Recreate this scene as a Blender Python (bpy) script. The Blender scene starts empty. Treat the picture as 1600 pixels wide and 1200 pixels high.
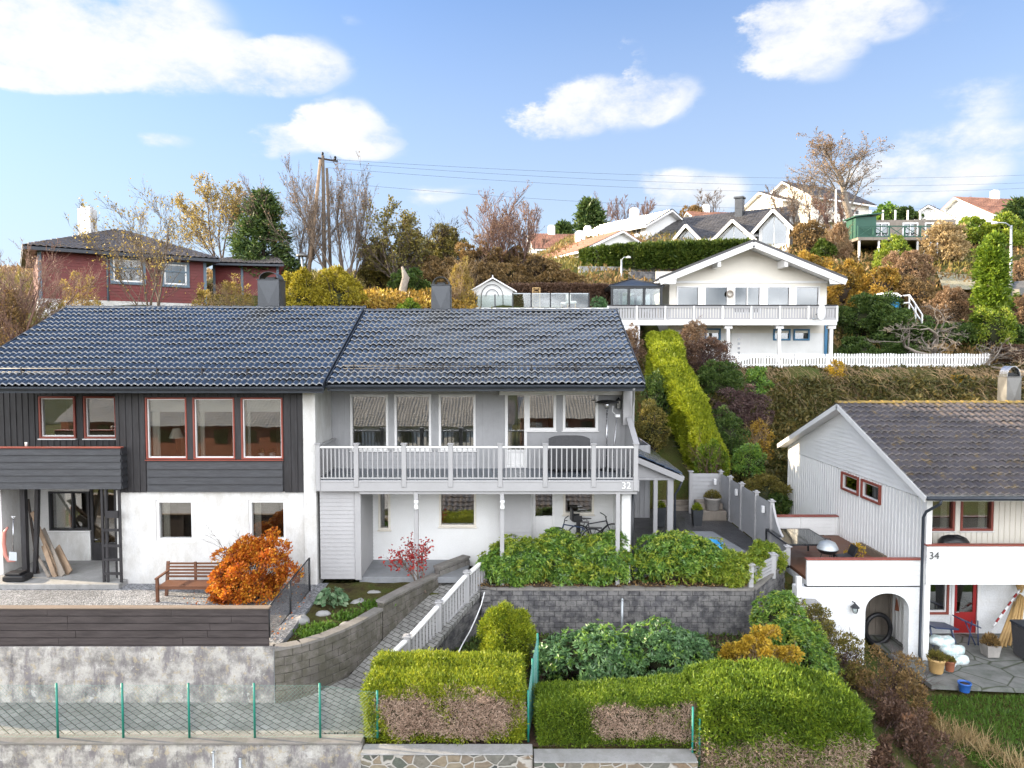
import bpy, math, random
import numpy as np
from mathutils import Vector, Matrix
random.seed(7)
SC = bpy.context.scene
COL = SC.collection
R = math.radians
# ---------------------------------------------------------------- camera model
F = 1110.0
TH = math.atan(53.0 / F)
CT, ST = math.cos(TH), math.sin(TH)
def P(px, py, Y):
    """photo pixel (1600x1200) at depth Y -> world point (camera at the origin)"""
    dx = (px - 800.0) / F; dy = (600.0 - py) / F
    k = Y / (CT + dy * ST)
    return Vector((dx * k, Y, (-ST + dy * CT) * k))
def PX(px, py, Y): return P(px, py, Y).x
def PZ(py, Y): return P(800, py, Y).z

# ---------------------------------------------------------------- object bookkeeping
ORG = {}
def tag(o, label, cat, group=None, kind=None):
    if label: o['label'] = label
    if cat: o['category'] = cat
    if group: o['group'] = group
    if kind: o['kind'] = kind
    return o
def thing(name, label, cat, loc=(0, 0, 0), rz=0.0, group=None):
    o = bpy.data.objects.new(name, None); COL.objects.link(o)
    o.location = loc; o.rotation_euler = (0, 0, rz); o.empty_display_size = 0.2
    ORG[o.name] = Vector(loc)
    return tag(o, label, cat, group)
def copy_tree(o, parent=None):
    c = o.copy(); COL.objects.link(c)
    if parent is not None: c.parent = parent
    ORG[c.name] = ORG.get(o.name, Vector((0, 0, 0)))
    for ch in list(o.children): copy_tree(ch, c)
    return c
def dup(o, loc, rz=None, label=None, scale=None, group=None):
    c = copy_tree(o); c.location = loc
    if rz is not None: c.rotation_euler = (0, 0, rz)
    if scale is not None: c.scale = (scale,) * 3 if not hasattr(scale, '__len__') else scale
    if label: c['label'] = label
    if group: c['group'] = group
    return c
def structure(o):
    o['kind'] = 'structure'; return o

class MB:
    """collects shapes, links them as ONE mesh object"""
    def __init__(s, M=None):
        s.v = []; s.f = []; s.M = M; s.sm = []
    def pt(s, p):
        p = Vector(p)
        return tuple(s.M @ p) if s.M is not None else tuple(p)
    def add(s, vs, fs, smooth=False):
        n = len(s.v)
        s.v.extend(s.pt(p) for p in vs)
        s.f.extend([tuple(i + n for i in f) for f in fs]); s.sm.extend([smooth] * len(fs))
        return s
    def box(s, x0, x1, y0, y1, z0, z1):
        if x0 > x1: x0, x1 = x1, x0
        if y0 > y1: y0, y1 = y1, y0
        if z0 > z1: z0, z1 = z1, z0
        return s.add([(x0,y0,z0),(x1,y0,z0),(x1,y1,z0),(x0,y1,z0),(x0,y0,z1),(x1,y0,z1),(x1,y1,z1),(x0,y1,z1)],
              [(0,3,2,1),(4,5,6,7),(0,1,5,4),(1,2,6,5),(2,3,7,6),(3,0,4,7)])
    def bbox(s, x0, x1, y0, y1, z0, z1, b=0.008):
        """box with chamfered vertical and top edges"""
        if x0 > x1: x0, x1 = x1, x0
        if y0 > y1: y0, y1 = y1, y0
        if z0 > z1: z0, z1 = z1, z0
        b = min(b, (x1-x0)*.3, (y1-y0)*.3, (z1-z0)*.3)
        def ring(z, i):
            return [(x0+b+i,y0+i,z),(x1-b-i,y0+i,z),(x1-i,y0+b+i,z),(x1-i,y1-b-i,z),(x1-b-i,y1-i,z),(x0+b+i,y1-i,z),(x0+i,y1-b-i,z),(x0+i,y0+b+i,z)]
        vs = ring(z0, b) + ring(z0+b, 0) + ring(z1-b, 0) + ring(z1, b)
        fs = [tuple(range(7,-1,-1)), tuple(range(24,32))]
        for k in range(3):
            for i in range(8):
                j = (i+1) % 8
                fs.append((k*8+i, k*8+j, k*8+8+j, k*8+8+i))
        return s.add(vs, fs)
    def beam(s, p0, p1, w, h, up=(0,0,1)):
        """rectangular bar from p0 to p1 (w across, h along up)"""
        p0 = Vector(p0); p1 = Vector(p1); d = (p1-p0).normalized(); u = Vector(up)
        a = d.cross(u)
        if a.length < 1e-4: a = d.cross(Vector((1,0,0)))
        a.normalize(); u = a.cross(d).normalized()
        a = a * (w/2); u = u * (h/2)
        vs = [p0-a-u, p0+a-u, p0+a+u, p0-a+u, p1-a-u, p1+a-u, p1+a+u, p1-a+u]
        return s.add(vs, [(0,1,2,3),(7,6,5,4),(0,4,5,1),(1,5,6,2),(2,6,7,3),(3,7,4,0)])
    def tube(s, pts, r, n=8, caps=True):
        pts = [Vector(p) for p in pts]
        if not hasattr(r, '__len__'): r = [r] * len(pts)
        vs = []; fs = []
        a = None
        for i, p in enumerate(pts):
            d = (pts[min(i+1, len(pts)-1)] - pts[max(i-1, 0)])
            if d.length < 1e-7: d = Vector((0,0,1))
            d.normalize()
            if a is None:
                a = d.cross(Vector((0,0,1)))
                if a.length < 1e-3: a = d.cross(Vector((1,0,0)))
            else:
                a = a - d * a.dot(d)
            a.normalize(); b = d.cross(a)
            for k in range(n):
                t = 2*math.pi*k/n
                vs.append(p + a*(math.cos(t)*r[i]) + b*(math.sin(t)*r[i]))
        for i in range(len(pts)-1):
            for k in range(n):
                j = (k+1) % n
                fs.append((i*n+k, i*n+j, (i+1)*n+j, (i+1)*n+k))
        if caps:
            fs.append(tuple(range(n-1,-1,-1))); fs.append(tuple((len(pts)-1)*n+k for k in range(n)))
        return s.add(vs, fs, True if n > 4 else False)
    def lathe(s, c, prof, n=20, close=True):
        """prof: list of (r, z)"""
        c = Vector(c); vs = []; fs = []
        for r, z in prof:
            for k in range(n):
                t = 2*math.pi*k/n
                vs.append(c + Vector((r*math.cos(t), r*math.sin(t), z)))
        for i in range(len(prof)-1):
            for k in range(n):
                j = (k+1) % n
                fs.append((i*n+k, i*n+j, (i+1)*n+j, (i+1)*n+k))
        if close:
            fs.append(tuple(range(n-1,-1,-1))); fs.append(tuple((len(prof)-1)*n+k for k in range(n)))
        return s.add(vs, fs, True)
    def prism(s, poly, d):
        """extrude a planar polygon (3-D points) by vector d"""
        poly = [Vector(p) for p in poly]; d = Vector(d); n = len(poly)
        vs = poly + [p + d for p in poly]
        fs = [tuple(range(n)), tuple(range(2*n-1, n-1, -1))]
        for i in range(n):
            j = (i+1) % n
            fs.append((i, i+n, j+n, j))
        return s.add(vs, fs)
    def build(s, name, mat, parent=None, local=False):
        me = bpy.data.meshes.new(name)
        off = Vector((0,0,0))
        if parent is not None and not local: off = ORG.get(parent.name, off)
        vs = [(x-off.x, y-off.y, z-off.z) for x, y, z in s.v]
        me.from_pydata(vs, [], s.f)
        me.polygons.foreach_set('use_smooth', s.sm)
        me.materials.append(mat)
        import bmesh
        bm = bmesh.new(); bm.from_mesh(me); bmesh.ops.recalc_face_normals(bm, faces=bm.faces); bm.to_mesh(me); bm.free()
        o = bpy.data.objects.new(name, me); COL.objects.link(o)
        if parent is not None: o.parent = parent
        ORG[o.name] = off
        return o

def np_obj(name, V, Q, mat, parent=None, smooth=False, off=None):
    """fast mesh from numpy vertices (n,3) and faces (m,k), all faces the same size"""
    me = bpy.data.meshes.new(name)
    V = np.asarray(V, dtype=np.float32); Q = np.asarray(Q, dtype=np.int32)
    o0 = Vector((0,0,0))
    if off is not None: o0 = Vector(off)
    elif parent is not None: o0 = ORG.get(parent.name, o0)
    V = V - np.array(o0, dtype=np.float32)
    k = Q.shape[1]
    me.vertices.add(len(V)); me.vertices.foreach_set('co', V.ravel())
    me.loops.add(Q.size); me.loops.foreach_set('vertex_index', Q.ravel())
    me.polygons.add(len(Q)); me.polygons.foreach_set('loop_start', np.arange(0, Q.size, k, dtype=np.int32))
    me.polygons.foreach_set('loop_total', np.full(len(Q), k, dtype=np.int32))
    if smooth: me.polygons.foreach_set('use_smooth', np.ones(len(Q), dtype=bool))
    me.update(calc_edges=True)
    me.materials.append(mat)
    o = bpy.data.objects.new(name, me); COL.objects.link(o)
    if parent is not None: o.parent = parent
    ORG[o.name] = o0
    return o

# ---------------------------------------------------------------- materials
class NT:
    def __init__(s, name):
        s.m = bpy.data.materials.new(name); s.m.use_nodes = True
        s.t = s.m.node_tree; s.t.nodes.clear()
        s.out = s.n('ShaderNodeOutputMaterial')
    def n(s, typ, **kw):
        nd = s.t.nodes.new(typ)
        for k, v in kw.items():
            if k in ('operation','blend_type','data_type','noise_dimensions','feature','distance','wave_type','bands_direction','interpolation','musgrave_type','vector_type','mode','normalize'):
                setattr(nd, k, v)
            else:
                nd.inputs[k.replace('_', ' ')].default_value = v
        return nd
    def l(s, a, b): s.t.links.new(a, b)
    def ramp(s, fac, stops, interp='LINEAR'):
        r = s.t.nodes.new('ShaderNodeValToRGB'); r.color_ramp.interpolation = interp
        e = r.color_ramp.elements
        while len(e) < len(stops): e.new(0.5)
        for i, (p, c) in enumerate(stops):
            e[i].position = p; e[i].color = (c[0], c[1], c[2], 1) if hasattr(c, '__len__') else (c, c, c, 1)
        s.l(fac, r.inputs[0]); return r.outputs[0]
    def mix(s, fac, a, b, mode='MIX'):
        nd = s.t.nodes.new('ShaderNodeMix'); nd.data_type = 'RGBA'; nd.blend_type = mode
        for i, v in ((0, fac), (6, a), (7, b)):
            if hasattr(v, 'node'): s.l(v, nd.inputs[i])
            elif i == 0: nd.inputs[0].default_value = v
            else: nd.inputs[i].default_value = (v[0], v[1], v[2], 1)
        return nd.outputs[2]
    def math(s, op, a, b=0.0, clamp=False):
        nd = s.t.nodes.new('ShaderNodeMath'); nd.operation = op; nd.use_clamp = clamp
        for i, v in enumerate((a, b)):
            if hasattr(v, 'node'): s.l(v, nd.inputs[i])
            else: nd.inputs[i].default_value = v
        return nd.outputs[0]
    def coord(s, scale=(1,1,1), kind='Object', rot=(0,0,0)):
        tc = s.t.nodes.new('ShaderNodeTexCoord'); mp = s.t.nodes.new('ShaderNodeMapping')
        mp.inputs['Scale'].default_value = scale; mp.inputs['Rotation'].default_value = rot
        s.l(tc.outputs[kind], mp.inputs['Vector']); return mp.outputs[0]
    def noise(s, vec, scale, detail=4, rough=0.55, out='Fac'):
        nd = s.t.nodes.new('ShaderNodeTexNoise')
        nd.inputs['Scale'].default_value = scale; nd.inputs['Detail'].default_value = detail; nd.inputs['Roughness'].default_value = rough
        s.l(vec, nd.inputs['Vector']); return nd.outputs[out]
    def bump(s, h, strength, dist=0.02, normal=None):
        nd = s.t.nodes.new('ShaderNodeBump'); nd.inputs['Strength'].default_value = strength; nd.inputs['Distance'].default_value = dist
        s.l(h, nd.inputs['Height'])
        if normal is not None: s.l(normal, nd.inputs['Normal'])
        return nd.outputs[0]
    def principled(s, color, rough=0.6, metallic=0.0, spec=0.5, normal=None, **kw):
        b = s.t.nodes.new('ShaderNodeBsdfPrincipled')
        if hasattr(color, 'node'): s.l(color, b.inputs['Base Color'])
        else: b.inputs['Base Color'].default_value = (color[0], color[1], color[2], 1)
        if hasattr(rough, 'node'): s.l(rough, b.inputs['Roughness'])
        else: b.inputs['Roughness'].default_value = rough
        b.inputs['Metallic'].default_value = metallic
        b.inputs['Specular IOR Level'].default_value = spec
        if normal is not None: s.l(normal, b.inputs['Normal'])
        for k, v in kw.items(): b.inputs[k.replace('_', ' ')].default_value = v
        s.l(b.outputs[0], s.out.inputs[0]); return b

def pmat(name, col, rough=0.6, var=0.18, vs=1.5, bump=0.15, bs=25.0, metallic=0.0, spec=0.4, col2=None, amt=0.5, stretch=(1,1,1), fine=0.08):
    """general surface: base colour varied by broad stains (col2) and fine grain, small bump"""
    t = NT(name); v = t.coord(stretch)
    n1 = t.noise(v, vs, 6, 0.6)
    dark = [c*(1-var) for c in col]; lite = [min(1, c*(1+var*0.6)) for c in col]
    c = t.ramp(n1, [(0.3, dark), (0.7, lite)])
    if col2 is not None:
        n2 = t.noise(v, vs*2.3, 8, 0.7)
        k = t.ramp(n2, [(0.5-amt*0.2+0.05, 0), (0.5-amt*0.2+0.2, 1)])
        c = t.mix(t.math('MULTIPLY', k, amt), c, col2)
    n3 = t.noise(v, bs*3, 3, 0.6)
    c = t.mix(1.0, c, t.ramp(n3, [(0.2, 1-fine*2), (0.8, 1+fine)]), 'MULTIPLY')
    nb = t.noise(v, bs, 5, 0.65)
    nrm = t.bump(nb, bump, 0.01)
    rr = t.ramp(n1, [(0.3, max(0, rough-0.08)), (0.7, min(1, rough+0.08))])
    t.principled(c, rr, metallic, spec, nrm)
    return t.m

def leafmat(name, cols, trans=0.35, rough=0.5, spec=0.3, nscale=0.6, nvar=0.35):
    """leaves: colour picked per leaf (random per island) and per clump (noise in space)"""
    t = NT(name)
    g = t.t.nodes.new('ShaderNodeNewGeometry')
    v = t.coord((1,1,1))
    n1 = t.noise(v, nscale, 2, 0.6)
    x = t.math('ADD', t.math('MULTIPLY', g.outputs['Random Per Island'], 0.65), t.math('MULTIPLY', t.math('SUBTRACT', n1, 0.5), nvar*2.2))
    x = t.math('ADD', x, 0.18)
    k = len(cols)
    c = t.ramp(x, [(i/(k-1) if k > 1 else 0, cc) for i, cc in enumerate(cols)])
    b = t.principled(c, rough, 0, spec)
    tr = t.t.nodes.new('ShaderNodeBsdfTranslucent'); t.l(c, tr.inputs[0])
    mx = t.t.nodes.new('ShaderNodeMixShader'); mx.inputs[0].default_value = trans
    t.l(b.outputs[0], mx.inputs[1]); t.l(tr.outputs[0], mx.inputs[2]); t.l(mx.outputs[0], t.out.inputs[0])
    return t.m

def glassmat(name, tint=(0.75,0.8,0.8), refl=0.28, rough=0.015):
    t = NT(name)
    tr = t.t.nodes.new('ShaderNodeBsdfTransparent'); tr.inputs[0].default_value = (*tint, 1)
    v = t.coord((1,1,1)); nz = t.noise(v, 1.3, 2, 0.4)
    nrm = t.bump(nz, 0.035, 0.03)
    gl = t.t.nodes.new('ShaderNodeBsdfGlossy'); gl.inputs['Roughness'].default_value = rough
    t.l(nrm, gl.inputs['Normal'])
    fr = t.t.nodes.new('ShaderNodeFresnel'); fr.inputs[0].default_value = 1.5
    k = t.math('ADD', t.math('MULTIPLY', fr.outputs[0], 1.2), refl, True)
    mx = t.t.nodes.new('ShaderNodeMixShader'); t.l(k, mx.inputs[0])
    t.l(tr.outputs[0], mx.inputs[1]); t.l(gl.outputs[0], mx.inputs[2]); t.l(mx.outputs[0], t.out.inputs[0])
    return t.m

def tilemat(name, dark, lite, rough=0.33, moss=None, coat=0.0):
    t = NT(name); v = t.coord((1,1,1))
    n1 = t.noise(v, 0.9, 5, 0.6); n2 = t.noise(v, 9, 5, 0.7)
    c = t.mix(t.ramp(n1, [(0.35,0),(0.7,1)]), dark, lite)
    c = t.mix(1.0, c, t.ramp(n2, [(0.25,0.55),(0.75,1.35)]), 'MULTIPLY')
    c = t.mix(t.ramp(t.noise(v, 28, 2, 0.5), [(0.66,0),(0.70,0.5)]), c, (0.16,0.15,0.13))
    if moss is not None:
        c = t.mix(t.ramp(t.noise(v, 2.2, 8, 0.75), [(0.56,0),(0.66,0.8)]), c, moss)
    rr = t.ramp(n2, [(0.3, rough-0.08), (0.7, rough+0.14)])
    b = t.principled(c, rr, 0, 0.6, t.bump(t.noise(v, 60, 3), 0.15, 0.004))
    b.inputs['Coat Weight'].default_value = coat; b.inputs['Coat IOR'].default_value = 1.9; b.inputs['Coat Roughness'].default_value = 0.16
    return t.m

M = {}
M['tile_black'] = tilemat('glazed_black_tile', (0.012,0.015,0.020), (0.026,0.032,0.040), 0.20, None, 0.55)
M['tile_brown'] = tilemat('brown_concrete_tile', (0.05,0.042,0.042), (0.10,0.085,0.082), 0.5, (0.20,0.13,0.03))
M['tile_far'] = tilemat('dark_tile', (0.035,0.033,0.035), (0.07,0.065,0.065), 0.45)
M['tile_red'] = tilemat('red_clay_tile', (0.24,0.10,0.06), (0.36,0.17,0.10), 0.6)
M['ridge_moss'] = pmat('mossy_ridge_tile', (0.12,0.09,0.07), 0.8, 0.3, 4, 0.4, 18, col2=(0.28,0.19,0.04), amt=0.9)
M['fascia_dark'] = pmat('anthracite_sheet_metal', (0.035,0.042,0.055), 0.4, 0.2, 2, 0.05, 10)
M['grey'] = pmat('light_grey_paint', (0.39,0.385,0.39), 0.55, 0.08, 1.2, 0.12, 30, col2=(0.34,0.34,0.335), amt=0.3, stretch=(1,1,1))
M['grey_mid'] = pmat('mid_grey_paint', (0.39,0.39,0.40), 0.55, 0.10, 1.2, 0.12, 30, col2=(0.31,0.315,0.315), amt=0.35)
M['grey_lt'] = pmat('pale_grey_paint', (0.385,0.38,0.385), 0.5, 0.06, 1.4, 0.1, 30)
M['white'] = pmat('white_paint', (0.80,0.80,0.79), 0.5, 0.05, 1.0, 0.08, 30, col2=(0.70,0.70,0.68), amt=0.25)
M['white_trim'] = pmat('white_trim_paint', (0.82,0.81,0.80), 0.4, 0.03, 2, 0.03, 30)
M['cream'] = pmat('cream_paint', (0.80,0.75,0.66), 0.5, 0.05, 1.0, 0.08, 30)
M['stucco'] = pmat('rough_white_render', (0.66,0.655,0.64), 0.85, 0.16, 0.9, 0.6, 14, col2=(0.46,0.44,0.40), amt=0.55, stretch=(1,1,.45), fine=0.06)
M['stucco_lt'] = pmat('white_render', (0.82,0.82,0.81), 0.8, 0.05, 0.8, 0.35, 16, col2=(0.72,0.71,0.68), amt=0.3)
M['stucco_blue'] = pmat('white_washed_render', (0.80,0.81,0.82), 0.85, 0.08, 1.2, 0.9, 7, col2=(0.62,0.60,0.55), amt=0.3)
M['black_wood'] = pmat('black_stained_boards', (0.028,0.026,0.028), 0.55, 0.35, 2.2, 0.35, 24, stretch=(3,3,0.4), col2=(0.05,0.05,0.055), amt=0.4)
M['black_wood_h'] = pmat('black_stained_boards_lying', (0.030,0.031,0.036), 0.5, 0.35, 2.2, 0.35, 24, stretch=(0.4,3,3), col2=(0.055,0.058,0.065), amt=0.5)
M['fence_brown'] = pmat('dark_brown_fence_boards', (0.050,0.040,0.040), 0.6, 0.35, 2.0, 0.4, 22, stretch=(0.35,3,3), col2=(0.085,0.07,0.068), amt=0.5)
M['cap_wood'] = pmat('weathered_cap_board', (0.22,0.17,0.13), 0.8, 0.25, 3, 0.4, 20, stretch=(0.3,3,3))
M['red_trim'] = pmat('red_brown_trim', (0.26,0.065,0.045), 0.5, 0.15, 2, 0.1, 20)
M['red_door'] = pmat('red_door_paint', (0.33,0.02,0.02), 0.45, 0.12, 2, 0.1, 20)
M['red_wall'] = pmat('barn_red_boards', (0.16,0.034,0.032), 0.6, 0.2, 1.5, 0.2, 20, col2=(0.11,0.028,0.028), amt=0.4)
M['blue_trim'] = pmat('blue_trim_paint', (0.06,0.20,0.36), 0.5, 0.1, 2, 0.1, 20)
M['slate_trim'] = pmat('slate_blue_trim', (0.12,0.17,0.22), 0.5, 0.1, 2, 0.1, 20)
M['metal'] = pmat('zinc_sheet', (0.20,0.195,0.185), 0.38, 0.12, 3, 0.05, 12, metallic=0.6)
M['metal_dk'] = pmat('dark_zinc_sheet', (0.075,0.08,0.088), 0.40, 0.15, 3, 0.05, 12, metallic=0.5)
M['steel'] = pmat('brushed_steel', (0.55,0.56,0.58), 0.25, 0.1, 5, 0.05, 20, metallic=0.9)
M['black'] = pmat('black_plastic', (0.018,0.018,0.02), 0.4, 0.2, 3, 0.05, 20)
M['black_metal'] = pmat('black_painted_metal', (0.022,0.024,0.028), 0.35, 0.2, 3, 0.05, 20)
M['concrete'] = pmat('concrete', (0.33,0.325,0.32), 0.85, 0.18, 1.5, 0.4, 18, col2=(0.22,0.22,0.20), amt=0.5)
M['slab'] = pmat('grey_concrete_slab', (0.24,0.25,0.265), 0.75, 0.18, 1.5, 0.2, 18, col2=(0.17,0.17,0.17), amt=0.4)
M['deck_grey'] = pmat('wet_grey_deck', (0.13,0.15,0.175), 0.32, 0.25, 2, 0.1, 18)
M['block'] = pmat('grey_concrete_block', (0.175,0.158,0.14), 0.9, 0.4, 1.6, 0.7, 22, col2=(0.085,0.08,0.055), amt=0.7, fine=0.15)
M['block_dk'] = pmat('dark_weathered_block', (0.085,0.083,0.088), 0.9, 0.4, 1.3, 0.7, 22, col2=(0.26,0.25,0.24), amt=0.6, fine=0.15)
M['block_cap'] = pmat('block_coping', (0.22,0.205,0.19), 0.9, 0.2, 1.6, 0.5, 22, col2=(0.13,0.125,0.10), amt=0.5)
M['mortar'] = pmat('dark_joint', (0.05,0.048,0.045), 0.95, 0.2, 2, 0.2, 20)
M['soil'] = pmat('brown_soil', (0.055,0.035,0.025), 0.95, 0.4, 3, 0.8, 18, col2=(0.11,0.06,0.035), amt=0.5)
M['bark'] = pmat('grey_brown_bark', (0.13,0.10,0.075), 0.9, 0.35, 4, 0.6, 20)
M['bark_pale'] = pmat('pale_bark', (0.28,0.24,0.20), 0.85, 0.3, 4, 0.4, 20, col2=(0.12,0.09,0.07), amt=0.4)
M['bark_dark'] = pmat('dark_bark', (0.045,0.035,0.03), 0.9, 0.35, 4, 0.6, 20)
M['twig_pink'] = pmat('reddish_twigs', (0.20,0.12,0.095), 0.85, 0.3, 4, 0.3, 20)
M['twig_grey'] = pmat('grey_twigs', (0.15,0.115,0.09), 0.85, 0.3, 4, 0.3, 20)
M['twig_purple'] = pmat('purple_brown_twigs', (0.10,0.06,0.058), 0.85, 0.3, 4, 0.3, 20)
M['twig_straw'] = pmat('straw_twigs', (0.34,0.24,0.13), 0.85, 0.3, 4, 0.3, 20)
M['old_wood'] = pmat('weathered_wood', (0.25,0.215,0.18), 0.8, 0.3, 3, 0.4, 20, stretch=(1,1,0.4))
M['raw_wood'] = pmat('raw_planks', (0.30,0.21,0.14), 0.75, 0.3, 3, 0.4, 20)
M['teak'] = pmat('oiled_bench_wood', (0.15,0.065,0.035), 0.55, 0.25, 3, 0.3, 20, stretch=(0.4,3,3))
M['bamboo'] = pmat('bamboo', (0.50,0.32,0.13), 0.55, 0.2, 3, 0.2, 20)
M['plastic_white'] = pmat('white_plastic', (0.8,0.8,0.8), 0.35, 0.04, 3, 0.02, 20)
M['plastic_blue'] = pmat('blue_plastic', (0.03,0.12,0.42), 0.35, 0.1, 3, 0.02, 20)
M['plastic_cyan'] = pmat('light_blue_plastic', (0.05,0.35,0.70), 0.35, 0.1, 3, 0.02, 20)
M['green_metal'] = pmat('green_painted_post', (0.015,0.20,0.15), 0.45, 0.15, 3, 0.05, 20)
M['green_wire'] = pmat('green_coated_wire', (0.10,0.26,0.22), 0.45, 0.15, 3, 0.02, 20)
M['galv'] = pmat('galvanised_steel', (0.42,0.45,0.47), 0.45, 0.15, 3, 0.05, 20, metallic=0.5)
M['terracotta'] = pmat('terracotta', (0.30,0.11,0.06), 0.7, 0.2, 3, 0.2, 20)
M['stone_pot'] = pmat('cast_stone_pot', (0.30,0.28,0.26), 0.85, 0.25, 4, 0.5, 20)
M['curtain'] = pmat('white_curtain', (0.88,0.85,0.78), 0.9, 0.08, 3, 0.2, 20, stretch=(6,6,0.5))
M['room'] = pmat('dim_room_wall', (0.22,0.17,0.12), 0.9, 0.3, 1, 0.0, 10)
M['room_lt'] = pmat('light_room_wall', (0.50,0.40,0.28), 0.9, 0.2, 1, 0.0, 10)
M['glass'] = glassmat('window_glass', (0.86,0.87,0.85), 0.22)
M['glass_far'] = glassmat('far_window_glass', (0.45,0.5,0.52), 0.16, 0.05)
M['glass_clear'] = glassmat('clear_glass', (0.85,0.9,0.9), 0.10)
M['wicker'] = pmat('grey_wicker', (0.07,0.07,0.075), 0.7, 0.3, 30, 0.8, 40)
M['digits_white'] = pmat('white_house_number', (0.85,0.85,0.85), 0.4, 0.02, 3, 0.0, 20)
M['digits_dark'] = pmat('iron_house_number', (0.10,0.10,0.10), 0.4, 0.1, 3, 0.0, 20)
M['lampshade'] = pmat('pale_lamp_shade', (0.85,0.80,0.70), 0.8, 0.03, 3, 0.0, 20)
M['tarp'] = pmat('white_sacks', (0.68,0.72,0.72), 0.5, 0.12, 4, 0.5, 8, col2=(0.15,0.40,0.38), amt=0.5)

# ---------------------------------------------------------------- architecture helpers
def segs(lo, hi, cuts):
    """lo..hi minus the (a,b) cuts"""
    out = [(lo, hi)]
    for a, b in cuts:
        nx = []
        for s, e in out:
            if b <= s or a >= e: nx.append((s, e)); continue
            if a > s: nx.append((s, a))
            if b < e: nx.append((b, e))
        out = nx
    return [(s, e) for s, e in out if e - s > 0.004]
def wall_plain(mb, x0, x1, z0, z1, y, th, ops=()):
    """solid wall facing -y with rectangular openings (x0,x1,z0,z1)"""
    zs = sorted({z0, z1} | {o[2] for o in ops if z0 < o[2] < z1} | {o[3] for o in ops if z0 < o[3] < z1})
    for a, b in zip(zs, zs[1:]):
        m = (a+b)/2
        cuts = [(o[0], o[1]) for o in ops if o[2] < m < o[3]]
        for s, e in segs(x0, x1, cuts): mb.box(s, e, y, y+th, a, b)
def boards_h(mb, x0, x1, z0, z1, y, pitch=0.12, lap=0.018, ops=(), xr=None):
    """overlapping horizontal boards facing -y"""
    n = max(1, int(round((z1-z0)/pitch))); p = (z1-z0)/n
    for i in range(n):
        a, b = z0+i*p, z0+(i+1)*p
        zz = sorted({a, b} | {o[2] for o in ops if a < o[2] < b} | {o[3] for o in ops if a < o[3] < b})
        for c, d in zip(zz, zz[1:]):
            m = (c+d)/2; cuts = [(o[0], o[1]) for o in ops if o[2] < m < o[3]]
            xa, xb = (x0, x1) if xr is None else xr(m)
            if xb - xa < 0.02: continue
            ya = y - lap*(1-(c-a)/p); yb = y - lap*(1-(d-a)/p)
            for s, e in segs(xa, xb, cuts):
                mb.add([(s,ya,c),(e,ya,c),(e,yb,d),(s,yb,d),(s,y+.02,c),(e,y+.02,c),(e,y+.02,d),(s,y+.02,d)],
                       [(0,1,2,3),(0,4,5,1),(3,2,6,7),(0,3,7,4),(1,5,6,2)])
def boards_v(mb, x0, x1, z0, z1, y, pitch=0.16, w=0.05, dep=0.02, ops=(), zt=None):
    """flat wall with vertical battens facing -y"""
    n = max(1, int(round((x1-x0)/pitch))); p = (x1-x0)/n
    if zt is None: wall_plain(mb, x0, x1, z0, z1, y, 0.02, ops)
    else:
        k = 40; pts = [(x0, y, z0), (x1, y, z0)] + [(x1-(x1-x0)*i/k, y, zt(x1-(x1-x0)*i/k)) for i in range(k+1)]
        mb.prism(pts, (0, 0.02, 0))
    for i in range(n+1):
        c = x0+i*p
        a = max(x0, c-w/2); b = min(x1, c+w/2)
        cuts = [(o[2], o[3]) for o in ops if o[0] < b and o[1] > a]
        top = z1 if zt is None else zt(c)
        for s, e in segs(z0, top, cuts): mb.box(a, b, y-dep, y+0.001, s, e)
def frame_M(origin, ang):
    """local frame: x along the wall, -y outward, rotated by ang about z"""
    return Matrix.Translation(Vector(origin)) @ Matrix.Rotation(ang, 4, 'Z')

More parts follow.
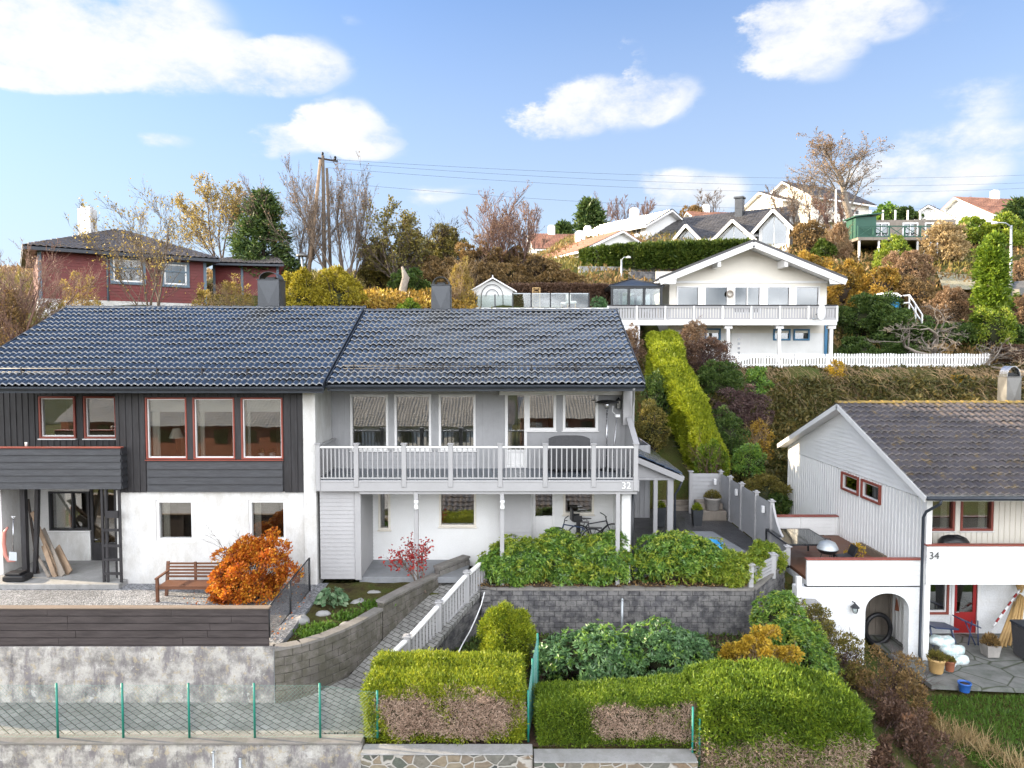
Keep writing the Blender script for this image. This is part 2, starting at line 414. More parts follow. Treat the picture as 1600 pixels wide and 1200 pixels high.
def window(par, x0, x1, z0, z1, y, fm, gm=None, fw=0.07, proud=0.03, mull_v=(), mull_h=(), sill=None, Mx=None, depth=0.09, room=None, roomdepth=1.6, curtain=None, name='window', inner=None, blind=None):
    """frame in the wall plane, pane recessed, optional dim room with curtains behind"""
    gm = gm or M['glass']
    f = MB(Mx)
    f.bbox(x0, x0+fw, y-proud, y+depth, z0, z1, .006); f.bbox(x1-fw, x1, y-proud, y+depth, z0, z1, .006)
    f.bbox(x0+fw, x1-fw, y-proud+.002, y+depth, z1-fw, z1-.001, .006); f.bbox(x0+fw, x1-fw, y-proud+.002, y+depth, z0+.001, z0+fw, .006)
    for m in mull_v: f.box(m-fw*.35, m+fw*.35, y-proud+.012, y+depth, z0+fw, z1-fw)
    for m in mull_h: f.box(x0+fw, x1-fw, y-proud+.014, y+depth, m-fw*.3, m+fw*.3)
    o = f.build(name, fm, par)
    if inner is not None:
        q = MB(Mx); w = fw*0.6; a, b, c, d = x0+fw, x1-fw, z0+fw, z1-fw
        q.box(a, a+w, y+.005, y+depth, c, d); q.box(b-w, b, y+.005, y+depth, c, d)
        q.box(a+w, b-w, y+.007, y+depth, d-w, d); q.box(a+w, b-w, y+.007, y+depth, c, c+w)
        q.build('sash', inner, o)
    g = MB(Mx); g.box(x0+fw, x1-fw, y+depth*.55, y+depth*.55+.012, z0+fw, z1-fw); g.build('pane', gm, o)
    if sill is not None:
        s = MB(Mx); s.bbox(x0-.03, x1+.03, y-proud-.04, y+.01, z0-.035, z0-.002, .005); s.build('sill', sill, o)
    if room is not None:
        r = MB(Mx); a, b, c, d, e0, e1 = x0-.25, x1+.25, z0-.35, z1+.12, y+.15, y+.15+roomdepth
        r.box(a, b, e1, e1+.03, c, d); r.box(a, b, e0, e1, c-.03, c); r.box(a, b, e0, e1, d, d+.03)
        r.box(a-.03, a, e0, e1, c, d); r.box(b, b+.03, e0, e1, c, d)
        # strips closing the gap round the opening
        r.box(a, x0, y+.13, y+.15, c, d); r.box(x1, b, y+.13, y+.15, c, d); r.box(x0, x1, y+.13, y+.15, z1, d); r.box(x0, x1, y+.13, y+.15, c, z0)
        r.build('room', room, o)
    if curtain:
        for (ca, cb) in curtain:
            c = MB(Mx); n = 24; vs = []; fs = []
            for i in range(n+1):
                xx = x0+fw+(x1-x0-2*fw)*(ca+(cb-ca)*i/n); yy = y+.22+.035*math.sin(i*1.7)
                vs += [(xx, yy, z0+.02), (xx, yy, z1-.02)]
            for i in range(n): fs.append((2*i, 2*i+2, 2*i+3, 2*i+1))
            c.add(vs, fs, True); c.build('curtain', M['curtain'], o)
    if blind:
        c = MB(Mx); c.box(x0+fw, x1-fw, y+.16, y+.17, z1-(z1-z0)*blind, z1-fw); c.build('blind', M['curtain'], o)
    return o

def tile_field(par, eL, eR, rL, rR, mat, wave=0.17, course=0.36, amp=0.028, step=0.022, ns=6, name='roof_tiles', skew=None):
    """wavy overlapping tiles over the quad eL-eR-rR-rL"""
    eL, eR, rL, rR = [np.array(v, dtype=float) for v in (eL, eR, rL, rR)]
    W = np.linalg.norm(eR-eL); L = np.linalg.norm(rL-eL)
    nw = max(2, int(round(W/wave))); nc = max(2, int(round(L/course)))
    nrm = np.cross(eR-eL, rL-eL); nrm /= np.linalg.norm(nrm)
    if nrm[2] < 0: nrm = -nrm
    u = np.linspace(0, 1, nw*ns+1); ph = (u*nw) % 1.0
    prof = amp*(0.5-0.5*np.cos(2*np.pi*ph))**0.8
    rs = np.random.RandomState(5)
    V = []; Q = []; base = 0; nu = len(u)
    tj = rs.uniform(-.004, .004, (nc, nw+1))
    def row(v, h, j):
        a = eL+(rL-eL)*v; b = eR+(rR-eR)*v
        lw_ = .010*np.sin(u*W*1.3+j*.6)+.007*np.sin(u*W*3.1-j*1.7)
        jit = lw_+tj[j][np.minimum((u*nw).astype(int), nw)]
        return a[None]+(b-a)[None]*u[:, None]+nrm[None]*(prof+h+jit)[:, None]
    for j in range(nc):
        r0 = row(j/nc-0.02/L, step-.03, j); r1 = row(j/nc, step, j); r2 = row((j+1)/nc, 0.0, j)
        for A, B in ((r0, r1), (r1, r2)):
            V.append(A); V.append(B)
            i = np.arange(nu-1)
            Q.append(np.stack([base+i, base+i+1, base+nu+i+1, base+nu+i], 1)); base += 2*nu
    return np_obj(name, np.concatenate(V), np.concatenate(Q), mat, par, True)

def slab_between(mb, a, b, c, d, th):
    """thin slab whose top is the quad a-b-c-d"""
    a, b, c, d = map(Vector, (a, b, c, d)); dn = Vector((0,0,-th))
    mb.add([a,b,c,d,a+dn,b+dn,c+dn,d+dn], [(0,1,2,3),(7,6,5,4),(0,4,5,1),(1,5,6,2),(2,6,7,3),(3,7,4,0)])

def text_obj(s, size, mat, parent, loc, depth=0.01, rot=(math.pi/2,0,0), name='house_number'):
    cu = bpy.data.curves.new(name, 'FONT'); cu.body = s; cu.size = size; cu.extrude = depth
    tmp = bpy.data.objects.new('tmp', cu); COL.objects.link(tmp)
    bpy.context.view_layer.update()
    me = bpy.data.meshes.new_from_object(tmp.evaluated_get(bpy.context.evaluated_depsgraph_get()))
    bpy.data.objects.remove(tmp); me.materials.clear(); me.materials.append(mat)
    o = bpy.data.objects.new(name, me); COL.objects.link(o)
    if parent is not None:
        o.parent = parent; o.location = Vector(loc) - ORG[parent.name]
    else: o.location = loc
    o.rotation_euler = rot
    return o
EXPO = 1.9
SKY_MUL = (0.38, 0.54, 0.79)
HAZE_COL = (2.0, 2.3, 2.75)
CLOUD_A = (2.1, 2.25, 2.5)
CLOUD_B = (3.3, 3.25, 3.2)
BACK_GAIN = 6.2  # added boost of the unseen sky behind the camera, lights the shaded fronts
# ================================================================ ground and retaining walls
def interp2(xs, ys, T, x, y):
    x = np.clip(x, xs[0], xs[-1]); y = np.clip(y, ys[0], ys[-1])
    i = np.clip(np.searchsorted(xs, x)-1, 0, len(xs)-2); j = np.clip(np.searchsorted(ys, y)-1, 0, len(ys)-2)
    tx = (x-xs[i])/(xs[i+1]-xs[i]); ty = (y-ys[j])/(ys[j+1]-ys[j])
    tx = tx*tx*(3-2*tx)
    return (T[j,i]*(1-tx)+T[j,i+1]*tx)*(1-ty)+(T[j+1,i]*(1-tx)+T[j+1,i+1]*tx)*ty
HY = np.array([30.5, 34, 38, 40, 44, 50, 60, 75, 90, 110, 160, 400.])
HX = np.array([-120, -60, -30, -15, -5, 2, 7.5, 13, 20, 28, 45, 80, 160.])
HT = np.array([
 [ 1, 1,-2,-3,-4,-5,-5.8,-7.0,-7.0,-7.0,-6,-4,-4],
 [ 2, 2,1.2,.5,-.5,-1.5,-4.2,-4.6,-4.6,-4.6,-3,-2,-2],
 [ 3, 3,2.2,2.0,1.8,.5,-1.15,-1.05,-1.05,-1.05,-.6,0,0],
 [ 3,3.5,2.6,2.5,2.3,2.0,-1.0,-1.0,-1.0,-.6,.3,1,1],
 [ 4, 4,3.4,3.3,3.0,2.6,1.2,-.6,.2,.8,1.6,2,2],
 [ 5, 5,4.5,4.6,4.0,3.8,3.4,2.6,2.6,3.0,3.6,4,4],
 [ 7, 7,6.3,6.2,5.9,6.2,6.7,6.4,6.6,7.0,7.6,8,8],
 [ 8, 8,7.2,7.4,8.0,9.5,11.2,11.5,12.0,12,11.5,11,11],
 [ 8, 8,7.4,7.8,9.0,11.5,14.0,15.5,16,15.5,13.5,13,13],
 [ 7, 7,7.2,8.0,9.8,12.5,15.5,17.5,18,17,15,14,14],
 [ 5, 5,5,5,7,10,13,15,15,14,12,11,11],
 [ 0, 0,0,0,0,0,0,0,0,0,0,0,0.]])
def gz(x, y):
    """ground height (numpy arrays or floats)"""
    x = np.asarray(x, dtype=float); y = np.asarray(y, dtype=float)
    hill = interp2(HX, HY, HT, x, y)
    flat = np.where(x < 8.65, -6.95, np.where(x < 11.75, -6.95, -9.15))
    flat = np.where((x > 8.65) & (x < 11.8) & (y < 22.3), -9.15, flat)
    near = np.where(x < -5.3, np.where(y < 15.75, -8.15, -6.95),
            np.where(y < 19.95, np.where(x < 7.0, -8.15, -8.15-np.clip((x-7)/3.5, 0, 1)*1.0-np.clip((16.5-y)/3, 0, 1)*0.5*np.clip((x-7)/3.5,0,1)),
             np.where((y < 21.5) & (x > 6.8) & (x < 8.65), -8.4, flat)))
    low = np.where(y < 14.05, -11.2-np.clip((8-y)/70, 0, 1)*4, near)
    low = np.where(y < -259, -15+np.clip((-y-259)/120, 0, 1)*55, low)
    low = np.where((y < 14.05) & (x > 7), np.maximum(-11.2, -9.6-np.clip((14.05-y)/4, 0, 1)*1.6), low)
    t = np.clip((y-30.0)/0.5, 0, 1)
    r = np.where(y < 30.0, low, np.where(y < 30.5, low*(1-t)+hill*t, hill))
    return r
def make_terrain():
    xs = sorted(set(list(np.round(np.arange(-24, 26.01, 0.5), 3)) + [-5.32,-5.28,-0.92,6.98,7.02,8.63,8.67,11.73,11.77,-700,-300,-150,-110,-80,-60,-48,-40,-34,-30,-27,28,30,33,36,40,45,50,56,63,70,80,95,120,160,300,700]))
    ys = sorted(set([-520,-420,-380,-340,-300,-260,-258,-150,-90,-60,-40,-25,-12,-4,2,6,9,11,12.5,13.5,14.03,14.07,14.5,15,15.5,15.73,15.77,16.5,17.5,18.5,19.4,19.93,19.97,20.5,21.48,21.52,22.28,22.32,24,26,28,29.98,30.02,30.52] + list(np.arange(31, 64, 0.75)) + [66,69,72,75,78,82,86,90,95,100,110,125,145,170,210,260,320,400]))
    X, Yg = np.meshgrid(np.array(xs, float), np.array(ys, float))
    Z = gz(X, Yg)
    hill = np.clip((Yg-31)/4, 0, 1)
    rs = np.random.RandomState(3); nz = np.zeros_like(X)
    for k in range(26):
        a_ = rs.uniform(0, 6.28); w_ = rs.uniform(.25, 2.2); nz += np.sin(w_*(X*math.cos(a_)+Yg*math.sin(a_))+rs.uniform(0, 6.28))/(1+w_)*.12
    Z = Z + hill*nz
    nx, ny = len(xs), len(ys)
    V = np.stack([X.ravel(), Yg.ravel(), Z.ravel()], 1)
    i, j = np.meshgrid(np.arange(nx-1), np.arange(ny-1)); a = (j*nx+i).ravel()
    Q = np.stack([a, a+1, a+nx+1, a+nx], 1)
    t = NT('hillside_ground'); v = t.coord((1,1,1))
    n1 = t.noise(v, 0.25, 5, 0.6); n2 = t.noise(v, 1.6, 8, 0.7); n3 = t.noise(v, 14, 5, 0.7)
    c = t.ramp(n2, [(0.3, (0.045,0.032,0.018)), (0.45, (0.10,0.075,0.03)), (0.58, (0.06,0.075,0.02)), (0.75, (0.16,0.09,0.035))])
    c = t.mix(t.ramp(n1, [(0.4,0),(0.65,0.7)]), c, (0.07,0.10,0.025))
    c = t.mix(1.0, c, t.ramp(n3, [(0.25,0.6),(0.75,1.3)]), 'MULTIPLY')
    t.principled(c, 0.95, 0, 0.1, t.bump(n3, 0.9, 0.08))
    o = np_obj('hillside', V, Q, t.m, None, True)
    structure(o)
make_terrain()

# ---- paving: one material of small stones
def paving_mat(name, scale, c1, c2, mortar, rot=0.0, bw=0.5, bh=0.25, wet=0.55):
    t = NT(name); v = t.coord((1,1,1), rot=(0,0,rot))
    b = t.t.nodes.new('ShaderNodeTexBrick'); t.l(v, b.inputs['Vector'])
    b.inputs['Scale'].default_value = scale; b.inputs['Color1'].default_value = (*c1,1); b.inputs['Color2'].default_value = (*c2,1)
    b.inputs['Mortar'].default_value = (*mortar,1); b.inputs['Mortar Size'].default_value = 0.022; b.inputs['Mortar Smooth'].default_value = 0.3
    b.inputs['Brick Width'].default_value = bw; b.inputs['Row Height'].default_value = bh
    n = t.noise(v, 1.2, 6, 0.65); n2 = t.noise(v, 22, 5, 0.7)
    c = t.mix(1.0, b.outputs[0], t.ramp(n, [(0.3,0.65),(0.7,1.25)]), 'MULTIPLY')
    c = t.mix(1.0, c, t.ramp(n2, [(0.3,0.8),(0.7,1.15)]), 'MULTIPLY')
    c = t.mix(t.ramp(t.noise(v, 3.0, 7, 0.75), [(0.58,0),(0.7,0.55)]), c, (0.05,0.06,0.025))
    inv = t.math('SUBTRACT', 1.0, b.outputs[1])
    h = t.math('ADD', inv, t.math('MULTIPLY', n2, 0.25))
    t.principled(c, t.ramp(n, [(0.3, wet-.1),(0.7, wet+.2)]), 0, 0.4, t.bump(h, 0.8, 0.012))
    return t.m
M['paving'] = paving_mat('grey_paving_stones', 2.0, (0.31,0.305,0.29), (0.23,0.225,0.215), (0.05,0.05,0.04), R(38), .5, .28)
M['paving_dk'] = paving_mat('dark_patio_stones', 2.0, (0.085,0.083,0.085), (0.062,0.06,0.062), (0.02,0.02,0.02), 0, .5, .25, .4)
M['paving_mid'] = paving_mat('grey_patio_stones', 2.0, (0.19,0.19,0.185), (0.15,0.15,0.15), (0.04,0.04,0.035), R(45), .5, .25, .55)
def strip(name, stations, mat, th=0.12):
    """stations: (L(x,y), R(x,y), z) joined to a solid ribbon"""
    mb = MB(); vs = []; n = len(stations)
    for (l, r, z) in stations:
        zl, zr = (z if hasattr(z, '__len__') else (z, z))
        vs += [(l[0], l[1], zl), (r[0], r[1], zr), (r[0], r[1], zr-th), (l[0], l[1], zl-th)]
    fs = []
    for i in range(n-1):
        a = i*4; b = a+4
        for k in range(4): fs.append((a+k, a+(k+1)%4, b+(k+1)%4, b+k))
    fs += [(0,1,2,3), (n*4-1, n*4-2, n*4-3, n*4-4)]
    mb.add(vs, fs)
    o = mb.build(name, mat); return structure(o)
strip('path', [((-16,15.68),(-16,14.24),-7.95), ((-9,15.68),(-9,14.24),-7.95), ((-5.35,15.68),(-5.35,14.24),-7.95), ((-4.6,16.1),(-2.2,14.6),-7.95),
   ((-3.95,16.8),(-2.6,16.0),-7.88), ((-3.3,18.2),(-1.95,17.6),-7.48), ((-2.7,19.5),(-1.3,19.1),-7.12), ((-2.0,20.6),(-0.75,20.2),-6.8), ((-1.25,21.4),(-0.3,20.9),-6.66), ((-0.9,22.0),(0.6,21.0),-6.63)], M['paving'])
strip('forecourt', [((-0.9,22.02),(-0.3,20.9),-6.634), ((0.6,22.02),(0.6,20.75),-6.634), ((4.2,22.02),(4.2,20.75),-6.634)], M['paving_mid'])
strip('patio', [((4.2,33),(4.2,20.75),-6.78), ((5.2,33),(5.2,20.75),-6.782), ((6.9,33),(6.9,20.75),-6.784), ((8.62,33),(8.62,22.0),-6.786)], M['paving_dk'])
strip('patio_light_patch', [((6.45,26.3),(6.2,23.6),-6.775), ((7.5,26.3),(7.9,23.6),-6.775)], M['slab'], 0.006)
# entrance slab
mb = MB(); mb.bbox(PX(562,900,20.35), -1.32, 20.3, 22.02, -6.75, -6.57, .01); structure(mb.build('entrance_slab', M['slab']))
# gravel yard of the left house and its slab
def gravel_mat():
    t = NT('grey_gravel'); v = t.coord((1,1,1))
    vo = t.t.nodes.new('ShaderNodeTexVoronoi'); vo.inputs['Scale'].default_value = 26; t.l(v, vo.inputs['Vector'])
    c = t.ramp(vo.outputs['Color'], [(0.15,(0.11,0.115,0.125)),(0.5,(0.22,0.225,0.24)),(0.85,(0.36,0.365,0.38))])
    c = t.mix(1.0, c, t.ramp(t.noise(v,1.1,5,0.6), [(0.3,0.7),(0.7,1.15)]), 'MULTIPLY')
    t.principled(c, 0.85, 0, 0.3, t.bump(vo.outputs['Distance'], 1.0, 0.02)); return t.m
M['gravel'] = gravel_mat()
strip('gravel_yard', [((-17,20.3),(-17,15.8),-6.74), ((-11,20.3),(-11,15.8),-6.742), ((-5.32,20.3),(-5.32,15.8),-6.744)], M['gravel'], 0.2)
mb = MB(); mb.bbox(-17, PX(193,915,20), 19.75, 22.3, -6.8, -6.60, .015); structure(mb.build('porch_slab', M['concrete']))
# right patio slabs and lawn of no. 34
def flag_mat():
    t = NT('uneven_flagstones'); v = t.coord((1,1,1))
    vo = t.t.nodes.new('ShaderNodeTexVoronoi'); vo.feature = 'DISTANCE_TO_EDGE'; vo.inputs['Scale'].default_value = 1.0; t.l(v, vo.inputs['Vector'])
    n = t.noise(v, 2.2, 7, 0.7)
    c = t.ramp(n, [(0.3,(0.09,0.10,0.085)),(0.6,(0.19,0.19,0.185)),(0.8,(0.10,0.13,0.07))])
    k = t.ramp(vo.outputs['Distance'], [(0.0,1),(0.03,0)])
    c = t.mix(k, c, (0.035,0.045,0.02))
    t.principled(c, 0.7, 0, 0.4, t.bump(t.math('SUBTRACT', n, k), 0.5, 0.02)); return t.m
M['flag'] = flag_mat()
strip('garden_patio', [((11.0,22.2),(11.2,18.55),-8.92), ((14,22.2),(14,18.3),-8.922), ((24,22.2),(24,18.1),-8.924)], M['flag'])

# ---- block walls built block by block
def poly_len(pts):
    d = [0]
    for a, b in zip(pts, pts[1:]): d.append(d[-1]+math.hypot(b[0]-a[0], b[1]-a[1]))
    return d
def along(pts, d, s):
    s = max(0, min(d[-1], s))
    for i in range(len(pts)-1):
        if s <= d[i+1] or i == len(pts)-2:
            t = (s-d[i])/max(1e-6, d[i+1]-d[i]); a, b = pts[i], pts[i+1]
            dx, dy = (b[0]-a[0]), (b[1]-a[1]); l = math.hypot(dx, dy)
            return a[0]+dx*t, a[1]+dy*t, math.atan2(dy, dx)
def block_wall(name, label, pts, z0, z1, bl=0.38, bh=0.18, th=0.22, mat='block', cap=None, seed=1, core=True, cat='wall'):
    """z0, z1: functions of the fraction along the wall"""
    rnd = random.Random(seed); d = poly_len(pts); L_ = d[-1]
    root = thing(name, label, cat, (pts[0][0], pts[0][1], z0(0)))
    mb = MB(); nrow = 0
    zmin = min(z0(k/10) for k in range(11)); zmax = max(z1(k/10) for k in range(11))
    r = 0
    z = zmin
    while z < zmax-0.02:
        off = (r % 2)*bl/2 + rnd.uniform(-.02, .02); s = -off
        while s < L_:
            e = min(L_, s+bl); s_ = max(0, s)
            if e-s_ > 0.06:
                m = (s_+e)/2; f = m/L_
                za = max(z, z0(f)-.15); zb = min(z+bh, z1(f))
                if zb-za > 0.04 and zb > z0(f)-0.1:
                    x, y, an = along(pts, d, m); j = rnd.uniform(-.008, .008)
                    Mx = Matrix.Translation((x, y, 0)) @ Matrix.Rotation(an, 4, 'Z')
                    b2 = MB(Mx); h = (e-s_)/2-0.005
                    b2.bbox(-h, h, j, th+j, za+.005, zb-.004, .009); n = len(mb.v)
                    mb.v += b2.v; mb.f += [tuple(i+n for i in q) for q in b2.f]; mb.sm += b2.sm
            s += bl
        z += bh; r += 1
    mb.build('blocks', M[mat], root)
    c = MB(); n = 40
    for i in range(n):
        a = along(pts, d, L_*i/n); b = along(pts, d, L_*(i+1)/n); an = math.atan2(b[1]-a[1], b[0]-a[0])
        nx, ny = -math.sin(an), math.cos(an); f0, f1 = i/n, (i+1)/n
        def q(p, o, zz): return (p[0]+nx*o, p[1]+ny*o, zz)
        A = [q(a,.02,z0(f0)-.2), q(b,.02,z0(f1)-.2), q(b,th-.02,z0(f1)-.2), q(a,th-.02,z0(f0)-.2)]
        B = [q(a,.02,z1(f0)-.02), q(b,.02,z1(f1)-.02), q(b,th-.02,z1(f1)-.02), q(a,th-.02,z1(f0)-.02)]
        c.add(A+B, [(0,3,2,1),(4,5,6,7),(0,1,5,4),(2,3,7,6)])
    c.build('mortar', M['mortar'], root)
    if cap:
        c = MB(); s = 0; cl = 0.6
        while s < L_-.02:
            e = min(L_, s+cl); a = along(pts, d, s+.004); b = along(pts, d, e-.004); an = math.atan2(b[1]-a[1], b[0]-a[0]); nx, ny = -math.sin(an), math.cos(an)
            za, zb = z1(s/L_), z1(e/L_); o0, o1 = -.035, th+.035
            A = [(a[0]+nx*o0,a[1]+ny*o0,za),(b[0]+nx*o0,b[1]+ny*o0,zb),(b[0]+nx*o1,b[1]+ny*o1,zb),(a[0]+nx*o1,a[1]+ny*o1,za)]
            B = [(x,y,z+.06) for x,y,z in A]
            c.add(A+B, [(0,3,2,1),(4,5,6,7),(0,1,5,4),(1,2,6,5),(2,3,7,6),(3,0,4,7)]); s = e
        c.build('coping', M[cap], root)
    return root
# main dark block wall below the rhododendrons
block_wall('retaining_wall', 'long dark grey concrete block wall below the rhododendron bed', [(PX(745,940,19.75),21.2),(PX(752,930,19.8),19.85),(PX(1178,930,19.8),19.8)],
           lambda f: -8.35, lambda f: -6.80, .30, .155, .25, 'block_dk', 'block_cap', 3)
block_wall('retaining_wall', 'short dark block wall running back at an angle under the low grey fence panels', [(PX(1180,930,19.8)+.01,19.83),(8.35,21.4)],
           lambda f: -8.5, lambda f: -6.80+.28*f, .30, .155, .25, 'block_dk', 'block_cap', 4)
# curved walls beside the ramp
block_wall('retaining_wall', 'curved low block wall along the lower end of the paved ramp', [(-5.33,15.62),(-4.95,15.78),(-4.5,16.15),(-4.1,16.65),(-3.72,17.3),(-3.36,18.1)],
           lambda f: -8.05+.45*f, lambda f: -6.74, .40, .19, .2, 'block', 'block_cap', 5)
block_wall('retaining_wall', 'upper straight block wall with pale coping beside the paved ramp', [(-3.34,18.12),(-2.75,19.3),(-2.12,20.35)],
           lambda f: -7.6+.6*f, lambda f: -6.56, .40, .19, .2, 'block', 'block_cap', 6)
block_wall('garden_wall', 'short pale capped wall end at the top of the ramp before the entrance', [(-2.10,20.38),(-1.30,21.5)],
           lambda f: -7.0, lambda f: -6.36, .40, .19, .22, 'block_cap', 'block_cap', 7)
# bed between the house and the curved wall
def bed_mat(name, a, b, c3):
    t = NT(name); v = t.coord((1,1,1)); n = t.noise(v, 1.8, 7, 0.7); n3 = t.noise(v, 16, 5, .7)
    c = t.ramp(n, [(0.35,a),(0.52,b),(0.68,c3)])
    c = t.mix(1.0, c, t.ramp(n3, [(0.25,0.6),(0.75,1.3)]), 'MULTIPLY')
    t.principled(c, 0.95, 0, 0.1, t.bump(n3, 1.0, 0.05)); return t.m
M['bed'] = bed_mat('mossy_bed_soil', (0.05,0.035,0.022), (0.075,0.07,0.025), (0.06,0.09,0.02))
def patch(name, poly, zf, mat, kind='structure', th=.1, sub=0.25):
    """gently uneven sheet over a polygon given as quad corners (a,b,c,d)"""
    a, b, c, d = [np.array(p, float) for p in poly]; n = 24
    V = []
    for j in range(n+1):
        for i in range(n+1):
            u, v = i/n, j/n
            p = (a*(1-u)+b*u)*(1-v)+(d*(1-u)+c*u)*v
            z = zf(u, v) + 0.03*math.sin(p[0]*5+p[1]*3)*math.cos(p[1]*6-p[0])
            V.append((p[0], p[1], z))
    Q = [(j*(n+1)+i, j*(n+1)+i+1, (j+1)*(n+1)+i+1, (j+1)*(n+1)+i) for j in range(n) for i in range(n)]
    o = np_obj(name, V, Q, mat, None, True)
    return structure(o) if kind == 'structure' else tag(o, None, None, None, kind)
patch('planting_bed', [(-5.30,15.85),(-3.85,17.4),(-2.35,20.3),(-5.30,20.3)], lambda u,v: -6.90+.16*v, M['bed'])
patch('rhododendron_bed', [(PX(755,925,20),19.9),(PX(1178,925,20),19.9),(7.2,21.0),(-0.5,21.2)], lambda u,v: -6.74, M['soil'])
patch('lower_bed', [(-2.4,14.15),(6.6,14.15),(6.9,19.9),(-0.6,20.0)], lambda u,v: -8.08, M['soil'])

# ---- stained concrete wall below the dark fence, with a steel corner angle
def stained_wall_mat(name='stained_peeling_concrete', bias=0.0):
    t = NT(name); v = t.coord((1,1,1)); vs = t.coord((1.1,1.1,0.42))
    n1 = t.noise(v, 1.7, 9, 0.72); n2 = t.noise(vs, 2.6, 8, 0.7); n3 = t.noise(v, 5.5, 8, 0.75); n4 = t.noise(v, 30, 4, .6)
    c = t.ramp(n1, [(0.34,(0.13,0.12,0.115)),(0.46,(0.28,0.265,0.25)),(0.54,(0.43,0.41,0.38)),(0.66,(0.51,0.485,0.45))])
    c = t.mix(t.ramp(n2, [(0.50,0),(0.60,0.8)]), c, (0.16,0.145,0.155))
    c = t.mix(t.ramp(n3, [(0.55,0),(0.59,0.7)]), c, (0.38,0.32,0.22))
    c = t.mix(t.ramp(t.noise(v, 3.3, 8, .75), [(0.60,0),(0.62,0.8)]), c, (0.52,0.51,0.49))
    c = t.mix(t.ramp(t.noise(vs, 4.0, 9, .75), [(0.58,0),(0.66,0.7)]), c, (0.10,0.095,0.10))
    c = t.mix(1.0, c, t.ramp(n4, [(0.2,0.8),(0.8,1.1)]), 'MULTIPLY')
    h = t.math('ADD', t.math('MULTIPLY', n3, 1.0), t.math('MULTIPLY', n4, 0.15))
    t.principled(c, 0.88, 0, 0.3, t.bump(h, 0.5, 0.03)); return t.m
M['stained'] = stained_wall_mat()
r = thing('retaining_wall', 'stained and peeling pale concrete wall below the dark board fence', 'wall', (-10, 15.7, -7.95))
mb = MB(); mb.bbox(-17, -5.36, 15.70, 15.95, -8.2, -6.68, .012); mb.build('wall_face', M['stained'], r)
mb = MB(); mb.box(-5.355, -5.30, 15.66, 15.72, -8.0, -6.7); mb.build('corner_angle', M['galv'], r)
# ---- street-side walls at the bottom of the picture
def rubble_mat():
    t = NT('rubble_masonry'); v = t.coord((1,0.3,1.45)); 
    nz = t.noise(v, 2.5, 3, .6, 'Color'); vv = t.mix(0.10, v, nz, 'ADD')
    vo = t.t.nodes.new('ShaderNodeTexVoronoi'); vo.feature = 'DISTANCE_TO_EDGE'; vo.inputs['Scale'].default_value = 3.4; t.l(vv, vo.inputs['Vector'])
    v2 = t.t.nodes.new('ShaderNodeTexVoronoi'); v2.inputs['Scale'].default_value = 3.4; t.l(vv, v2.inputs['Vector'])
    sx_ = t.t.nodes.new('ShaderNodeSeparateXYZ'); t.l(v2.outputs['Color'], sx_.inputs[0])
    c = t.ramp(sx_.outputs[0], [(0.1,(0.085,0.09,0.085)),(0.35,(0.19,0.18,0.155)),(0.6,(0.23,0.165,0.11)),(0.8,(0.26,0.22,0.16)),(0.95,(0.11,0.12,0.10))])
    n = t.noise(v, 9, 6, .7); c = t.mix(1.0, c, t.ramp(n, [(0.25,0.6),(0.75,1.25)]), 'MULTIPLY')
    k = t.ramp(vo.outputs['Distance'], [(0.035,1),(0.07,0)])
    c = t.mix(k, c, (0.40,0.375,0.34))
    h = t.math('ADD', t.math('MULTIPLY', t.math('SUBTRACT', 1.0, k), 1.0), t.math('MULTIPLY', n, .5))
    t.principled(c, 0.85, 0, 0.3, t.bump(h, 0.7, 0.03)); return t.m
M['rubble'] = rubble_mat()
r = thing('stone_wall', 'rubble stone wall with pale joints under the square yellow-green hedge', 'wall', (-1, 14, -8))
mb = MB(); mb.bbox(-3.0, PX(832,1180,13.9), 13.72, 14.05, -11.5, -8.02, .02); mb.build('masonry', M['rubble'], r)
mb = MB(); mb.bbox(-3.0, PX(832,1180,13.9), 13.70, 14.07, -8.02, -7.99, .01); mb.build('coping', M['concrete'], r)
r = thing('stone_wall', 'rubble stone wall with pale coping under the long hedge with a bare patch', 'wall', (2, 14, -8))
mb = MB(); mb.bbox(PX(834,1190,13.8), PX(1087,1190,13.8), 13.62, 14.05, -11.5, -8.12, .02); mb.build('masonry', M['rubble'], r)
mb = MB(); mb.bbox(PX(834,1190,13.8), PX(1087,1190,13.8), 13.60, 14.07, -8.12, -8.09, .01); mb.build('coping', M['concrete'], r)
r = thing('retaining_wall', 'grey stained wall under the green wire mesh fence along the path', 'wall', (-9, 14, -8))
mb = MB(); mb.bbox(-17, -3.02, 13.95, 14.2, -11.5, -7.93, .02); mb.build('wall_face', M['stained'], r)
mb = MB(); mb.bbox(-17, -3.03, 13.91, 14.24, -7.93, -7.88, .01); mb.build('coping', M['block_cap'], r)
for px, t1 in ((332,1178),(374,1188)):
    o = MB(); p = P(px, 1200, 13.8); o.tube([(p.x,13.85,-11),(p.x,13.85,PZ(t1,13.8))], .03 if px > 350 else .018, 10); o.tube([(p.x,13.85,PZ(t1,13.8)),(p.x,13.85,PZ(t1,13.8)+.02)], .034, 10)
    tag(o.build('pipe_post', M['galv']), 'thin galvanised pipe end standing before the street wall' if px < 350 else 'thicker galvanised pipe end standing before the street wall', 'post')

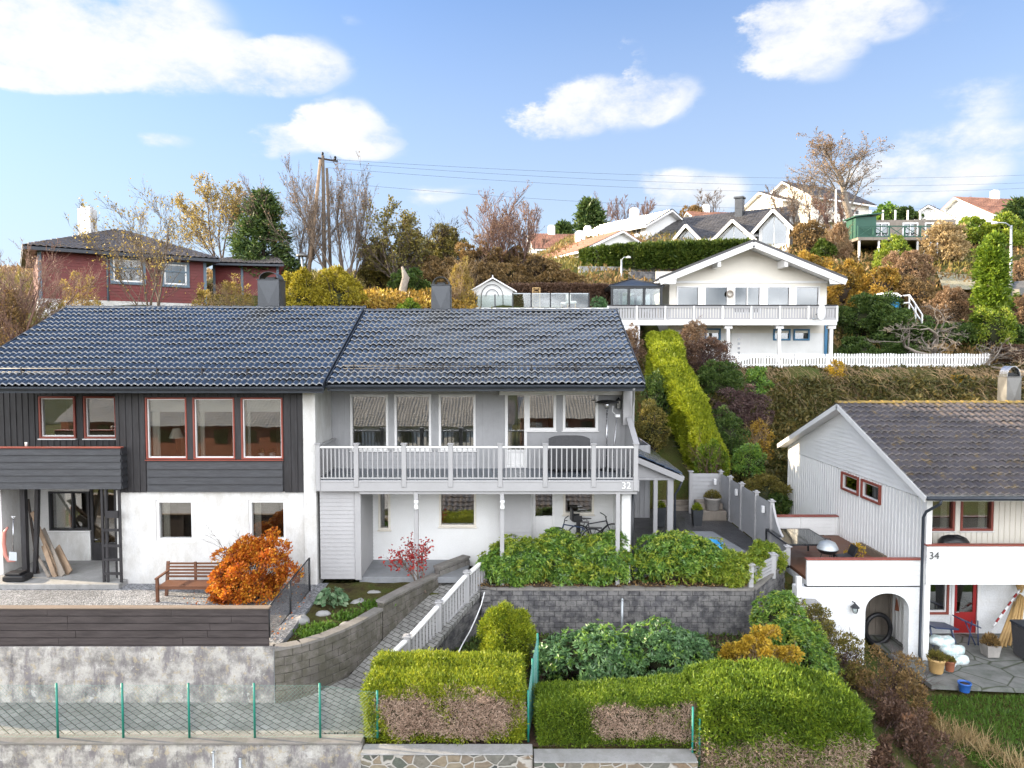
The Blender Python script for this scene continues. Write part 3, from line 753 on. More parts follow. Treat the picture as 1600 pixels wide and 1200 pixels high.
# ---- dark board fence on the stained wall
r = thing('board_fence', 'dark brown fence of wide horizontal boards with a weathered cap along the gravel yard', 'fence', (-10, 15.75, -6.68))
xr_ = PX(420,980,15.75); x_ = -17.0; z0_, z1_ = PZ(1019,15.75), PZ(951,15.75); nb = 6; p_ = (z1_-z0_)/nb
rnd = random.Random(4)
mb = MB(); mb.box(x_, xr_, 15.768, 15.772, z0_+.01, z1_-.01)
for i in range(nb):
    xx = x_
    while xx < xr_-.01:
        e = min(xr_, xx+rnd.uniform(2.6,3.8)); a = rnd.uniform(-.006,.006)
        mb.add([(xx+.004,15.74+a,z0_+i*p_+.012),(e-.004,15.74+a,z0_+i*p_+.012),(e-.004,15.74+a,z0_+(i+1)*p_-.008),(xx+.004,15.74+a,z0_+(i+1)*p_-.008),
                (xx+.004,15.765+a,z0_+i*p_+.012),(e-.004,15.765+a,z0_+i*p_+.012),(e-.004,15.765+a,z0_+(i+1)*p_-.008),(xx+.004,15.765+a,z0_+(i+1)*p_-.008)],
               [(0,1,2,3),(5,4,7,6),(0,4,5,1),(3,2,6,7),(0,3,7,4),(1,5,6,2)]); xx = e
mb.build('board_panel', M['fence_brown'], r)
for xx in np.arange(-16.5, xr_, 1.6):
    mb = MB(); mb.box(xx, xx+.09, 15.77, 15.86, z0_-.02, z1_); mb.build('post', M['fence_brown'], r)
mb = MB(); mb.bbox(-17, xr_+.03, 15.70, 15.88, z1_, z1_+.035, .008); mb.build('cap', M['cap_wood'], r)
# ================================================================ the two attached houses
YF = 22.0      # recessed facade
YB = 20.0      # balcony front
# ---------------------------------------------------------------- house 30 (left)
H30 = thing('terraced_house', 'left terraced house with black boards, red-framed windows and black tiled roof', 'house', (-10, 22, -6.75))
Y3 = 20.2
zE, zR = PZ(603,19.5), PZ(481.5,25.2)
xl, xr = -15.7, PX(505,608,19.5)
tile_field(H30, (xl,19.5,zE), (xr,19.5,zE), (xl,25.2,zR), (xr,25.2,zR), M['tile_black'], .18, .36, .055, .045, 8, 'roof_tiles')
def roof_body(par, xl, xr, ye, yr, zE, zR, back, mat_f, th=.20, fasc=.16, wallx=None):
    mb = MB(); zb = zR - (back-yr)*(zR-zE)/(yr-ye)
    mb.prism([(xl+.02,ye+.06,zE-.03),(xl+.02,yr,zR-.03),(xl+.02,back,zb-.03),(xl+.02,back,zb-th),(xl+.02,yr,zR-th-.05),(xl+.02,ye+.06,zE-th)], (xr-xl-.04,0,0))
    mb.build('roof_deck', mat_f, par)
    for x in (xl, xr-.03):
        mb = MB()
        mb.beam((x+.015,ye+.02,zE-.02),(x+.015,yr,zR-.02),.03,.20); mb.beam((x+.015,yr,zR-.02),(x+.015,back,zb-.02),.03,.20)
        mb.build('bargeboard', mat_f, par)
    mb = MB(); n = 9; vs = []; fs = []
    for i in range(n):
        a = math.pi*(1+i/(n-1)); vs += [(xl, ye-.02+.062*math.cos(a), zE-.05+.062*math.sin(a)), (xr, ye-.02+.062*math.cos(a), zE-.05+.062*math.sin(a))]
    for i in range(n-1): fs.append((2*i,2*i+1,2*i+3,2*i+2))
    mb.add(vs, fs, True); mb.box(xl,xr,ye+.045,ye+.06,zE-fasc,zE-.03)
    mb.build('gutter', mat_f, par)
    # ridge tiles
    mb = MB(); x = xl-.03
    while x < xr:
        e = min(x+.42, xr+.03)
        vs = []; fs = []
        for k in range(7):
            a = math.pi*k/6; c_, s_ = math.cos(a), math.sin(a)
            vs += [(x, yr+.12*c_, zR+.01+.085*s_), (e+.02, yr+.105*c_, zR+.0+.07*s_)]
        for k in range(6): fs.append((2*k,2*k+1,2*k+3,2*k+2))
        fs += [(0,2,4,6,8,10,12)]
        mb.add(vs, fs); x = e
    return mb
roof_body(H30, xl, xr, 19.5, 25.2, zE, zR, 30.8, M['fascia_dark']).build('ridge_tiles', M['tile_black'], H30)
mb = MB()   # plain back slope
slab_between(mb, (xl,25.25,zR+.02),(xr,25.25,zR+.02),(xr,30.8,zR-2.3),(xl,30.8,zR-2.3), .03); mb.build('back_roof', M['tile_black'], H30)
def snow_guard(par, xl, xr, y, z, slope):
    mb = MB(); 
    for k in (0.05, .15): mb.tube([(xl,y,z+k+.03),(xr,y,z+k+.03)], .013, 6)
    x = xl+.3
    while x < xr:
        mb.beam((x,y,z-.02),(x,y,z+.22),.03,.035,(1,0,0)); mb.beam((x,y,z+.2),(x,y+.22,z+.05),.03,.02); x += 1.28
    mb.build('snow_guard', M['black_wood'], par)
sl_ = (zR-zE)/5.7
snow_guard(H30, xl+.2, xr-.1, 20.15, zE+sl_*.65, sl_)
def chimney(par, x0, x1, y0, z0, z1, zc, mat, matc):
    d = (x1-x0)*.95
    mb = MB(); mb.bbox(x0, x1, y0, y0+d, z0, z1, .01)
    mb.bbox(x0-.03, x1+.03, y0-.03, y0+d+.03, z1-.03, z1, .006)
    o = mb.build('chimney', mat, par)
    m2 = MB(); c = .012   # folded cross ribs on the visible sides
    zz0 = z0+.05; q = [(x0,zz0),(x1,zz0),(x1,z1-.04),(x0,z1-.04)]; cx, cz = (x0+x1)/2, (zz0+z1-.04)/2
    m2.add([(x0,y0-.002,zz0),(x1,y0-.002,zz0),(x1,y0-.002,z1-.04),(x0,y0-.002,z1-.04),(cx,y0-.045,cz)], [(0,1,4),(1,2,4),(2,3,4),(3,0,4)])
    cy = y0+d/2
    for xs_, sg in ((x0-.002,-1),(x1+.002,1)):
        m2.add([(xs_,y0,zz0),(xs_,y0+d,zz0),(xs_,y0+d,z1-.04),(xs_,y0,z1-.04),(xs_+sg*.045,cy,cz)], [(0,1,4),(1,2,4),(2,3,4),(3,0,4)])
    m2.build('cladding', mat, o)
    m3 = MB(); r = (x1-x0)*.46; xc = (x0+x1)/2; zb = z1; hh = zc-z1; n = 14; vs = []; fs = []
    for i in range(n+1):
        a = math.pi*i/n; cxx, czz = math.cos(a), math.sin(a)
        for rr in (1.0, .94):
            for yy in (y0+.03, y0+d-.03): vs.append((xc+r*rr*cxx, yy, zb+hh*rr*czz))
    for i in range(n):
        a = i*4; b = a+4
        fs += [(a,a+1,b+1,b),(a+2,b+2,b+3,a+3),(a,b,b+2,a+2),(a+1,a+3,b+3,b+1)]
    m3.add(vs, fs, False); m3.build('cowl', matc, o)
    m4 = MB(); m4.bbox(xc-r*.5, xc+r*.5, y0+d*.3, y0+d*.7, z1, z1+hh*.35, .01); m4.build('flue', M['black_metal'], o)
    return o
p0, p1 = P(403,480,25.35), P(434.5,436,25.35)
chimney(H30, p0.x, PX(436,460,25.35), 25.35, p0.z-.8, p1.z, PZ(424,25.35), M['metal_dk'], M['metal_dk'])

# walls. openings in world x,z
def W(px0, py0, px1, py1, Y):
    a = P(px0, py1, Y); b = P(px1, py0, Y); c = P(px0, py0, Y); d = P(px1, py1, Y)
    return ((a.x+c.x)/2, (b.x+d.x)/2, a.z, b.z)
xw0, xw1 = PX(188,760,Y3), PX(474,700,Y3)
zfl = PZ(768,Y3)                      # floor line
up30 = [W(228.5,621,293,717.5,Y3), W(302.5,621,367.5,717.5,Y3), W(377.5,621,442.5,717.5,Y3)]
lo30 = [W(243,782,301.5,846,Y3), W(388,782,446,846,Y3)]
ztop = zE-.02
mb = MB(); wall_plain(mb, xw0, xw1, zfl, ztop, Y3, .14, up30); mb.build('upper_wall', M['black_wood'], H30)
pan = (up30[0][0]+.02, up30[2][1]-.02, zfl, up30[0][2]-.06)
mb = MB(); boards_v(mb, xw0, xw1, zfl-.02, ztop, Y3-.022, .19, .055, .022, [(up30[0][0]-.03, up30[2][1]+.03, pan[2]-.1, up30[0][3]+.02)])
for a, b in ((up30[0][1], up30[1][0]), (up30[1][1], up30[2][0])): mb.bbox(a, b, Y3-.035, Y3, up30[0][2], up30[0][3]+.02, .006)
mb.build('vertical_boards', M['black_wood'], H30)
mb = MB(); boards_h(mb, pan[0], pan[1], pan[2], pan[3], Y3-.03, .20, .045); mb.build('horizontal_boards', M['black_wood_h'], H30)
mb = MB(); wall_plain(mb, xw0, xw1, -6.85, zfl-.001, Y3+.03, .22, lo30); mb.build('lower_wall', M['stucco'], H30)
for i, o in enumerate(up30):
    wn = window(H30, *o, Y3, M['red_trim'], fw=.045, proud=.055, inner=M['white_trim'], room=M['room_lt'], roomdepth=2.5, curtain=[(0.02,.22)] if i == 0 else ([(0.02,.16)] if i == 1 else [(0.02,.12),(.9,.98)]), blind=.24)
mb = MB(); mb.bbox(up30[0][0]-.02, up30[2][1]+.02, Y3-.10, Y3-.05, up30[0][2]-.035, up30[0][2]-.008, .005); mb.build('window_ledge', M['red_trim'], H30)
for o in lo30: window(H30, *o, Y3+.10, M['white_trim'], fw=.075, proud=.04, room=M['room'], curtain=[(0.0,.2)], sill=M['white_trim'])
# white end strip of the party wall
xp0, xp1 = PX(474,700,Y3)+.003, PX(494.5,760,Y3)
mb = MB(); mb.bbox(xp0, xp1, Y3-.04, 25, -6.85, zE-.10, .01)
mb.build('party_wall', M['stucco'], H30)
# recessed left part (loggia)
wl = [W(62,619,119,685,YF), W(132,619,183,685,YF)]
zf3 = PZ(768,20.0)
mb = MB(); wall_plain(mb, -17.5, xw0+.0, zf3-.1, ztop+.4, YF, .1, wl); mb.build('loggia_wall', M['black_wood'], H30)
mb = MB(); boards_v(mb, -17.5, xw0, zf3-.1, ztop+.3, YF-.022, .19, .055, .022, [(a-.04,b+.04,c-.05,d+.04) for a,b,c,d in wl]); mb.build('vertical_boards', M['black_wood'], H30)
for o in wl: window(H30, *o, YF, M['red_trim'], fw=.06, proud=.06, inner=M['white_trim'], room=M['room_lt'], sill=M['white_trim'])
mb = MB(); mb.box(xw0-.14, xw0-.002, Y3+.02, YF+.1, -6.85, zf3); mb.build('side_wall', M['stucco'], H30)
mb = MB(); mb.box(xw0-.10, xw0-.002, Y3+.02, YF-.03, zf3+.002, ztop); mb.build('side_boards', M['black_wood'], H30)
mb = MB(); mb.box(-15.2, -14.95, 20.6, YF, -6.85, zf3); mb.build('side_wall', M['stucco'], H30)
lw = [W(76,768,139.5,829,YF), W(140,764,188,890,YF)]
mb = MB(); wall_plain(mb, -15.2, xw0, -6.85, zf3-.1, YF+.02, .1, lw); mb.build('porch_wall', M['stucco'], H30)
window(H30, *lw[0], YF+.02, M['black_wood'], fw=.06, room=M['room'], mull_v=((lw[0][0]+lw[0][1])/2+.1,), curtain=[(0.02,.42)], sill=M['white_trim'])
dx0, dx1, dz0, dz1 = lw[1]
mb = MB(); mb.bbox(dx0+.02, dx1, YF+.03, YF+.09, dz0, dz0+.85, .01); mb.box(dx0+.02,dx0+.1,YF+.03,YF+.09,dz0+.85,dz1); mb.box(dx1-.1,dx1,YF+.03,YF+.09,dz0+.85,dz1); mb.box(dx0+.5,dx0+.56,YF+.03,YF+.09,dz0+.85,dz1)
do = mb.build('door', M['black_wood'], H30)
mb = MB(); mb.box(dx0+.1, dx1-.1, YF+.055, YF+.065, dz0+.85, dz1); mb.build('pane', M['glass'], do)
mb = MB(); mb.tube([(dx0+.12,YF+.0,dz0+.95),(dx0+.24,YF+.0,dz0+.95)], .012, 8); mb.tube([(dx0+.12,YF+.03,dz0+.95),(dx0+.12,YF+.0,dz0+.95)], .012, 8); mb.build('handle', M['steel'], do)
# dark interior box behind everything stops light leaking
mb = MB(); mb.box(-15.0, xp0, 25.0, 25.1, -6.8, zR-.4); mb.box(-15.2,-15.1,YF,30.5,-6.8,zE); mb.box(-15.2,xp0,30.3,30.4,-6.8,zE-.2); mb.build('rear_wall', M['stucco'], H30)
# balcony
Yb3 = 19.9
bx1 = PX(188.5,700,Yb3); bt = PZ(698,Yb3); bb = PZ(764,Yb3)
mb = MB(); boards_h(mb, -15.6, bx1, bb, bt-.04, Yb3, .21, .045); Mx = frame_M((bx1,Yb3,0), R(90)); m2 = MB(Mx); boards_h(m2, 0, .28, bb, bt-.04, 0, .21, .04)
n = len(mb.v); mb.v += m2.v; mb.f += [tuple(i+n for i in q) for q in m2.f]; mb.sm += m2.sm
mb.build('balcony_boards', M['black_wood_h'], H30)
mb = MB(); mb.bbox(-15.6, bx1+.04, Yb3-.07, Yb3+.10, bt-.04, bt-.005, .006); mb.build('balcony_rail', M['red_trim'], H30)
mb = MB(); mb.box(-15.6, bx1, Yb3+.03, YF, bb+.02, bb+.16); mb.box(-15.6,bx1,Yb3+.03,Yb3+.08,bb+.16,bt-.04); mb.build('balcony_floor', M['black_wood'], H30)
# braces under the balcony
mb = MB(); px_ = PX(34,800,20.5)
mb.beam((px_,20.6,-6.6),(px_,20.6,bb),.14,.14,(0,1,0)); mb.beam((px_+.35,20.6,-5.4),(px_+.62,20.3,bb),.10,.12,(0,1,0)); mb.beam((px_+.2,20.7,-6.6),(px_+.35,20.6,-5.4),.10,.10,(0,1,0))
mb.build('timber_brace', M['black_wood'], H30)
# ladder-like trellis column
mb = MB(); a, b = PX(160,800,19.95), PX(188,800,19.95)
for x in (a, a+.11, b-.02): mb.beam((x,19.95,-6.62),(x,19.95,bb),.06,.06,(0,1,0))
for z in (-6.35,-5.95,-5.55,-5.1): mb.beam((a,19.93,z),(b,19.93,z),.05,.07)
mb.box(a+.12,b-.04,19.90,19.96,-4.75,-4.55); mb.beam((a+.16,20.35,-6.6),(a+.16,20.35,bb),.07,.07,(0,1,0)); mb.beam((b-.05,20.35,-6.6),(b-.05,20.35,bb),.07,.07,(0,1,0))
mb.build('trellis_column', M['black_wood'], H30)

# ---------------------------------------------------------------- house 32 (centre)
H32 = thing('terraced_house', 'centre terraced house with grey boards, white balcony rails and black tiled roof, numbered 32', 'house', (-1, 22, -6.6))
zE2, zR2 = PZ(600,19.7), PZ(486,25.1)
x2l, x2r = xr+.035, PX(1008,603,19.7)
x2m = PX(515,606,19.7)
tile_field(H32, (x2l,19.7,zE2), (x2r,19.7,zE2), (x2l,25.1,zR2), (x2r,25.1,zR2), M['tile_black'], .185, .355, .055, .045, 8, 'roof_tiles')
roof_body(H32, x2l, x2r, 19.7, 25.1, zE2, zR2, 30.6, M['fascia_dark']).build('ridge_tiles', M['tile_black'], H32)
mb = MB(); slab_between(mb, (x2l,25.15,zR2+.02),(x2r,25.15,zR2+.02),(x2r,30.6,zR2-2.3),(x2l,30.6,zR2-2.3), .03); mb.build('back_roof', M['tile_black'], H32)
snow_guard(H32, x2l+.3, x2r-.1, 20.45, zE2+(zR2-zE2)/5.4*.75, 0)
chimney(H32, PX(674,460,25.3), PX(703,460,25.3), 25.3, PZ(484,25.3)-.8, PZ(444.5,25.3), PZ(432,25.3), M['metal_dk'], M['metal_dk'])
# soffit
mb = MB(); mb.box(x2l, x2r-.05, 19.78, YF+.1, zE2-.19, zE2-.165); mb.build('soffit', M['grey_mid'], H32)
zt2 = zE2-.19
xa, xb = PX(515,650,YF)-.05, PX(985,650,YF)
zd = PZ(750,YB)               # deck top
u1 = [W(547.5,616,607,704,YF), W(616.5,616,674,704,YF), W(685.5,616,743.5,704,YF)]
drr = W(789,613,823.5,735,YF); drr = (drr[0], drr[1], zd+.02, drr[3])
u2 = [W(823.5,613,869,673,YF), W(879,613,934.5,673,YF)]
ops = u1+[drr]+u2
mb = MB(); wall_plain(mb, xa, xb, zd-.15, zt2, YF, .14, ops); mb.build('upper_wall', M['grey_mid'], H32)
pan = (u1[0][0], u1[2][1], zd, u1[0][2]-.03)
mb = MB(); boards_v(mb, xa, xb, zd, zt2, YF-.022, .165, .045, .022, ops+[(pan[0]-.02, pan[1]+.02, pan[2]-.1, pan[3]+.04)])
mb.build('vertical_boards', M['grey_mid'], H32)
mb = MB(); boards_h(mb, pan[0], pan[1], pan[2], pan[3], YF-.03, .13, .025); mb.build('horizontal_boards', M['grey_mid'], H32)
for (a, b) in ((u1[0][1], u1[1][0]), (u1[1][1], u1[2][0]), (u2[0][1], u2[1][0])):
    mb = MB(); mb.bbox(a, b, YF-.03, YF-.001, u1[0][2] if a < 0 else u2[0][2], u1[0][3], .006); mb.build('trim_board', M['grey_mid'], H32)
for o in u1: window(H32, *o, YF, M['white_trim'], fw=.075, proud=.05, room=M['room'], roomdepth=3.0, sill=M['white_trim'])
for o in u2: window(H32, *o, YF, M['white_trim'], fw=.085, proud=.05, room=M['room'], roomdepth=3.0, sill=M['white_trim'])
window(H32, *drr, YF, M['white_trim'], fw=.09, proud=.05, room=M['room'], roomdepth=3.0, mull_h=(zd+.55,), name='balcony_door')
mb = MB(); mb.bbox(drr[0]+.09, drr[1]-.09, YF+.02, YF+.05, drr[2]+.09, zd+.52, .01); mb.build('door_panel', M['white_trim'], H32)
# awning cassette
aw = MB(); a0, a1 = PX(780,615,YF-.2), PX(979,615,YF-.2); az = PZ(614,YF-.2)
aw.bbox(a0, a1, YF-.26, YF-.08, az-.05, az+.07, .02); aw.bbox(a0,a1,YF-.27,YF-.265,az-.06,az-.03,.002)
tag(aw.build('awning_cassette', M['white_trim']), 'long white rolled-up awning cassette fixed under the eave above the balcony door', 'awning')
# balcony deck, beam, rails
bl, br = PX(493.5,760,YB), PX(999,760,YB)
zb0 = PZ(768,YB)
mb = MB(); mb.bbox(bl, br, YB, YB+.05, zb0, zd-.01, .008); mb.bbox(bl,br,YB-.012,YB-.001,PZ(752.5,YB)-.02,PZ(752.5,YB)+.03,.004)
bo = mb.build('balcony_fascia', M['grey_lt'], H32)
mb = MB(); n = 16; dw = (YF-YB-.06)/n
for i in range(n): mb.box(bl+.02, br-.02, YB+.055+i*dw, YB+.05+(i+1)*dw-.004, zd-.04, zd)
mb.build('balcony_floor', M['deck_grey'], H32)
mb = MB(); mb.box(bl+.03, br-.03, YB+.05, YF, zb0+.02, zd-.045); mb.build('deck_joists', M['grey_mid'], H32)
rt = PZ(697.5,YB); rb = PZ(747.5,YB)
posts = [PX(x,720,YB) for x in (496.5,556.5,631,704,781.5,852,927.5)] + [PX(993.5,720,YB)]
railing = MB()
for i, x in enumerate(posts):
    m = MB(); w2 = .065; m.bbox(x-w2, x+w2, YB-.03, YB+.10, zd-.20 if 0 < i < len(posts)-1 else zb0+.02, rt+.05, .008); m.bbox(x-w2-.025, x+w2+.025, YB-.055, YB+.125, rt+.05, rt+.085, .01)
    m.build('balcony_post', M['grey_lt'], H32)
for x0, x1 in zip(posts, posts[1:]):
    m = MB(); m.bbox(x0+.066, x1-.066, YB-.02, YB+.09, rt-.05, rt, .008); m.build('top_rail', M['white_trim'], H32)
    m = MB(); m.bbox(x0+.066, x1-.066, YB+.015, YB+.06, rb-.02, rb+.02, .005)
    nb = 8; 
    for k in range(nb):
        xx = x0+.066+(x1-x0-.13)*(k+.75)/(nb+.5); m.box(xx-.016, xx+.016, YB+.018, YB+.055, rb+.02, rt-.05)
    m.build('balusters', M['grey_lt'], H32)
# return rail on the left side
m = MB(); m.beam((bl+.05,YB+.1,rt-.02),(bl+.05,YF-.02,rt-.02),.08,.05); m.beam((bl+.05,YB+.1,rb),(bl+.05,YF-.02,rb),.04,.04)
for k in range(14): m.box(bl+.035,bl+.067,YB+.2+k*.13,YB+.23+k*.13,rb,rt-.03)
m.build('side_rail', M['grey_lt'], H32)
# right wind-screen wall of the balcony with sloping cap
xs = br-.06
zs0, zs1 = rt+.02, PZ(647,YF)
mb = MB(); mb.prism([(xs-.05,YB+.1,zb0+.1),(xs-.05,YF,zb0+.1),(xs-.05,YF,zs1),(xs-.05,YF-.35,zs1),(xs-.05,YB+.1,zs0)], (.08,0,0)); mb.build('side_screen', M['grey_mid'], H32)
mb = MB(); mb.beam((xs-.01,YB+.09,zs0+.02),(xs-.01,YF-.33,zs1+.02),.16,.04); mb.build('screen_cap', M['grey_lt'], H32)
mb = MB(); xw_ = PX(985,640,YF-.5); mb.bbox(xw_-.22, xw_+.02, YF-.5, YF+.1, zs1-.3, zt2, .01); mb.build('corner_wall', M['grey'], H32)
mb = MB(); mb.box(xb-.0, xb+.1, YF, 30.5, -6.8, zE2-.1); mb.box(xa,xb,30.4,30.5,-6.8,zE2-.2); mb.box(xa,xb,25.0,25.1,-6.8,zR2-.4)
mb.prism([(xb-.0,YF-.4,zE2-.1),(xb-.0,30.5,zE2-.1),(xb,25.1,zR2-.15)],(.1,0,0)); mb.build('end_wall', M['grey'], H32)
# ground storey
zc = zb0-.005; zg = -6.62
xs1 = PX(565,850,20.25); xs2 = PX(583,850,21.9)
mb = MB(); boards_h(mb, bl+.04, PX(556,850,20.22), zg+.02, zc, 20.25, .115, .016); mb.box(bl+.04, xs1-.01, 20.27, 20.34, zg, zc); mb.build('store_front', M['grey'], H32)
mb = MB(); mb.bbox(PX(555,850,20.2), xs1, 20.18, 20.30, zg, zc, .008); mb.build('store_corner', M['grey_lt'], H32)
mb = MB(frame_M((xs1-.02,20.3,0), R(90))); boards_h(mb, 0, 1.7, zg, zc, 0, .115, .016); mb.build('store_side', M['grey'], H32)
l1 = [W(591,767,610,828,YF), W(686,767,744,823,YF)]
l2 = [W(880,767,928,804,YF)]; ld = W(832.5,770,867,880,YF); ld = (ld[0], ld[1], zg, zc+.0)
xg0, xg1 = PX(782,800,YF), PX(829,800,YF)
xend = PX(985,850,20.35)
mb = MB(); wall_plain(mb, xs1-.05, xend, zg-.15, zc+.15, YF, .16, l1+l2+[ld]); mb.build('ground_wall', M['stucco_lt'], H32)
for o in l1: window(H32, *o, YF+.03, M['cream'], fw=.07, proud=.06, room=M['room'], sill=M['cream'])
for o in l2: window(H32, *o, YF+.03, M['cream'], fw=.07, proud=.06, room=M['room'], sill=M['cream'])
mb = MB(); boards_h(mb, xg0, xg1, zg, zc, YF-.45, .13, .018); mb.box(xg0,xg1,YF-.43,YF-.02,zg,zc); mb.build('meter_cupboard', M['grey'], H32)
dm = window(H32, ld[0], ld[1], zg+.02, zc-.02, YF+.03, M['white_trim'], fw=.08, proud=.05, room=M['room'], name='entrance_door')
mb = MB(); mb.bbox(ld[0]+.08, ld[1]-.08, YF+.03, YF+.08, zg+.1, PZ(807,YF), .01); mb.build('door_leaf', M['white_trim'], H32)
mb = MB(); mb.bbox(PX(971,850,20.3), xend, 20.32, YF+.16, -6.8, zc, .01); mb.build('wall_end', M['stucco_lt'], H32)
mb = MB(); mb.tube([(xend+.05,20.3,zc+.02),(xend+.05,20.3,-6.7)], .04, 10); mb.build('downpipe', M['black_metal'], H32)
dpx = PX(982,640,20.3)
mb = MB(); mb.tube([(x2r-.3,19.72,zE2-.10),(x2r-.3,19.8,zE2-.2),(xw_+.07,21.35,zE2-.55),(xw_+.07,21.4,zE2-.8),(xw_+.07,21.4,zd-.2)], .035, 10); mb.build('downpipe', M['grey_mid'], H32)
for px in (650.5,784.5,965):
    x = PX(px,830,YB+.1); m = MB(); m.bbox(x-.06, x+.06, YB+.05, YB+.17, -6.75, zb0-.01, .008)
    m.build('porch_post', M['grey'], H32)
m = MB(); m.bbox(xs1, br-.05, YB+.06, YB+.16, zb0-.09, zb0-.003, .006); m.build('porch_beam', M['grey_lt'], H32)
for px in (650.5,785):
    x = PX(px,788,YB); z = PZ(788,YB); m = MB()
    m.lathe((x,YB-.03,z-.13), [(.0,0),(.062,0),(.065,.02),(.065,.07),(.06,.075),(.06,.16),(.066,.165),(.066,.25),(.0,.26)], 18, False); m.box(x-.02,x+.02,YB-.01,YB+.06,z-.05,z+.08)
    tag(m.build('wall_lamp', M['plastic_white']), 'white cylinder lamp on the porch post left of the wide ground-floor window' if px < 700 else 'white cylinder lamp on the porch post right of the wide ground-floor window', 'lamp')
text_obj('32', .27, M['digits_white'], H32, (PX(971,762,YB), YB-.012, PZ(763.5,YB)), .006)
# ================================================================ house 34 (right, lower)
H34 = thing('terraced_house', 'lower white terraced house on the right with brown tiled roof and red-framed windows, numbered 34', 'house', (14, 22, -8.9))
YE4, YR4, YK4 = 19.5, 25.0, 30.5
zE4, zR4 = PZ(775,YE4), PZ(630,YR4)
x4 = PX(1447,775,YE4); x4r = 27.0
tile_field(H34, (x4,YE4,zE4), (x4r,YE4,zE4), (x4,YR4,zR4), (x4r,YR4,zR4), M['tile_brown'], .24, .37, .06, .055, 8, 'roof_tiles')
def gable_roof_parts(par, xl, xr, ye, yr, yk, zE, zR, mat_g, mat_b, ridge_mat, back_mat):
    zb = zR-(yk-yr)*(zR-zE)/(yr-ye)
    mb = MB(); mb.prism([(xl+.03,ye+.06,zE-.04),(xl+.03,yr,zR-.04),(xl+.03,yk,zb-.04),(xl+.03,yk,zb-.16),(xl+.03,yr,zR-.2),(xl+.03,ye+.06,zE-.16)], (xr-xl,0,0)); mb.build('roof_deck', mat_b, par)
    mb = MB(); slab_between(mb, (xl,yr+.05,zR+.02),(xr,yr+.05,zR+.02),(xr,yk,zb+.02),(xl,yk,zb+.02),.05); mb.build('back_roof', back_mat, par)
    mb = MB(); mb.beam((xl-.005,ye+.0,zE-.10),(xl-.005,yr+.03,zR-.10),.035,.17); mb.beam((xl-.005,yr-.03,zR-.10),(xl-.005,yk,zb-.10),.035,.17); mb.build('bargeboard', mat_b, par)
    mb = MB(); mb.tube([(xl,ye-.05,zE-.06),(xr,ye-.05,zE-.06)], .06, 10); mb.build('gutter', mat_g, par)
    mb = MB(); x = xl-.03
    while x < xr:
        e = min(x+.40, xr); vs = []; fs = []
        for k in range(7):
            a = math.pi*k/6; vs += [(x, yr+.13*math.cos(a), zR+.015+.09*math.sin(a)), (e+.02, yr+.115*math.cos(a), zR+.005+.075*math.sin(a))]
        for k in range(6): fs.append((2*k,2*k+1,2*k+3,2*k+2))
        fs.append((0,2,4,6,8,10,12)); mb.add(vs, fs); x = e
    mb.build('ridge_tiles', ridge_mat, par)
gable_roof_parts(H34, x4, x4r, YE4, YR4, YK4, zE4, zR4, M['fascia_dark'], M['white_trim'], M['ridge_moss'], M['tile_brown'])
chimney(H34, PX(1573.5,600,25.6), PX(1596,600,25.6), 25.6, PZ(628,25.6)-.6, PZ(588,25.6), PZ(572,25.6), M['metal'], M['steel'])
# gable wall facing left: local x runs from back to front
xg = 11.85; yb_ = 30.3; yf_ = 20.2
MxL = frame_M((xg, yb_, 0), R(-90)); Lw = yb_-yf_
def slope_z(lx):
    y = yb_-lx
    return (zR4-.12)-abs(y-YR4)*(zR4-zE4)/(YR4-YE4)
zs_ = PZ(703,30.3)  # height where upright boards give way to lying boards
ga = []
for (a,b,c,d) in ((1316,740,1343,770),(1347,750,1377,786)):
    # intersect pixel columns with the plane x = xg
    def lyx(px, py): 
        lo, hi = 15.0, 35.0
        for _ in range(50):
            m = (lo+hi)/2
            if P(px, py, m).x < xg: lo = m
            else: hi = m
        return m
    y0, y1 = lyx(a, (b+d)/2), lyx(c, (b+d)/2)
    ga.append((yb_-y0, yb_-y1, PZ(d-3,(y0+y1)/2), PZ(b+3,(y0+y1)/2)))
zlo = min(g[2] for g in ga); zhi = max(g[3] for g in ga)
ga = [(a, b, zlo, zhi) for a, b, c, d in ga]
mb = MB(MxL)
k = 50; pts = [(0,.03,-7.2),(Lw,.03,-9.1)] + [(Lw-Lw*i/k, .03, slope_z(Lw-Lw*i/k)) for i in range(k+1)]
for a, b in segs(0, Lw, [(g[0], g[1]) for g in ga]): mb.prism([(a,.03,-9.1),(b,.03,-9.1)]+[(b-(b-a)*i/8,.03,min(slope_z(b-(b-a)*i/8), 99)) for i in range(9)], (0,.12,0))
for g in ga: 
    mb.box(g[0],g[1],.03,.15,-9.1,g[2]); mb.prism([(g[0],.03,g[3]),(g[1],.03,g[3]),(g[1],.03,slope_z(g[1])),((g[0]+g[1])/2,.03,slope_z((g[0]+g[1])/2)),(g[0],.03,slope_z(g[0]))],(0,.12,0))
mb.build('gable_wall', M['white'], H34)
mb = MB(MxL); boards_v(mb, 0.02, Lw, -8.9, zs_, 0.005, .19, .05, .022, ga); mb.build('upright_boards', M['white'], H34)
def xr_g(z):
    t = (zR4-.12-z)/((zR4-zE4)/(YR4-YE4)); return (max(0, yb_-YR4-t), min(Lw, yb_-YR4+t))
mb = MB(MxL); boards_h(mb, 0, Lw, zs_+.02, zR4-.2, -.01, .15, .022, (), xr_g); mb.build('lying_boards', M['white'], H34)
for g in ga: window(H34, *g, -.02, M['red_trim'], fw=.07, proud=.05, Mx=MxL, room=M['room'], roomdepth=1.2, curtain=[(0.03,.3),(.7,.97)], inner=M['white_trim'])
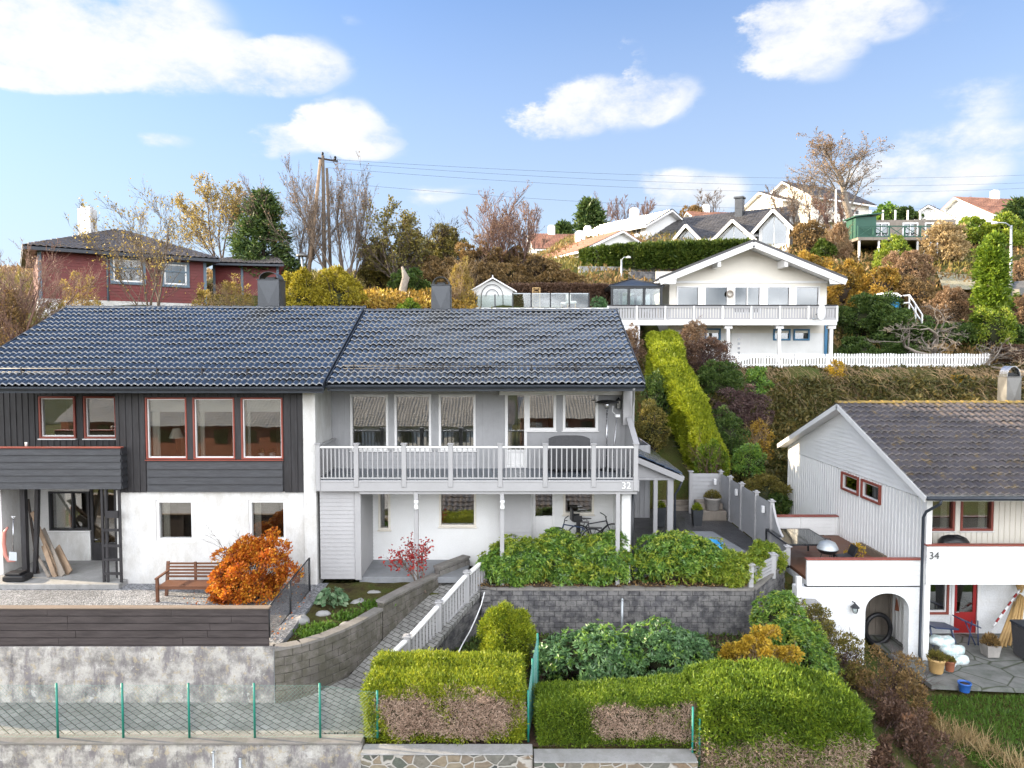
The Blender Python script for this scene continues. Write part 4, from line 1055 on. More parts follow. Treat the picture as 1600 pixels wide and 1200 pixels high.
# front, recessed facade
YW4 = 21.7; YBa = 20.0
zt4 = zE4-.10
zd4 = PZ(912,YBa)+.14
fu = [W(1440,778,1491,829,YW4), W(1500,778,1551,829,YW4)]; fu = [(a, b, c, zt4-.02) for a,b,c,d in fu]
fu[0] = (max(fu[0][0], xg+.2), *fu[0][1:])
mb = MB(); wall_plain(mb, xg+.12, x4r-.3, zd4, zt4+.3, YW4, .12, fu); mb.build('upper_wall', M['white'], H34)
mb = MB(); boards_v(mb, xg+.14, x4r-.3, zd4, zt4, YW4-.022, .17, .045, .02, fu); mb.build('upright_boards', M['cream'], H34)
for o in fu: window(H34, *o, YW4, M['red_trim'], fw=.07, proud=.05, room=M['room'], sill=M['white_trim'], curtain=[(.75,.98)])
mb = MB(); mb.bbox(xg-.03, xg+.14, 20.05, 20.22, -9.0, zE4-.12, .008); mb.build('corner_post', M['white_trim'], H34)
YL4 = 22.0; gl = -8.92
fl = [W(1449,905,1483,960,YL4)]; fl = [(xg+.15, fl[0][1], fl[0][2], zd4-.12)]
dl = W(1488,905,1528,996,YL4); dl = (dl[0], dl[1], gl, zd4-.12)
mb = MB(); wall_plain(mb, xg+.12, x4r-.3, gl-.2, zd4-.1, YL4, .14, fl+[dl]); mb.build('lower_wall', M['stucco_blue'], H34)
window(H34, *fl[0], YL4+.02, M['red_trim'], fw=.07, proud=.04, room=M['room'], inner=M['white_trim'], sill=M['white_trim'])
mb = MB(); a, b, c, d = dl; zc_ = PZ(957,YL4)
mb.bbox(a+.04,b-.04,YL4+.02,YL4+.07,c,zc_,.008); mb.box(a+.04,a+.15,YL4+.02,YL4+.07,zc_,d); mb.box(b-.15,b-.04,YL4+.02,YL4+.07,zc_,d)
do = mb.build('door', M['red_door'], H34)
mb = MB(); mb.box(a+.15,b-.15,YL4+.04,YL4+.05,zc_,d); mb.build('pane', M['glass'], do)
mb = MB(); mb.tube([(a+.1,YL4-.03,zc_+.02),(a+.22,YL4-.03,zc_+.02)],.012,8); mb.tube([(a+.1,YL4+.02,zc_+.02),(a+.1,YL4-.03,zc_+.02)],.012,8); mb.build('handle', M['steel'], do)
mb = MB(); mb.box(a-.04,a+.04,YL4-.03,YL4,c,d); mb.box(b-.04,b+.04,YL4-.03,YL4,c,d); mb.build('door_frame', M['white_trim'], H34)
mb = MB(); mb.box(xg+.15,x4r,30.2,30.3,-9,zE4); mb.box(xg+.15,x4r,YR4,YR4+.1,-9,zR4-.3); mb.box(xg+.16,x4r-.3,YBa+.2,YW4,zd4-.12,zd4-.002); mb.build('inner_walls', M['white'], H34)
# balcony parapet
b4l = PX(1447.5,880,YBa)
zp1, zp0 = PZ(853,YBa), PZ(913,YBa)
mb = MB(); boards_h(mb, b4l, x4r, zp0, zp1, YBa, .17, .02); mb.box(b4l,x4r,YBa+.021,YBa+.1,zp0,zp1); mb.build('balcony_parapet', M['white'], H34)
mb = MB(); mb.bbox(b4l-.03, x4r, YBa-.06, YBa+.13, zp1+.002, zp1+.04, .008); mb.build('balcony_rail', M['red_trim'], H34)
mb = MB(); mb.box(b4l+.02, x4r, YBa+.1, YW4, zd4-.05, zd4); mb.build('balcony_floor', M['deck_grey'], H34)
text_obj('34', .30, M['digits_dark'], H34, (PX(1450,872,YBa), YBa-.045, PZ(873,YBa)), .006)
dp = PX(1440.5,900,19.92)
mb = MB(); zz = zE4-.1; mb.tube([(x4+.4,19.46,zz),(x4+.4,19.5,zz-.12),(dp+.03,19.85,zz-.42),(dp,19.93,zz-.6),(dp,19.93,-8.7),(dp,19.85,-8.85)], .04, 10); mb.build('downpipe', M['fascia_dark'], H34)
# ---------------------------------------------------------------- terrace with the arch under it
TR = thing('terrace', 'white terrace with an arched store below, red-capped parapet and brown floor beside house 34', 'terrace', (10, 20.3, -8.9))
YT = 20.25; t0, t1 = PX(1260,890,YT), PX(1443.5,890,YT)
tz1, tz0 = PZ(874,YT), PZ(914,YT)
mb = MB(); boards_h(mb, t0, t1, tz0, tz1, YT-.05, .14, .018); mb.box(t0,t1,YT-.028,YT+.04,tz0,tz1); mb.build('parapet', M['white'], TR)
mb = MB(); mb.bbox(t0-.03, t1+.02, YT-.11, YT+.08, tz1+.002, tz1+.04, .008); mb.build('parapet_cap', M['red_trim'], TR)
mb = MB(); mb.box(t0-.02, t1, YT-.02, YT+.1, tz0-.05, tz0-.002); mb.build('drip_strip', M['black_metal'], TR)
# arch wall
ax0, ax1, atop, aspr = PX(1352,960,YT), PX(1420.5,960,YT), PZ(927,YT), PZ(958,YT)
wl0, wr0 = PX(1243,960,YT), PX(1447,960,YT); wz1 = tz0-.05; wz0 = -9.3
mb = MB(); y0, y1 = YT, YT+.28
mb.box(wl0, ax0, y0, y1, wz0, wz1); mb.box(ax1, wr0, y0, y1, wz0, wz1)
n = 18; 
def arc(t): return ((ax0+ax1)/2-(ax1-ax0)/2*math.cos(math.pi*t), aspr+(atop-aspr)*math.sin(math.pi*t)**.8)
for i in range(n):
    (xa_, za_), (xb2, zb2) = arc(i/n), arc((i+1)/n); mb.prism([(xa_,y0,za_),(xb2,y0,zb2),(xb2,y0,wz1),(xa_,y0,wz1)], (0,y1-y0,0))
mb.build('arch_wall', M['stucco_blue'], TR)
mb = MB(); boards_v(mb, ax0-.6, wr0, -9.1, wz1, 21.9, .2, .04, .02); mb.box(ax0-.6,wr0,21.93,22.0,-9.1,wz1); mb.build('store_back_wall', M['old_wood'], TR)
mb = MB(); mb.box(8.72, xg, YT+.04, 25.5, -6.82, -6.72); mb.build('terrace_floor', M['teak'], TR)
mb = MB(); mb.box(8.72, 8.85, YT+.3, 25.5, -9.2, -6.83); mb.build('terrace_wall', M['stucco_blue'], TR)
# back parapet
zq = PZ(807,25.5); qa, qb = 8.95, xg-.03
mb = MB(); boards_h(mb, qa, qb, -6.7, zq, 25.5, .14, .018); mb.box(qa,qb,25.52,25.6,-6.7,zq)
for x in (qa+.02, qa+1.5, qb-.1): mb.box(x,x+.07,25.45,25.5,-6.7,zq)
mb.build('back_parapet', M['white'], TR)
mb = MB(); mb.bbox(qa-.03, qb, 25.42, 25.66, zq, zq+.04, .006); mb.build('back_parapet_cap', M['red_trim'], TR)
# steps at the left of the arch wall
ST_ = thing('outdoor_stairs', 'steep narrow white-edged steps going down left of the arched white wall', 'stairs', (8.3, 20.2, -8.5))
for i in range(5):
    zz = -7.15-.24*i; yy = 20.25-.0*i; xx = PX(1252+5*i,930,20.1)
    mb = MB(); mb.bbox(xx, xx+.42, 19.75-.12*i, 20.15-.12*i, zz-.06, zz, .006); mb.build('tread', M['concrete'], ST_)
mb = MB(); x = PX(1246.5,930,20.1); mb.bbox(x-.07, x+.07, 20.0, 20.12, -8.6, PZ(900,20.1), .008); mb.build('newel_post', M['white_trim'], ST_)
mb = MB(); a = P(1258,945,19.9); b = P(1278,985,19.3); mb.beam(a, b, .05, .18); mb.build('stringer', M['white_trim'], ST_)

# ================================================================ white house up the hill
WH = thing('detached_house', 'large white gabled house up the hill with long balcony and blue lower windows', 'house', (13, 42, -1))
YU = 42.0
gx0, gx1 = PX(1046,450,YU), PX(1292,450,YU)
ea, eb, pk = P(1031,436,YU-1.2), P(1322,436,YU-1.2), P(1177,377,YU-1.2)
hw = (eb.x-ea.x)/2; xc = (ea.x+eb.x)/2; slp = (pk.z-ea.z)/hw
for sg in (-1, 1):
    a0_ = (xc, YU-1.2, pk.z); a1_ = (xc+sg*hw, YU-1.2, ea.z); b1_ = (xc+sg*hw, 53, ea.z); b0_ = (xc, 53, pk.z)
    tile_field(WH, a1_, b1_, a0_, b0_, M['tile_far'], .3, .4, .05, .03, 4, 'roof_tiles')
    mb = MB(); slab_between(mb, (a0_[0],a0_[1]+.02,a0_[2]-.03), (a1_[0],a1_[1]+.02,a1_[2]-.03), (b1_[0],b1_[1],b1_[2]-.03), (b0_[0],b0_[1],b0_[2]-.03), .18); mb.build('eaves', M['white'], WH)
    mb = MB(); mb.beam((xc, YU-1.24, pk.z-.17), (xc+sg*hw, YU-1.24, ea.z-.17), .06, .34); mb.prism([(xc+sg*(hw-1.0),YU-1.2,ea.z+slp*1.0-.3),(xc+sg*hw,YU-1.2,ea.z-.28),(xc+sg*(hw-.9),YU-1.2,ea.z-.28)],(0,.05,0)); mb.build('bargeboard', M['white_trim'], WH); mb = MB(); mb.beam((xc, YU-1.22, pk.z+.06), (xc+sg*(hw+.02), YU-1.22, ea.z+.06), .12, .13); mb.build('verge_tiles', M['tile_far'], WH)
    mb = MB(); xx = xc+sg*hw*.36; mb.bbox(xx-.1, xx+.1, YU-1.15, YU, ea.z+slp*hw*.62-.62, ea.z+slp*hw*.62-.2, .01); mb.build('purlin', M['white_trim'], WH)
def gtop(x): return pk.z-.25-abs(x-xc)*slp
zh = PZ(440,YU); zr_ = PZ(478,YU)-.5
def gxr(z):
    t = (pk.z-.25-z)/slp; return (max(gx0, xc-t), min(gx1, xc+t))
mb = MB(); mb.prism([(gx0,YU,zh),(gx1,YU,zh),(gx1,YU,gtop(gx1)),(xc,YU,gtop(xc)),(gx0,YU,gtop(gx0))],(0,.1,0)); mb.build('gable_wall', M['cream'], WH)
mb = MB(); boards_h(mb, gx0, gx1, zh, gtop(xc)-.05, YU-.01, .17, .022, (), gxr); mb.build('gable_boards', M['cream'], WH)
wz = (PZ(480,YU), PZ(447,YU))
ws = [(1057,1093,0),(1100,1138,0),(1146,1189,1),(1197,1235,0),(1242,1281,0)]
wo = [(PX(a,460,YU), PX(b,460,YU), wz[0] if not d else wz[0]-.4, wz[1]) for a, b, d in ws]
mb = MB(); wall_plain(mb, gx0, gx1, 1.0, zh, YU, .14, wo); mb.build('upper_wall', M['cream'], WH)
for (a,b,d), o in zip(ws, wo): window(WH, *o, YU, M['white_trim'], M['glass_far'], fw=.09, proud=.05, mull_v=((o[0]+o[1])/2,) if d else (), room=M['room_lt'], name='window' if not d else 'balcony_door')
mb = MB(); mb.bbox(gx0-.05, gx1+.05, YU-.04, YU, zh-.10, zh+.04, .01); mb.build('belt_board', M['white_trim'], WH)
zg_ = -1.05
lo = [W(1101,513,1126,532,YU), W(1208,514,1235,532,YU), W(1239.5,514,1265,532,YU)]
do_ = W(1143,514,1172,549,YU); do_ = (do_[0], do_[1], zg_, zg_+2.05)
zm = PZ(508,YU-.2)
mb = MB(); wall_plain(mb, gx0, gx1, zg_-.4, 1.2, YU+.02, .14, lo+[do_]); mb.build('lower_wall', M['stucco_lt'], WH)
for o in lo: window(WH, *o, YU, M['blue_trim'], M['glass_far'], fw=.10, proud=.05, room=M['room'])
mb = MB(); mb.bbox(do_[0], do_[1], YU+.0, YU+.08, do_[2], do_[3], .01); d0 = mb.build('door', M['white_trim'], WH)
for k in range(5):
    mb = MB(); xx = PX(1154.5,530,YU); z = zg_+1.7-k*.27; mb.box(xx-.07, xx+.07, YU-.01, YU, z-.07, z+.07); mb.build('pane', M['glass_far'], d0)
mb = MB(); mb.box(gx0, gx0+.12, YU+.15, 53, zg_-.4, ea.z); mb.build('side_wall', M['cream'], WH)
mb = MB(); mb.box(gx1-.12, gx1, YU+.15, 53, zg_-.4, ea.z); mb.box(gx0,gx1,52.9,53,zg_,ea.z); mb.box(gx0,gx1,46,46.1,zg_,ea.z+1); mb.build('rear_walls', M['cream'], WH)
mb = MB(); mb.bbox(gx1-.1, gx1+.08, YU-.06, YU, zg_-.3, zm, .01); mb.build('corner_trim', M['blue_trim'], WH)
# balcony / terrace edge
YC = 40.0; c0, c1 = -2.9, PX(1308,490,YC)
z1_, z2_, z3_ = PZ(476.5,YC), PZ(499.5,YC), PZ(508,YC)
ca = PX(950,480,YC)
mb = MB(); mb.box(c0, c1, YC, YC+.05, z3_, z2_); mb.box(c0,c1,YC+.05,YU,z2_-.12,z2_); mb.build('balcony_fascia', M['white'], WH)
mb = MB(); mb.bbox(ca, c1, YC-.04, YC+.1, z1_-.05, z1_+.01, .008); mb.build('top_rail', M['black_wood'], WH)
mb = MB(); mb.box(ca, c1, YC+.0, YC+.06, z1_-.16, z1_-.05); mb.box(ca,c1,YC,YC+.05,z2_+.02,z2_+.1); x = ca+.05
while x < c1: mb.box(x, x+.125, YC+.055, YC+.075, z2_+.02, z1_-.06); x += .155
mb.build('balcony_slats', M['grey_lt'], WH)
mb = MB(); x = ca
while x < c1+.1: mb = MB(); mb.bbox(x-.05, x+.05, YC-.03, YC+.04, z2_-.1, z1_-.05, .006); mb.build('balcony_post', M['white'], WH); x += (c1-ca)/8.001
mb = MB(frame_M((c1,YC,0), R(90))); x = .1
while x < 2: mb.box(x, x+.125, .0, .02, z2_, z1_-.05); x += .155
mb.box(0,2,-.03,.05,z1_-.12,z1_); mb.build('balcony_end', M['grey_lt'], WH)
for px in (1137,1217,1298):
    mb = MB(); x = PX(px,530,YC+.3); mb.bbox(x-.09, x+.09, YC+.2, YC+.38, zg_-.3, z3_-.2, .01); mb.bbox(x-.22,x+.22,YC+.15,YC+.43,z3_-.2,z3_-.02,.01); mb.build('porch_post', M['white_trim'], WH)
# terrace body to the left, glass rail
mb = MB(); mb.box(c0, PX(1000,500,YC), YC+.06, YC+8, -1.5, z2_-.13); mb.box(c0,PX(1035,500,YC),YC+.06,YU+6,z2_-.12,z2_-.02); mb.build('terrace_body', M['white'], WH)
mb = MB(); mb.box(c0, ca, YC-.02, YC+.1, z1_-.30, z1_-.16); mb.box(c0,ca,YC,YC+8,z1_-.32,z1_-.20); mb.build('terrace_edge', M['white'], WH)
zdk = z1_-.20
gr = thing('glass_railing', 'dark-framed glass wind screen panels on the upper terrace between shed and gazebo', 'railing', (0, 40.1, zdk))
gx = [743.5, 773.5, 801, 830, 860, 889.5, 920]
for a, b in zip(gx, gx[1:]):
    x0, x1 = PX(a,470,40.1), PX(b,470,40.1); top = PZ(458,40.1) if a > 795 else PZ(460,40.1)
    mb = MB(); mb.box(x0+.04, x1-.04, 40.09, 40.105, zdk+.08, top-.04); mb.build('glass_panel', M['glass_clear'], gr)
    mb = MB(); mb.box(x0-.035, x0+.035, 40.06, 40.13, zdk, top); mb.build('post', M['black_metal'], gr)
    if a > 795: mb = MB(); mb.box(x0+.035, x1-.035, 40.08, 40.115, top-.05, top); mb.build('rail', M['galv'], gr)
mb = MB(); x1 = PX(920,470,40.1); mb.box(x1-.035, x1+.035, 40.06, 40.13, zdk, PZ(458,40.1)); mb.build('post', M['black_metal'], gr)
# trellis
tr = MB(); x0, x1 = PX(832.5,465,40.3), PX(843.5,465,40.3); z0, z1 = zdk, PZ(449,40.3)
for x in (x0, x1): tr.box(x-.03, x+.03, 40.28, 40.33, z0, z1)
tr.box(x0,x1,40.28,40.33,z1-.05,z1); n = 7; h = (z1-z0)/n*1.0
for i in range(n):
    tr.beam((x0,40.30,z0+i*h),(x1,40.30,z0+(i+1)*h),.02,.035,(0,1,0)); tr.beam((x1,40.32,z0+i*h),(x0,40.32,z0+(i+1)*h),.02,.035,(0,1,0))
tag(tr.build('garden_trellis', M['bamboo']), 'slim wooden lattice trellis standing behind the glass railing', 'trellis')
# shed
sh = thing('garden_shed', 'small white gabled shed with an arch ornament on the upper terrace', 'shed', (-1, 41, zdk))
s0, s1 = PX(738,470,41), PX(802,470,41); sz = PZ(452,41); sp = PZ(435,41); sm_ = (s0+s1)/2
mb = MB(); boards_h(mb, s0, s1, zdk, sz, 41, .14, .02); mb.box(s0,s1,41.02,43.2,zdk,sz); mb.prism([(s0,41,sz),(s1,41,sz),(sm_,41,sp-.1)],(0,2.2,0)); mb.build('walls', M['white'], sh)
for sg in (-1,1):
    mb = MB(); e = sm_+sg*((s1-s0)/2+.2); ez = sz-.12
    slab_between(mb, (sm_,40.75,sp+.05),(e,40.75,ez),(e,43.4,ez),(sm_,43.4,sp+.05),.08); mb.build('roof', M['white_trim'], sh)
mb = MB(); c_ = PX(769,465,40.9); 
for rr, zc2 in ((.62,zdk+.75),(.36,zdk+.75)): mb.tube([(c_+rr*math.cos(math.pi*i/14), 40.9, zc2+rr*1.1*math.sin(math.pi*i/14)) for i in range(15)], .02, 6)
mb.tube([(c_-.62,40.9,zdk),(c_-.62,40.9,zdk+.75)],.02,6); mb.tube([(c_+.62,40.9,zdk),(c_+.62,40.9,zdk+.75)],.02,6); mb.build('arch_ornament', M['black_metal'], sh)
mb = MB(); mb.tube([(sm_,40.8,sp),(sm_,40.8,sp+.18)], [.05,.02], 8); mb.build('finial', M['white_trim'], sh)
# gazebo
gz_ = thing('gazebo', 'dark-framed glazed gazebo with pyramid roof beside the white gabled house', 'gazebo', (8, 42, zdk))
g0, g1 = PX(956,460,41.2), PX(1033,460,41.2); gt = PZ(448.5,41.2); gp = PZ(436,42.6); gd = 2.9
for x in (g0, g0+(g1-g0)*.345, g0+(g1-g0)*.655, g1):
    for y in ((41.2, 41.2+gd)): 
        mb = MB(); mb.bbox(x-.07, x+.07, y-.07, y+.07, zdk, gt, .01); mb.build('post', M['black_metal'], gz_)
mb = MB(); mb.box(g0-.1,g1+.1,41.1,41.3,gt-.08,gt+.05); mb.box(g0-.1,g1+.1,41.1+gd,41.3+gd,gt-.08,gt+.05); mb.box(g0-.1,g0+.1,41.3,41.1+gd,gt-.08,gt+.05); mb.box(g1-.1,g1+.1,41.3,41.1+gd,gt-.08,gt+.05); mb.build('frame', M['black_metal'], gz_)
cx_, cy_ = (g0+g1)/2, 41.2+gd/2
C4 = [(g0-.18,41.02),(g1+.18,41.02),(g1+.18,41.38+gd),(g0-.18,41.38+gd)]
for i in range(4):
    a, b = C4[i], C4[(i+1)%4]; mb = MB(); mb.add([(a[0],a[1],gt+.06),(b[0],b[1],gt+.06),(cx_,cy_,gp),(a[0],a[1],gt+.03),(b[0],b[1],gt+.03),(cx_,cy_,gp-.03)],[(0,1,2),(5,4,3),(0,3,4,1),(1,4,5,2),(2,5,3,0)]); mb.build('roof_pane', M['metal_dk'], gz_)
    mb = MB(); mb.beam((a[0],a[1],gt+.08),(cx_,cy_,gp+.02),.05,.05); mb.build('hip_rafter', M['black_metal'], gz_)
for i in range(3):
    f0, f1 = (0,.345,.655,1)[i], (0,.345,.655,1)[i+1]
    for y in (41.2, 41.2+gd):
        mb = MB(); mb.box(g0+(g1-g0)*f0+.08, g0+(g1-g0)*f1-.08, y-.01, y+.01, zdk+.05, gt-.1); mb.build('pane', M['glass_clear'], gz_)
# satellite dish
sdh = thing('satellite_dish', 'white satellite dish on the right end of the hill house balcony', 'dish', P(1280,490,YC-.3))
mb = MB(); c = P(1280,488,YC-.45); prof = [(r_*.47, .16*r_*r_) for r_ in (0,.25,.5,.75,.92,1)]
Mx = Matrix.Translation(c) @ Matrix.Rotation(R(95),4,'X') @ Matrix.Rotation(R(25),4,'Y') @ Matrix.Diagonal((.65,1,1,1)); mb.M = Mx
mb.lathe((0,0,0), prof+[(.46,.19),(.25,.07),(0,.02)], 28, False); mb.build('reflector', M['plastic_white'], sdh)
mb = MB(); mb.tube([c+Vector((0,.05,-.3)), c+Vector((-.3,-.3,-.4)), c+Vector((-.5,-.4,-.35))], .02, 6); mb.tube([c, c+Vector((0,.4,-.1))], .03, 6); mb.lathe(c+Vector((-.5,-.42,-.42)), [(0,0),(.05,0),(.05,.1),(0,.1)], 10); mb.build('arm', M['galv'], sdh)
# wreath
mb = MB(); c = P(1140.5,459,YU-.12); n = 20
mb.tube([c+Vector((.17*math.cos(2*math.pi*i/n), 0, .17*math.sin(2*math.pi*i/n))) for i in range(n+1)], .05, 6)
tag(mb.build('door_wreath', M['bark_pale']), 'small round wreath hanging on the white wall beside the balcony door', 'wreath')
# picket fence
pf = thing('picket_fence', 'long white picket fence along the top of the overgrown bank', 'fence', (20, 38.4, -1))
YP = 38.4; p0_, p1_ = PX(1142,562,YP), PX(1547,562,YP); z0, z1 = PZ(575,YP), PZ(552.5,YP); x = p0_
mb = MB()
for z in (z0+.18, z1-.2): mb.box(p0_, p1_, YP+.02, YP+.06, z-.035, z+.035)
mb.build('rails', M['white_trim'], pf)
mb = MB(); k = 0
pk_n = int((p1_-p0_)/.150)
for i in range(pk_n):
    x = p0_+i*(p1_-p0_)/pk_n; zt_ = z1+.02*math.sin(i*.7)
    mb.prism([(x,YP-.005,z0+.02),(x+.095,YP-.005,z0+.02),(x+.095,YP-.005,zt_-.03),(x+.075,YP-.005,zt_),(x+.02,YP-.005,zt_),(x,YP-.005,zt_-.03)],(0,.022,0))
mb.build('picket_panel', M['white_trim'], pf)
for i in range(9):
    x = p0_+(p1_-p0_)*i/8; mb = MB(); mb.bbox(x-.05, x+.05, YP+.06, YP+.15, z0-.5, z1-.02, .005); mb.build('post', M['white_trim'], pf)

# ================================================================ red house at the left
RH = thing('detached_house', 'dark red boarded house with grey window frames and brown hipped roof behind bare trees', 'house', (-22, 36, 2.3))
A_ = P(58,386,36); B_ = P(322,405,40.6)
vec = Vector((B_.x-A_.x, B_.y-A_.y, 0)); Ln = vec.length; an = math.atan2(vec.y, vec.x); zev = (A_.z+B_.z)/2
MxR = frame_M((A_.x, A_.y, 0), an); zbs = P(58,466,36).z; 
def onwall(px, py):
    best = None
    for i in range(400):
        t = i/399*Ln; p = MxR @ Vector((t,0,0)); q = P(px, py, p.y)
        e = abs(q.x-p.x)
        if best is None or e < best[0]: best = (e, t, q.z)
    return best[1], best[2]
wR = []
for (a,b,c,d) in ((171,402,228,446),(251,409,296,450)):
    t0_, zt_ = onwall(a,b); t1_, zb_ = onwall(c,d); wR.append((t0_, t1_, zb_, (zt_+onwall(c,b)[1])/2))
mb = MB(MxR); wall_plain(mb, 0, Ln, zbs, zev, .0, .15, wR); mb.build('front_wall', M['red_wall'], RH)
mb = MB(MxR); boards_h(mb, 0, Ln, zbs, zev, -.005, .17, .02, wR); mb.build('wall_boards', M['red_wall'], RH)
for o in wR:
    window(RH, *o, -.03, M['slate_trim'], M['glass_far'], fw=.14, proud=.05, Mx=MxR, mull_h=((o[2]+o[3])/2+.15,), inner=M['white_trim'], room=M['room_lt'])
mb = MB(MxR); D_ = 8.5; mb.box(0,.12,.15,D_,zbs,zev); mb.box(Ln-.12,Ln,.15,D_,zbs,zev); mb.box(0,Ln,D_-.1,D_,zbs,zev); mb.build('other_walls', M['red_wall'], RH)
mb = MB(MxR)
for t in (0,Ln-.16):
    mb = MB(MxR); mb.box(t,t+.16,-.045,.0,zbs,zev); mb.build('corner_trim', M['slate_trim'], RH)
mb = MB(MxR); mb.box(-.05,Ln+.05,-.02,D_,zbs-1.2,zbs); mb.build('foundation', M['stucco'], RH)
ov = .6; zpk = P(160,351,40).z; sl2 = (zpk-zev)/(D_/2+ov)
E = [(-ov,-ov),(Ln+ov,-ov),(Ln+ov,D_+ov),(-ov,D_+ov)]; r0, r1 = (D_/2-.3, D_/2), (Ln-D_/2+.6, D_/2)
tl = lambda x, y, z: tuple(MxR @ Vector((x,y,z)))
tile_field(RH, tl(*E[0],zev), tl(*E[1],zev), tl(*r0,zpk), tl(*r1,zpk), M['tile_brown'], .3, .38, .05, .035, 4, 'roof_tiles')
tile_field(RH, tl(*E[3],zev), tl(*E[0],zev), tl(*r0,zpk), tl(r0[0]+.01,r0[1],zpk), M['tile_brown'], .3, .38, .05, .035, 4, 'roof_tiles')
tile_field(RH, tl(*E[1],zev), tl(*E[2],zev), tl(*r1,zpk), tl(r1[0]+.01,r1[1],zpk), M['tile_brown'], .3, .38, .05, .035, 4, 'roof_tiles')
mb = MB(MxR); mb.add([(*E[0],zev-.04),(*E[1],zev-.04),(*E[2],zev-.04),(*E[3],zev-.04),(*r0,zpk-.06),(*r1,zpk-.06),(*E[0],zev-.2),(*E[1],zev-.2),(*E[2],zev-.2),(*E[3],zev-.2)],
  [(0,1,5,4),(1,2,5),(2,3,4,5),(3,0,4),(6,7,1,0),(7,8,2,1),(8,9,3,2),(9,6,0,3),(9,8,7,6)]); mb.build('eaves', M['fascia_dark'], RH)
cp = P(136,340,41.5); mb = MB(); mb.bbox(cp.x-.36, cp.x+.36, 41.2, 41.9, cp.z-1.9, P(136,327,41.5).z, .01); mb.bbox(cp.x-.26,cp.x+.26,41.3,41.8,P(136,327,41.5).z,P(136,323,41.5).z,.01); mb.build('chimney', M['stucco_lt'], RH)
x_, z_ = onwall(168, 430); mb = MB(MxR); mb.tube([(x_,-.15,zev-.1),(x_,-.05,zev-.5),(x_,-.05,zbs)], .05, 8); mb.build('downpipe', M['slate_trim'], RH)
# annex
RA = thing('annex', 'low red annex with dark tiled roof right of the dark red house', 'annex', (-17, 43, 2.2))
mb = MB(); xa_, xb_ = PX(333,430,43), PX(436,430,43); ze = PZ(411,43); mb.M = None
boards_h(mb, xa_, xb_, 1.6, ze, 43, .17, .02); mb.box(xa_,xb_,43.02,47,1.6,ze); mb.build('walls', M['red_wall'], RA)
tile_field(RA, (xa_-.6,42.4,ze), (xb_+.5,42.4,ze-.1), (xa_+.2,46,ze+.75), (xb_-1.2,46,ze+.9), M['tile_brown'], .3, .38, .05, .035, 4, 'roof_tiles')
mb = MB(); slab_between(mb, (xa_-.6,42.4,ze-.05), (xb_+.5,42.4,ze-.15), (xb_-1.2,46,ze+.83), (xa_+.2,46,ze+.68), .12); mb.build('eaves', M['fascia_dark'], RA)
mb = MB(); 
for x in (xa_, xb_-.14, (xa_+xb_)/2-.3): mb.box(x,x+.14,42.95,43.0,1.6,ze)
mb.build('trim', M['slate_trim'], RA)

# ================================================================ far houses on the hill
def gable_house(name, label, x, y, z, rz, w, d, h, rh, wall, roof, wins=(), balcony=None, chim=None, ov=.5, posts=0, cat='house'):
    """ridge along local x; front wall faces local -y"""
    r = thing(name, label, cat, (x, y, z), rz)
    ORG[r.name] = Vector((0,0,0))
    mb = MB(); wall_plain(mb, 0, w, 0, h, 0, .15, [(q[0],q[1],q[2],q[3]) for q in wins]); mb.box(0,.15,.15,d,0,h); mb.box(w-.15,w,.15,d,0,h); mb.box(0,w,d-.15,d,0,h)
    for xx in (0,w-.15): mb.prism([(xx,0,h),(xx,d,h),(xx,d/2,h+rh)],(.15,0,0))
    mb.build('walls', wall, r, True)
    tile_f = []
    o = tile_field(r, (-ov,-ov,h-rh*ov/(d/2)), (w+ov,-ov,h-rh*ov/(d/2)), (-ov,d/2,h+rh), (w+ov,d/2,h+rh), roof, .35, .45, .05, .04, 3, 'roof')
    mb = MB(); e = h-rh*ov/(d/2)
    slab_between(mb, (-ov,d/2+.02,h+rh),(w+ov,d/2+.02,h+rh),(w+ov,d+ov,e),(-ov,d+ov,e),.1); mb.build('back_roof', roof, r, True)
    mb = MB(); mb.prism([(-ov+.02,-ov+.02,e-.04),(-ov+.02,d/2,h+rh-.05),(-ov+.02,d+ov-.02,e-.04),(-ov+.02,d+ov-.02,e-.24),(-ov+.02,d/2,h+rh-.28),(-ov+.02,-ov+.02,e-.24)],(w+2*ov-.04,0,0)); mb.build('eaves', M['white_trim'], r, True)
    for q in wins: window(r, q[0], q[1], q[2], q[3], 0, M['white_trim'], M['glass_far'], fw=.1, proud=.05, room=M['room_lt'], roomdepth=.8, mull_v=((q[0]+q[1])/2,) if len(q) > 4 else ())
    if balcony:
        a, b, zb, dp = balcony
        mb = MB(); mb.box(a,b,-dp,0,zb-.15,zb); mb.box(a,b,-dp-.04,-dp+.04,zb-.2,zb+.95); mb.box(a,a+.06,-dp,0,zb,zb+.95); mb.box(b-.06,b,-dp,0,zb,zb+.95); mb.build('balcony', wall, r, True)
        for i in range(posts):
            xx = a+.1+(b-a-.3)*i/(posts-1); mb = MB(); mb.box(xx,xx+.15,-dp,-dp+.15,-.6,zb-.2); mb.build('balcony_post', wall, r, True)
    if chim:
        for cx in chim:
            mb = MB(); mb.bbox(cx,cx+.8,d/2-.4,d/2+.4,h+rh-.5,h+rh+.9,.02); mb.bbox(cx+.1,cx+.7,d/2-.3,d/2+.3,h+rh+.9,h+rh+1.05,.02); mb.build('chimney', M['stucco_lt'], r, True)
    return r
# place by two photo points of the front wall's eave line: (pxL,pyL,YL) (pxR,pyR,YR)
def fit(pl, YL, pr, YR):
    a = P(*pl, YL); b = P(*pr, YR); v = Vector((b.x-a.x, b.y-a.y)); return a, v.length, math.atan2(v.y, v.x)
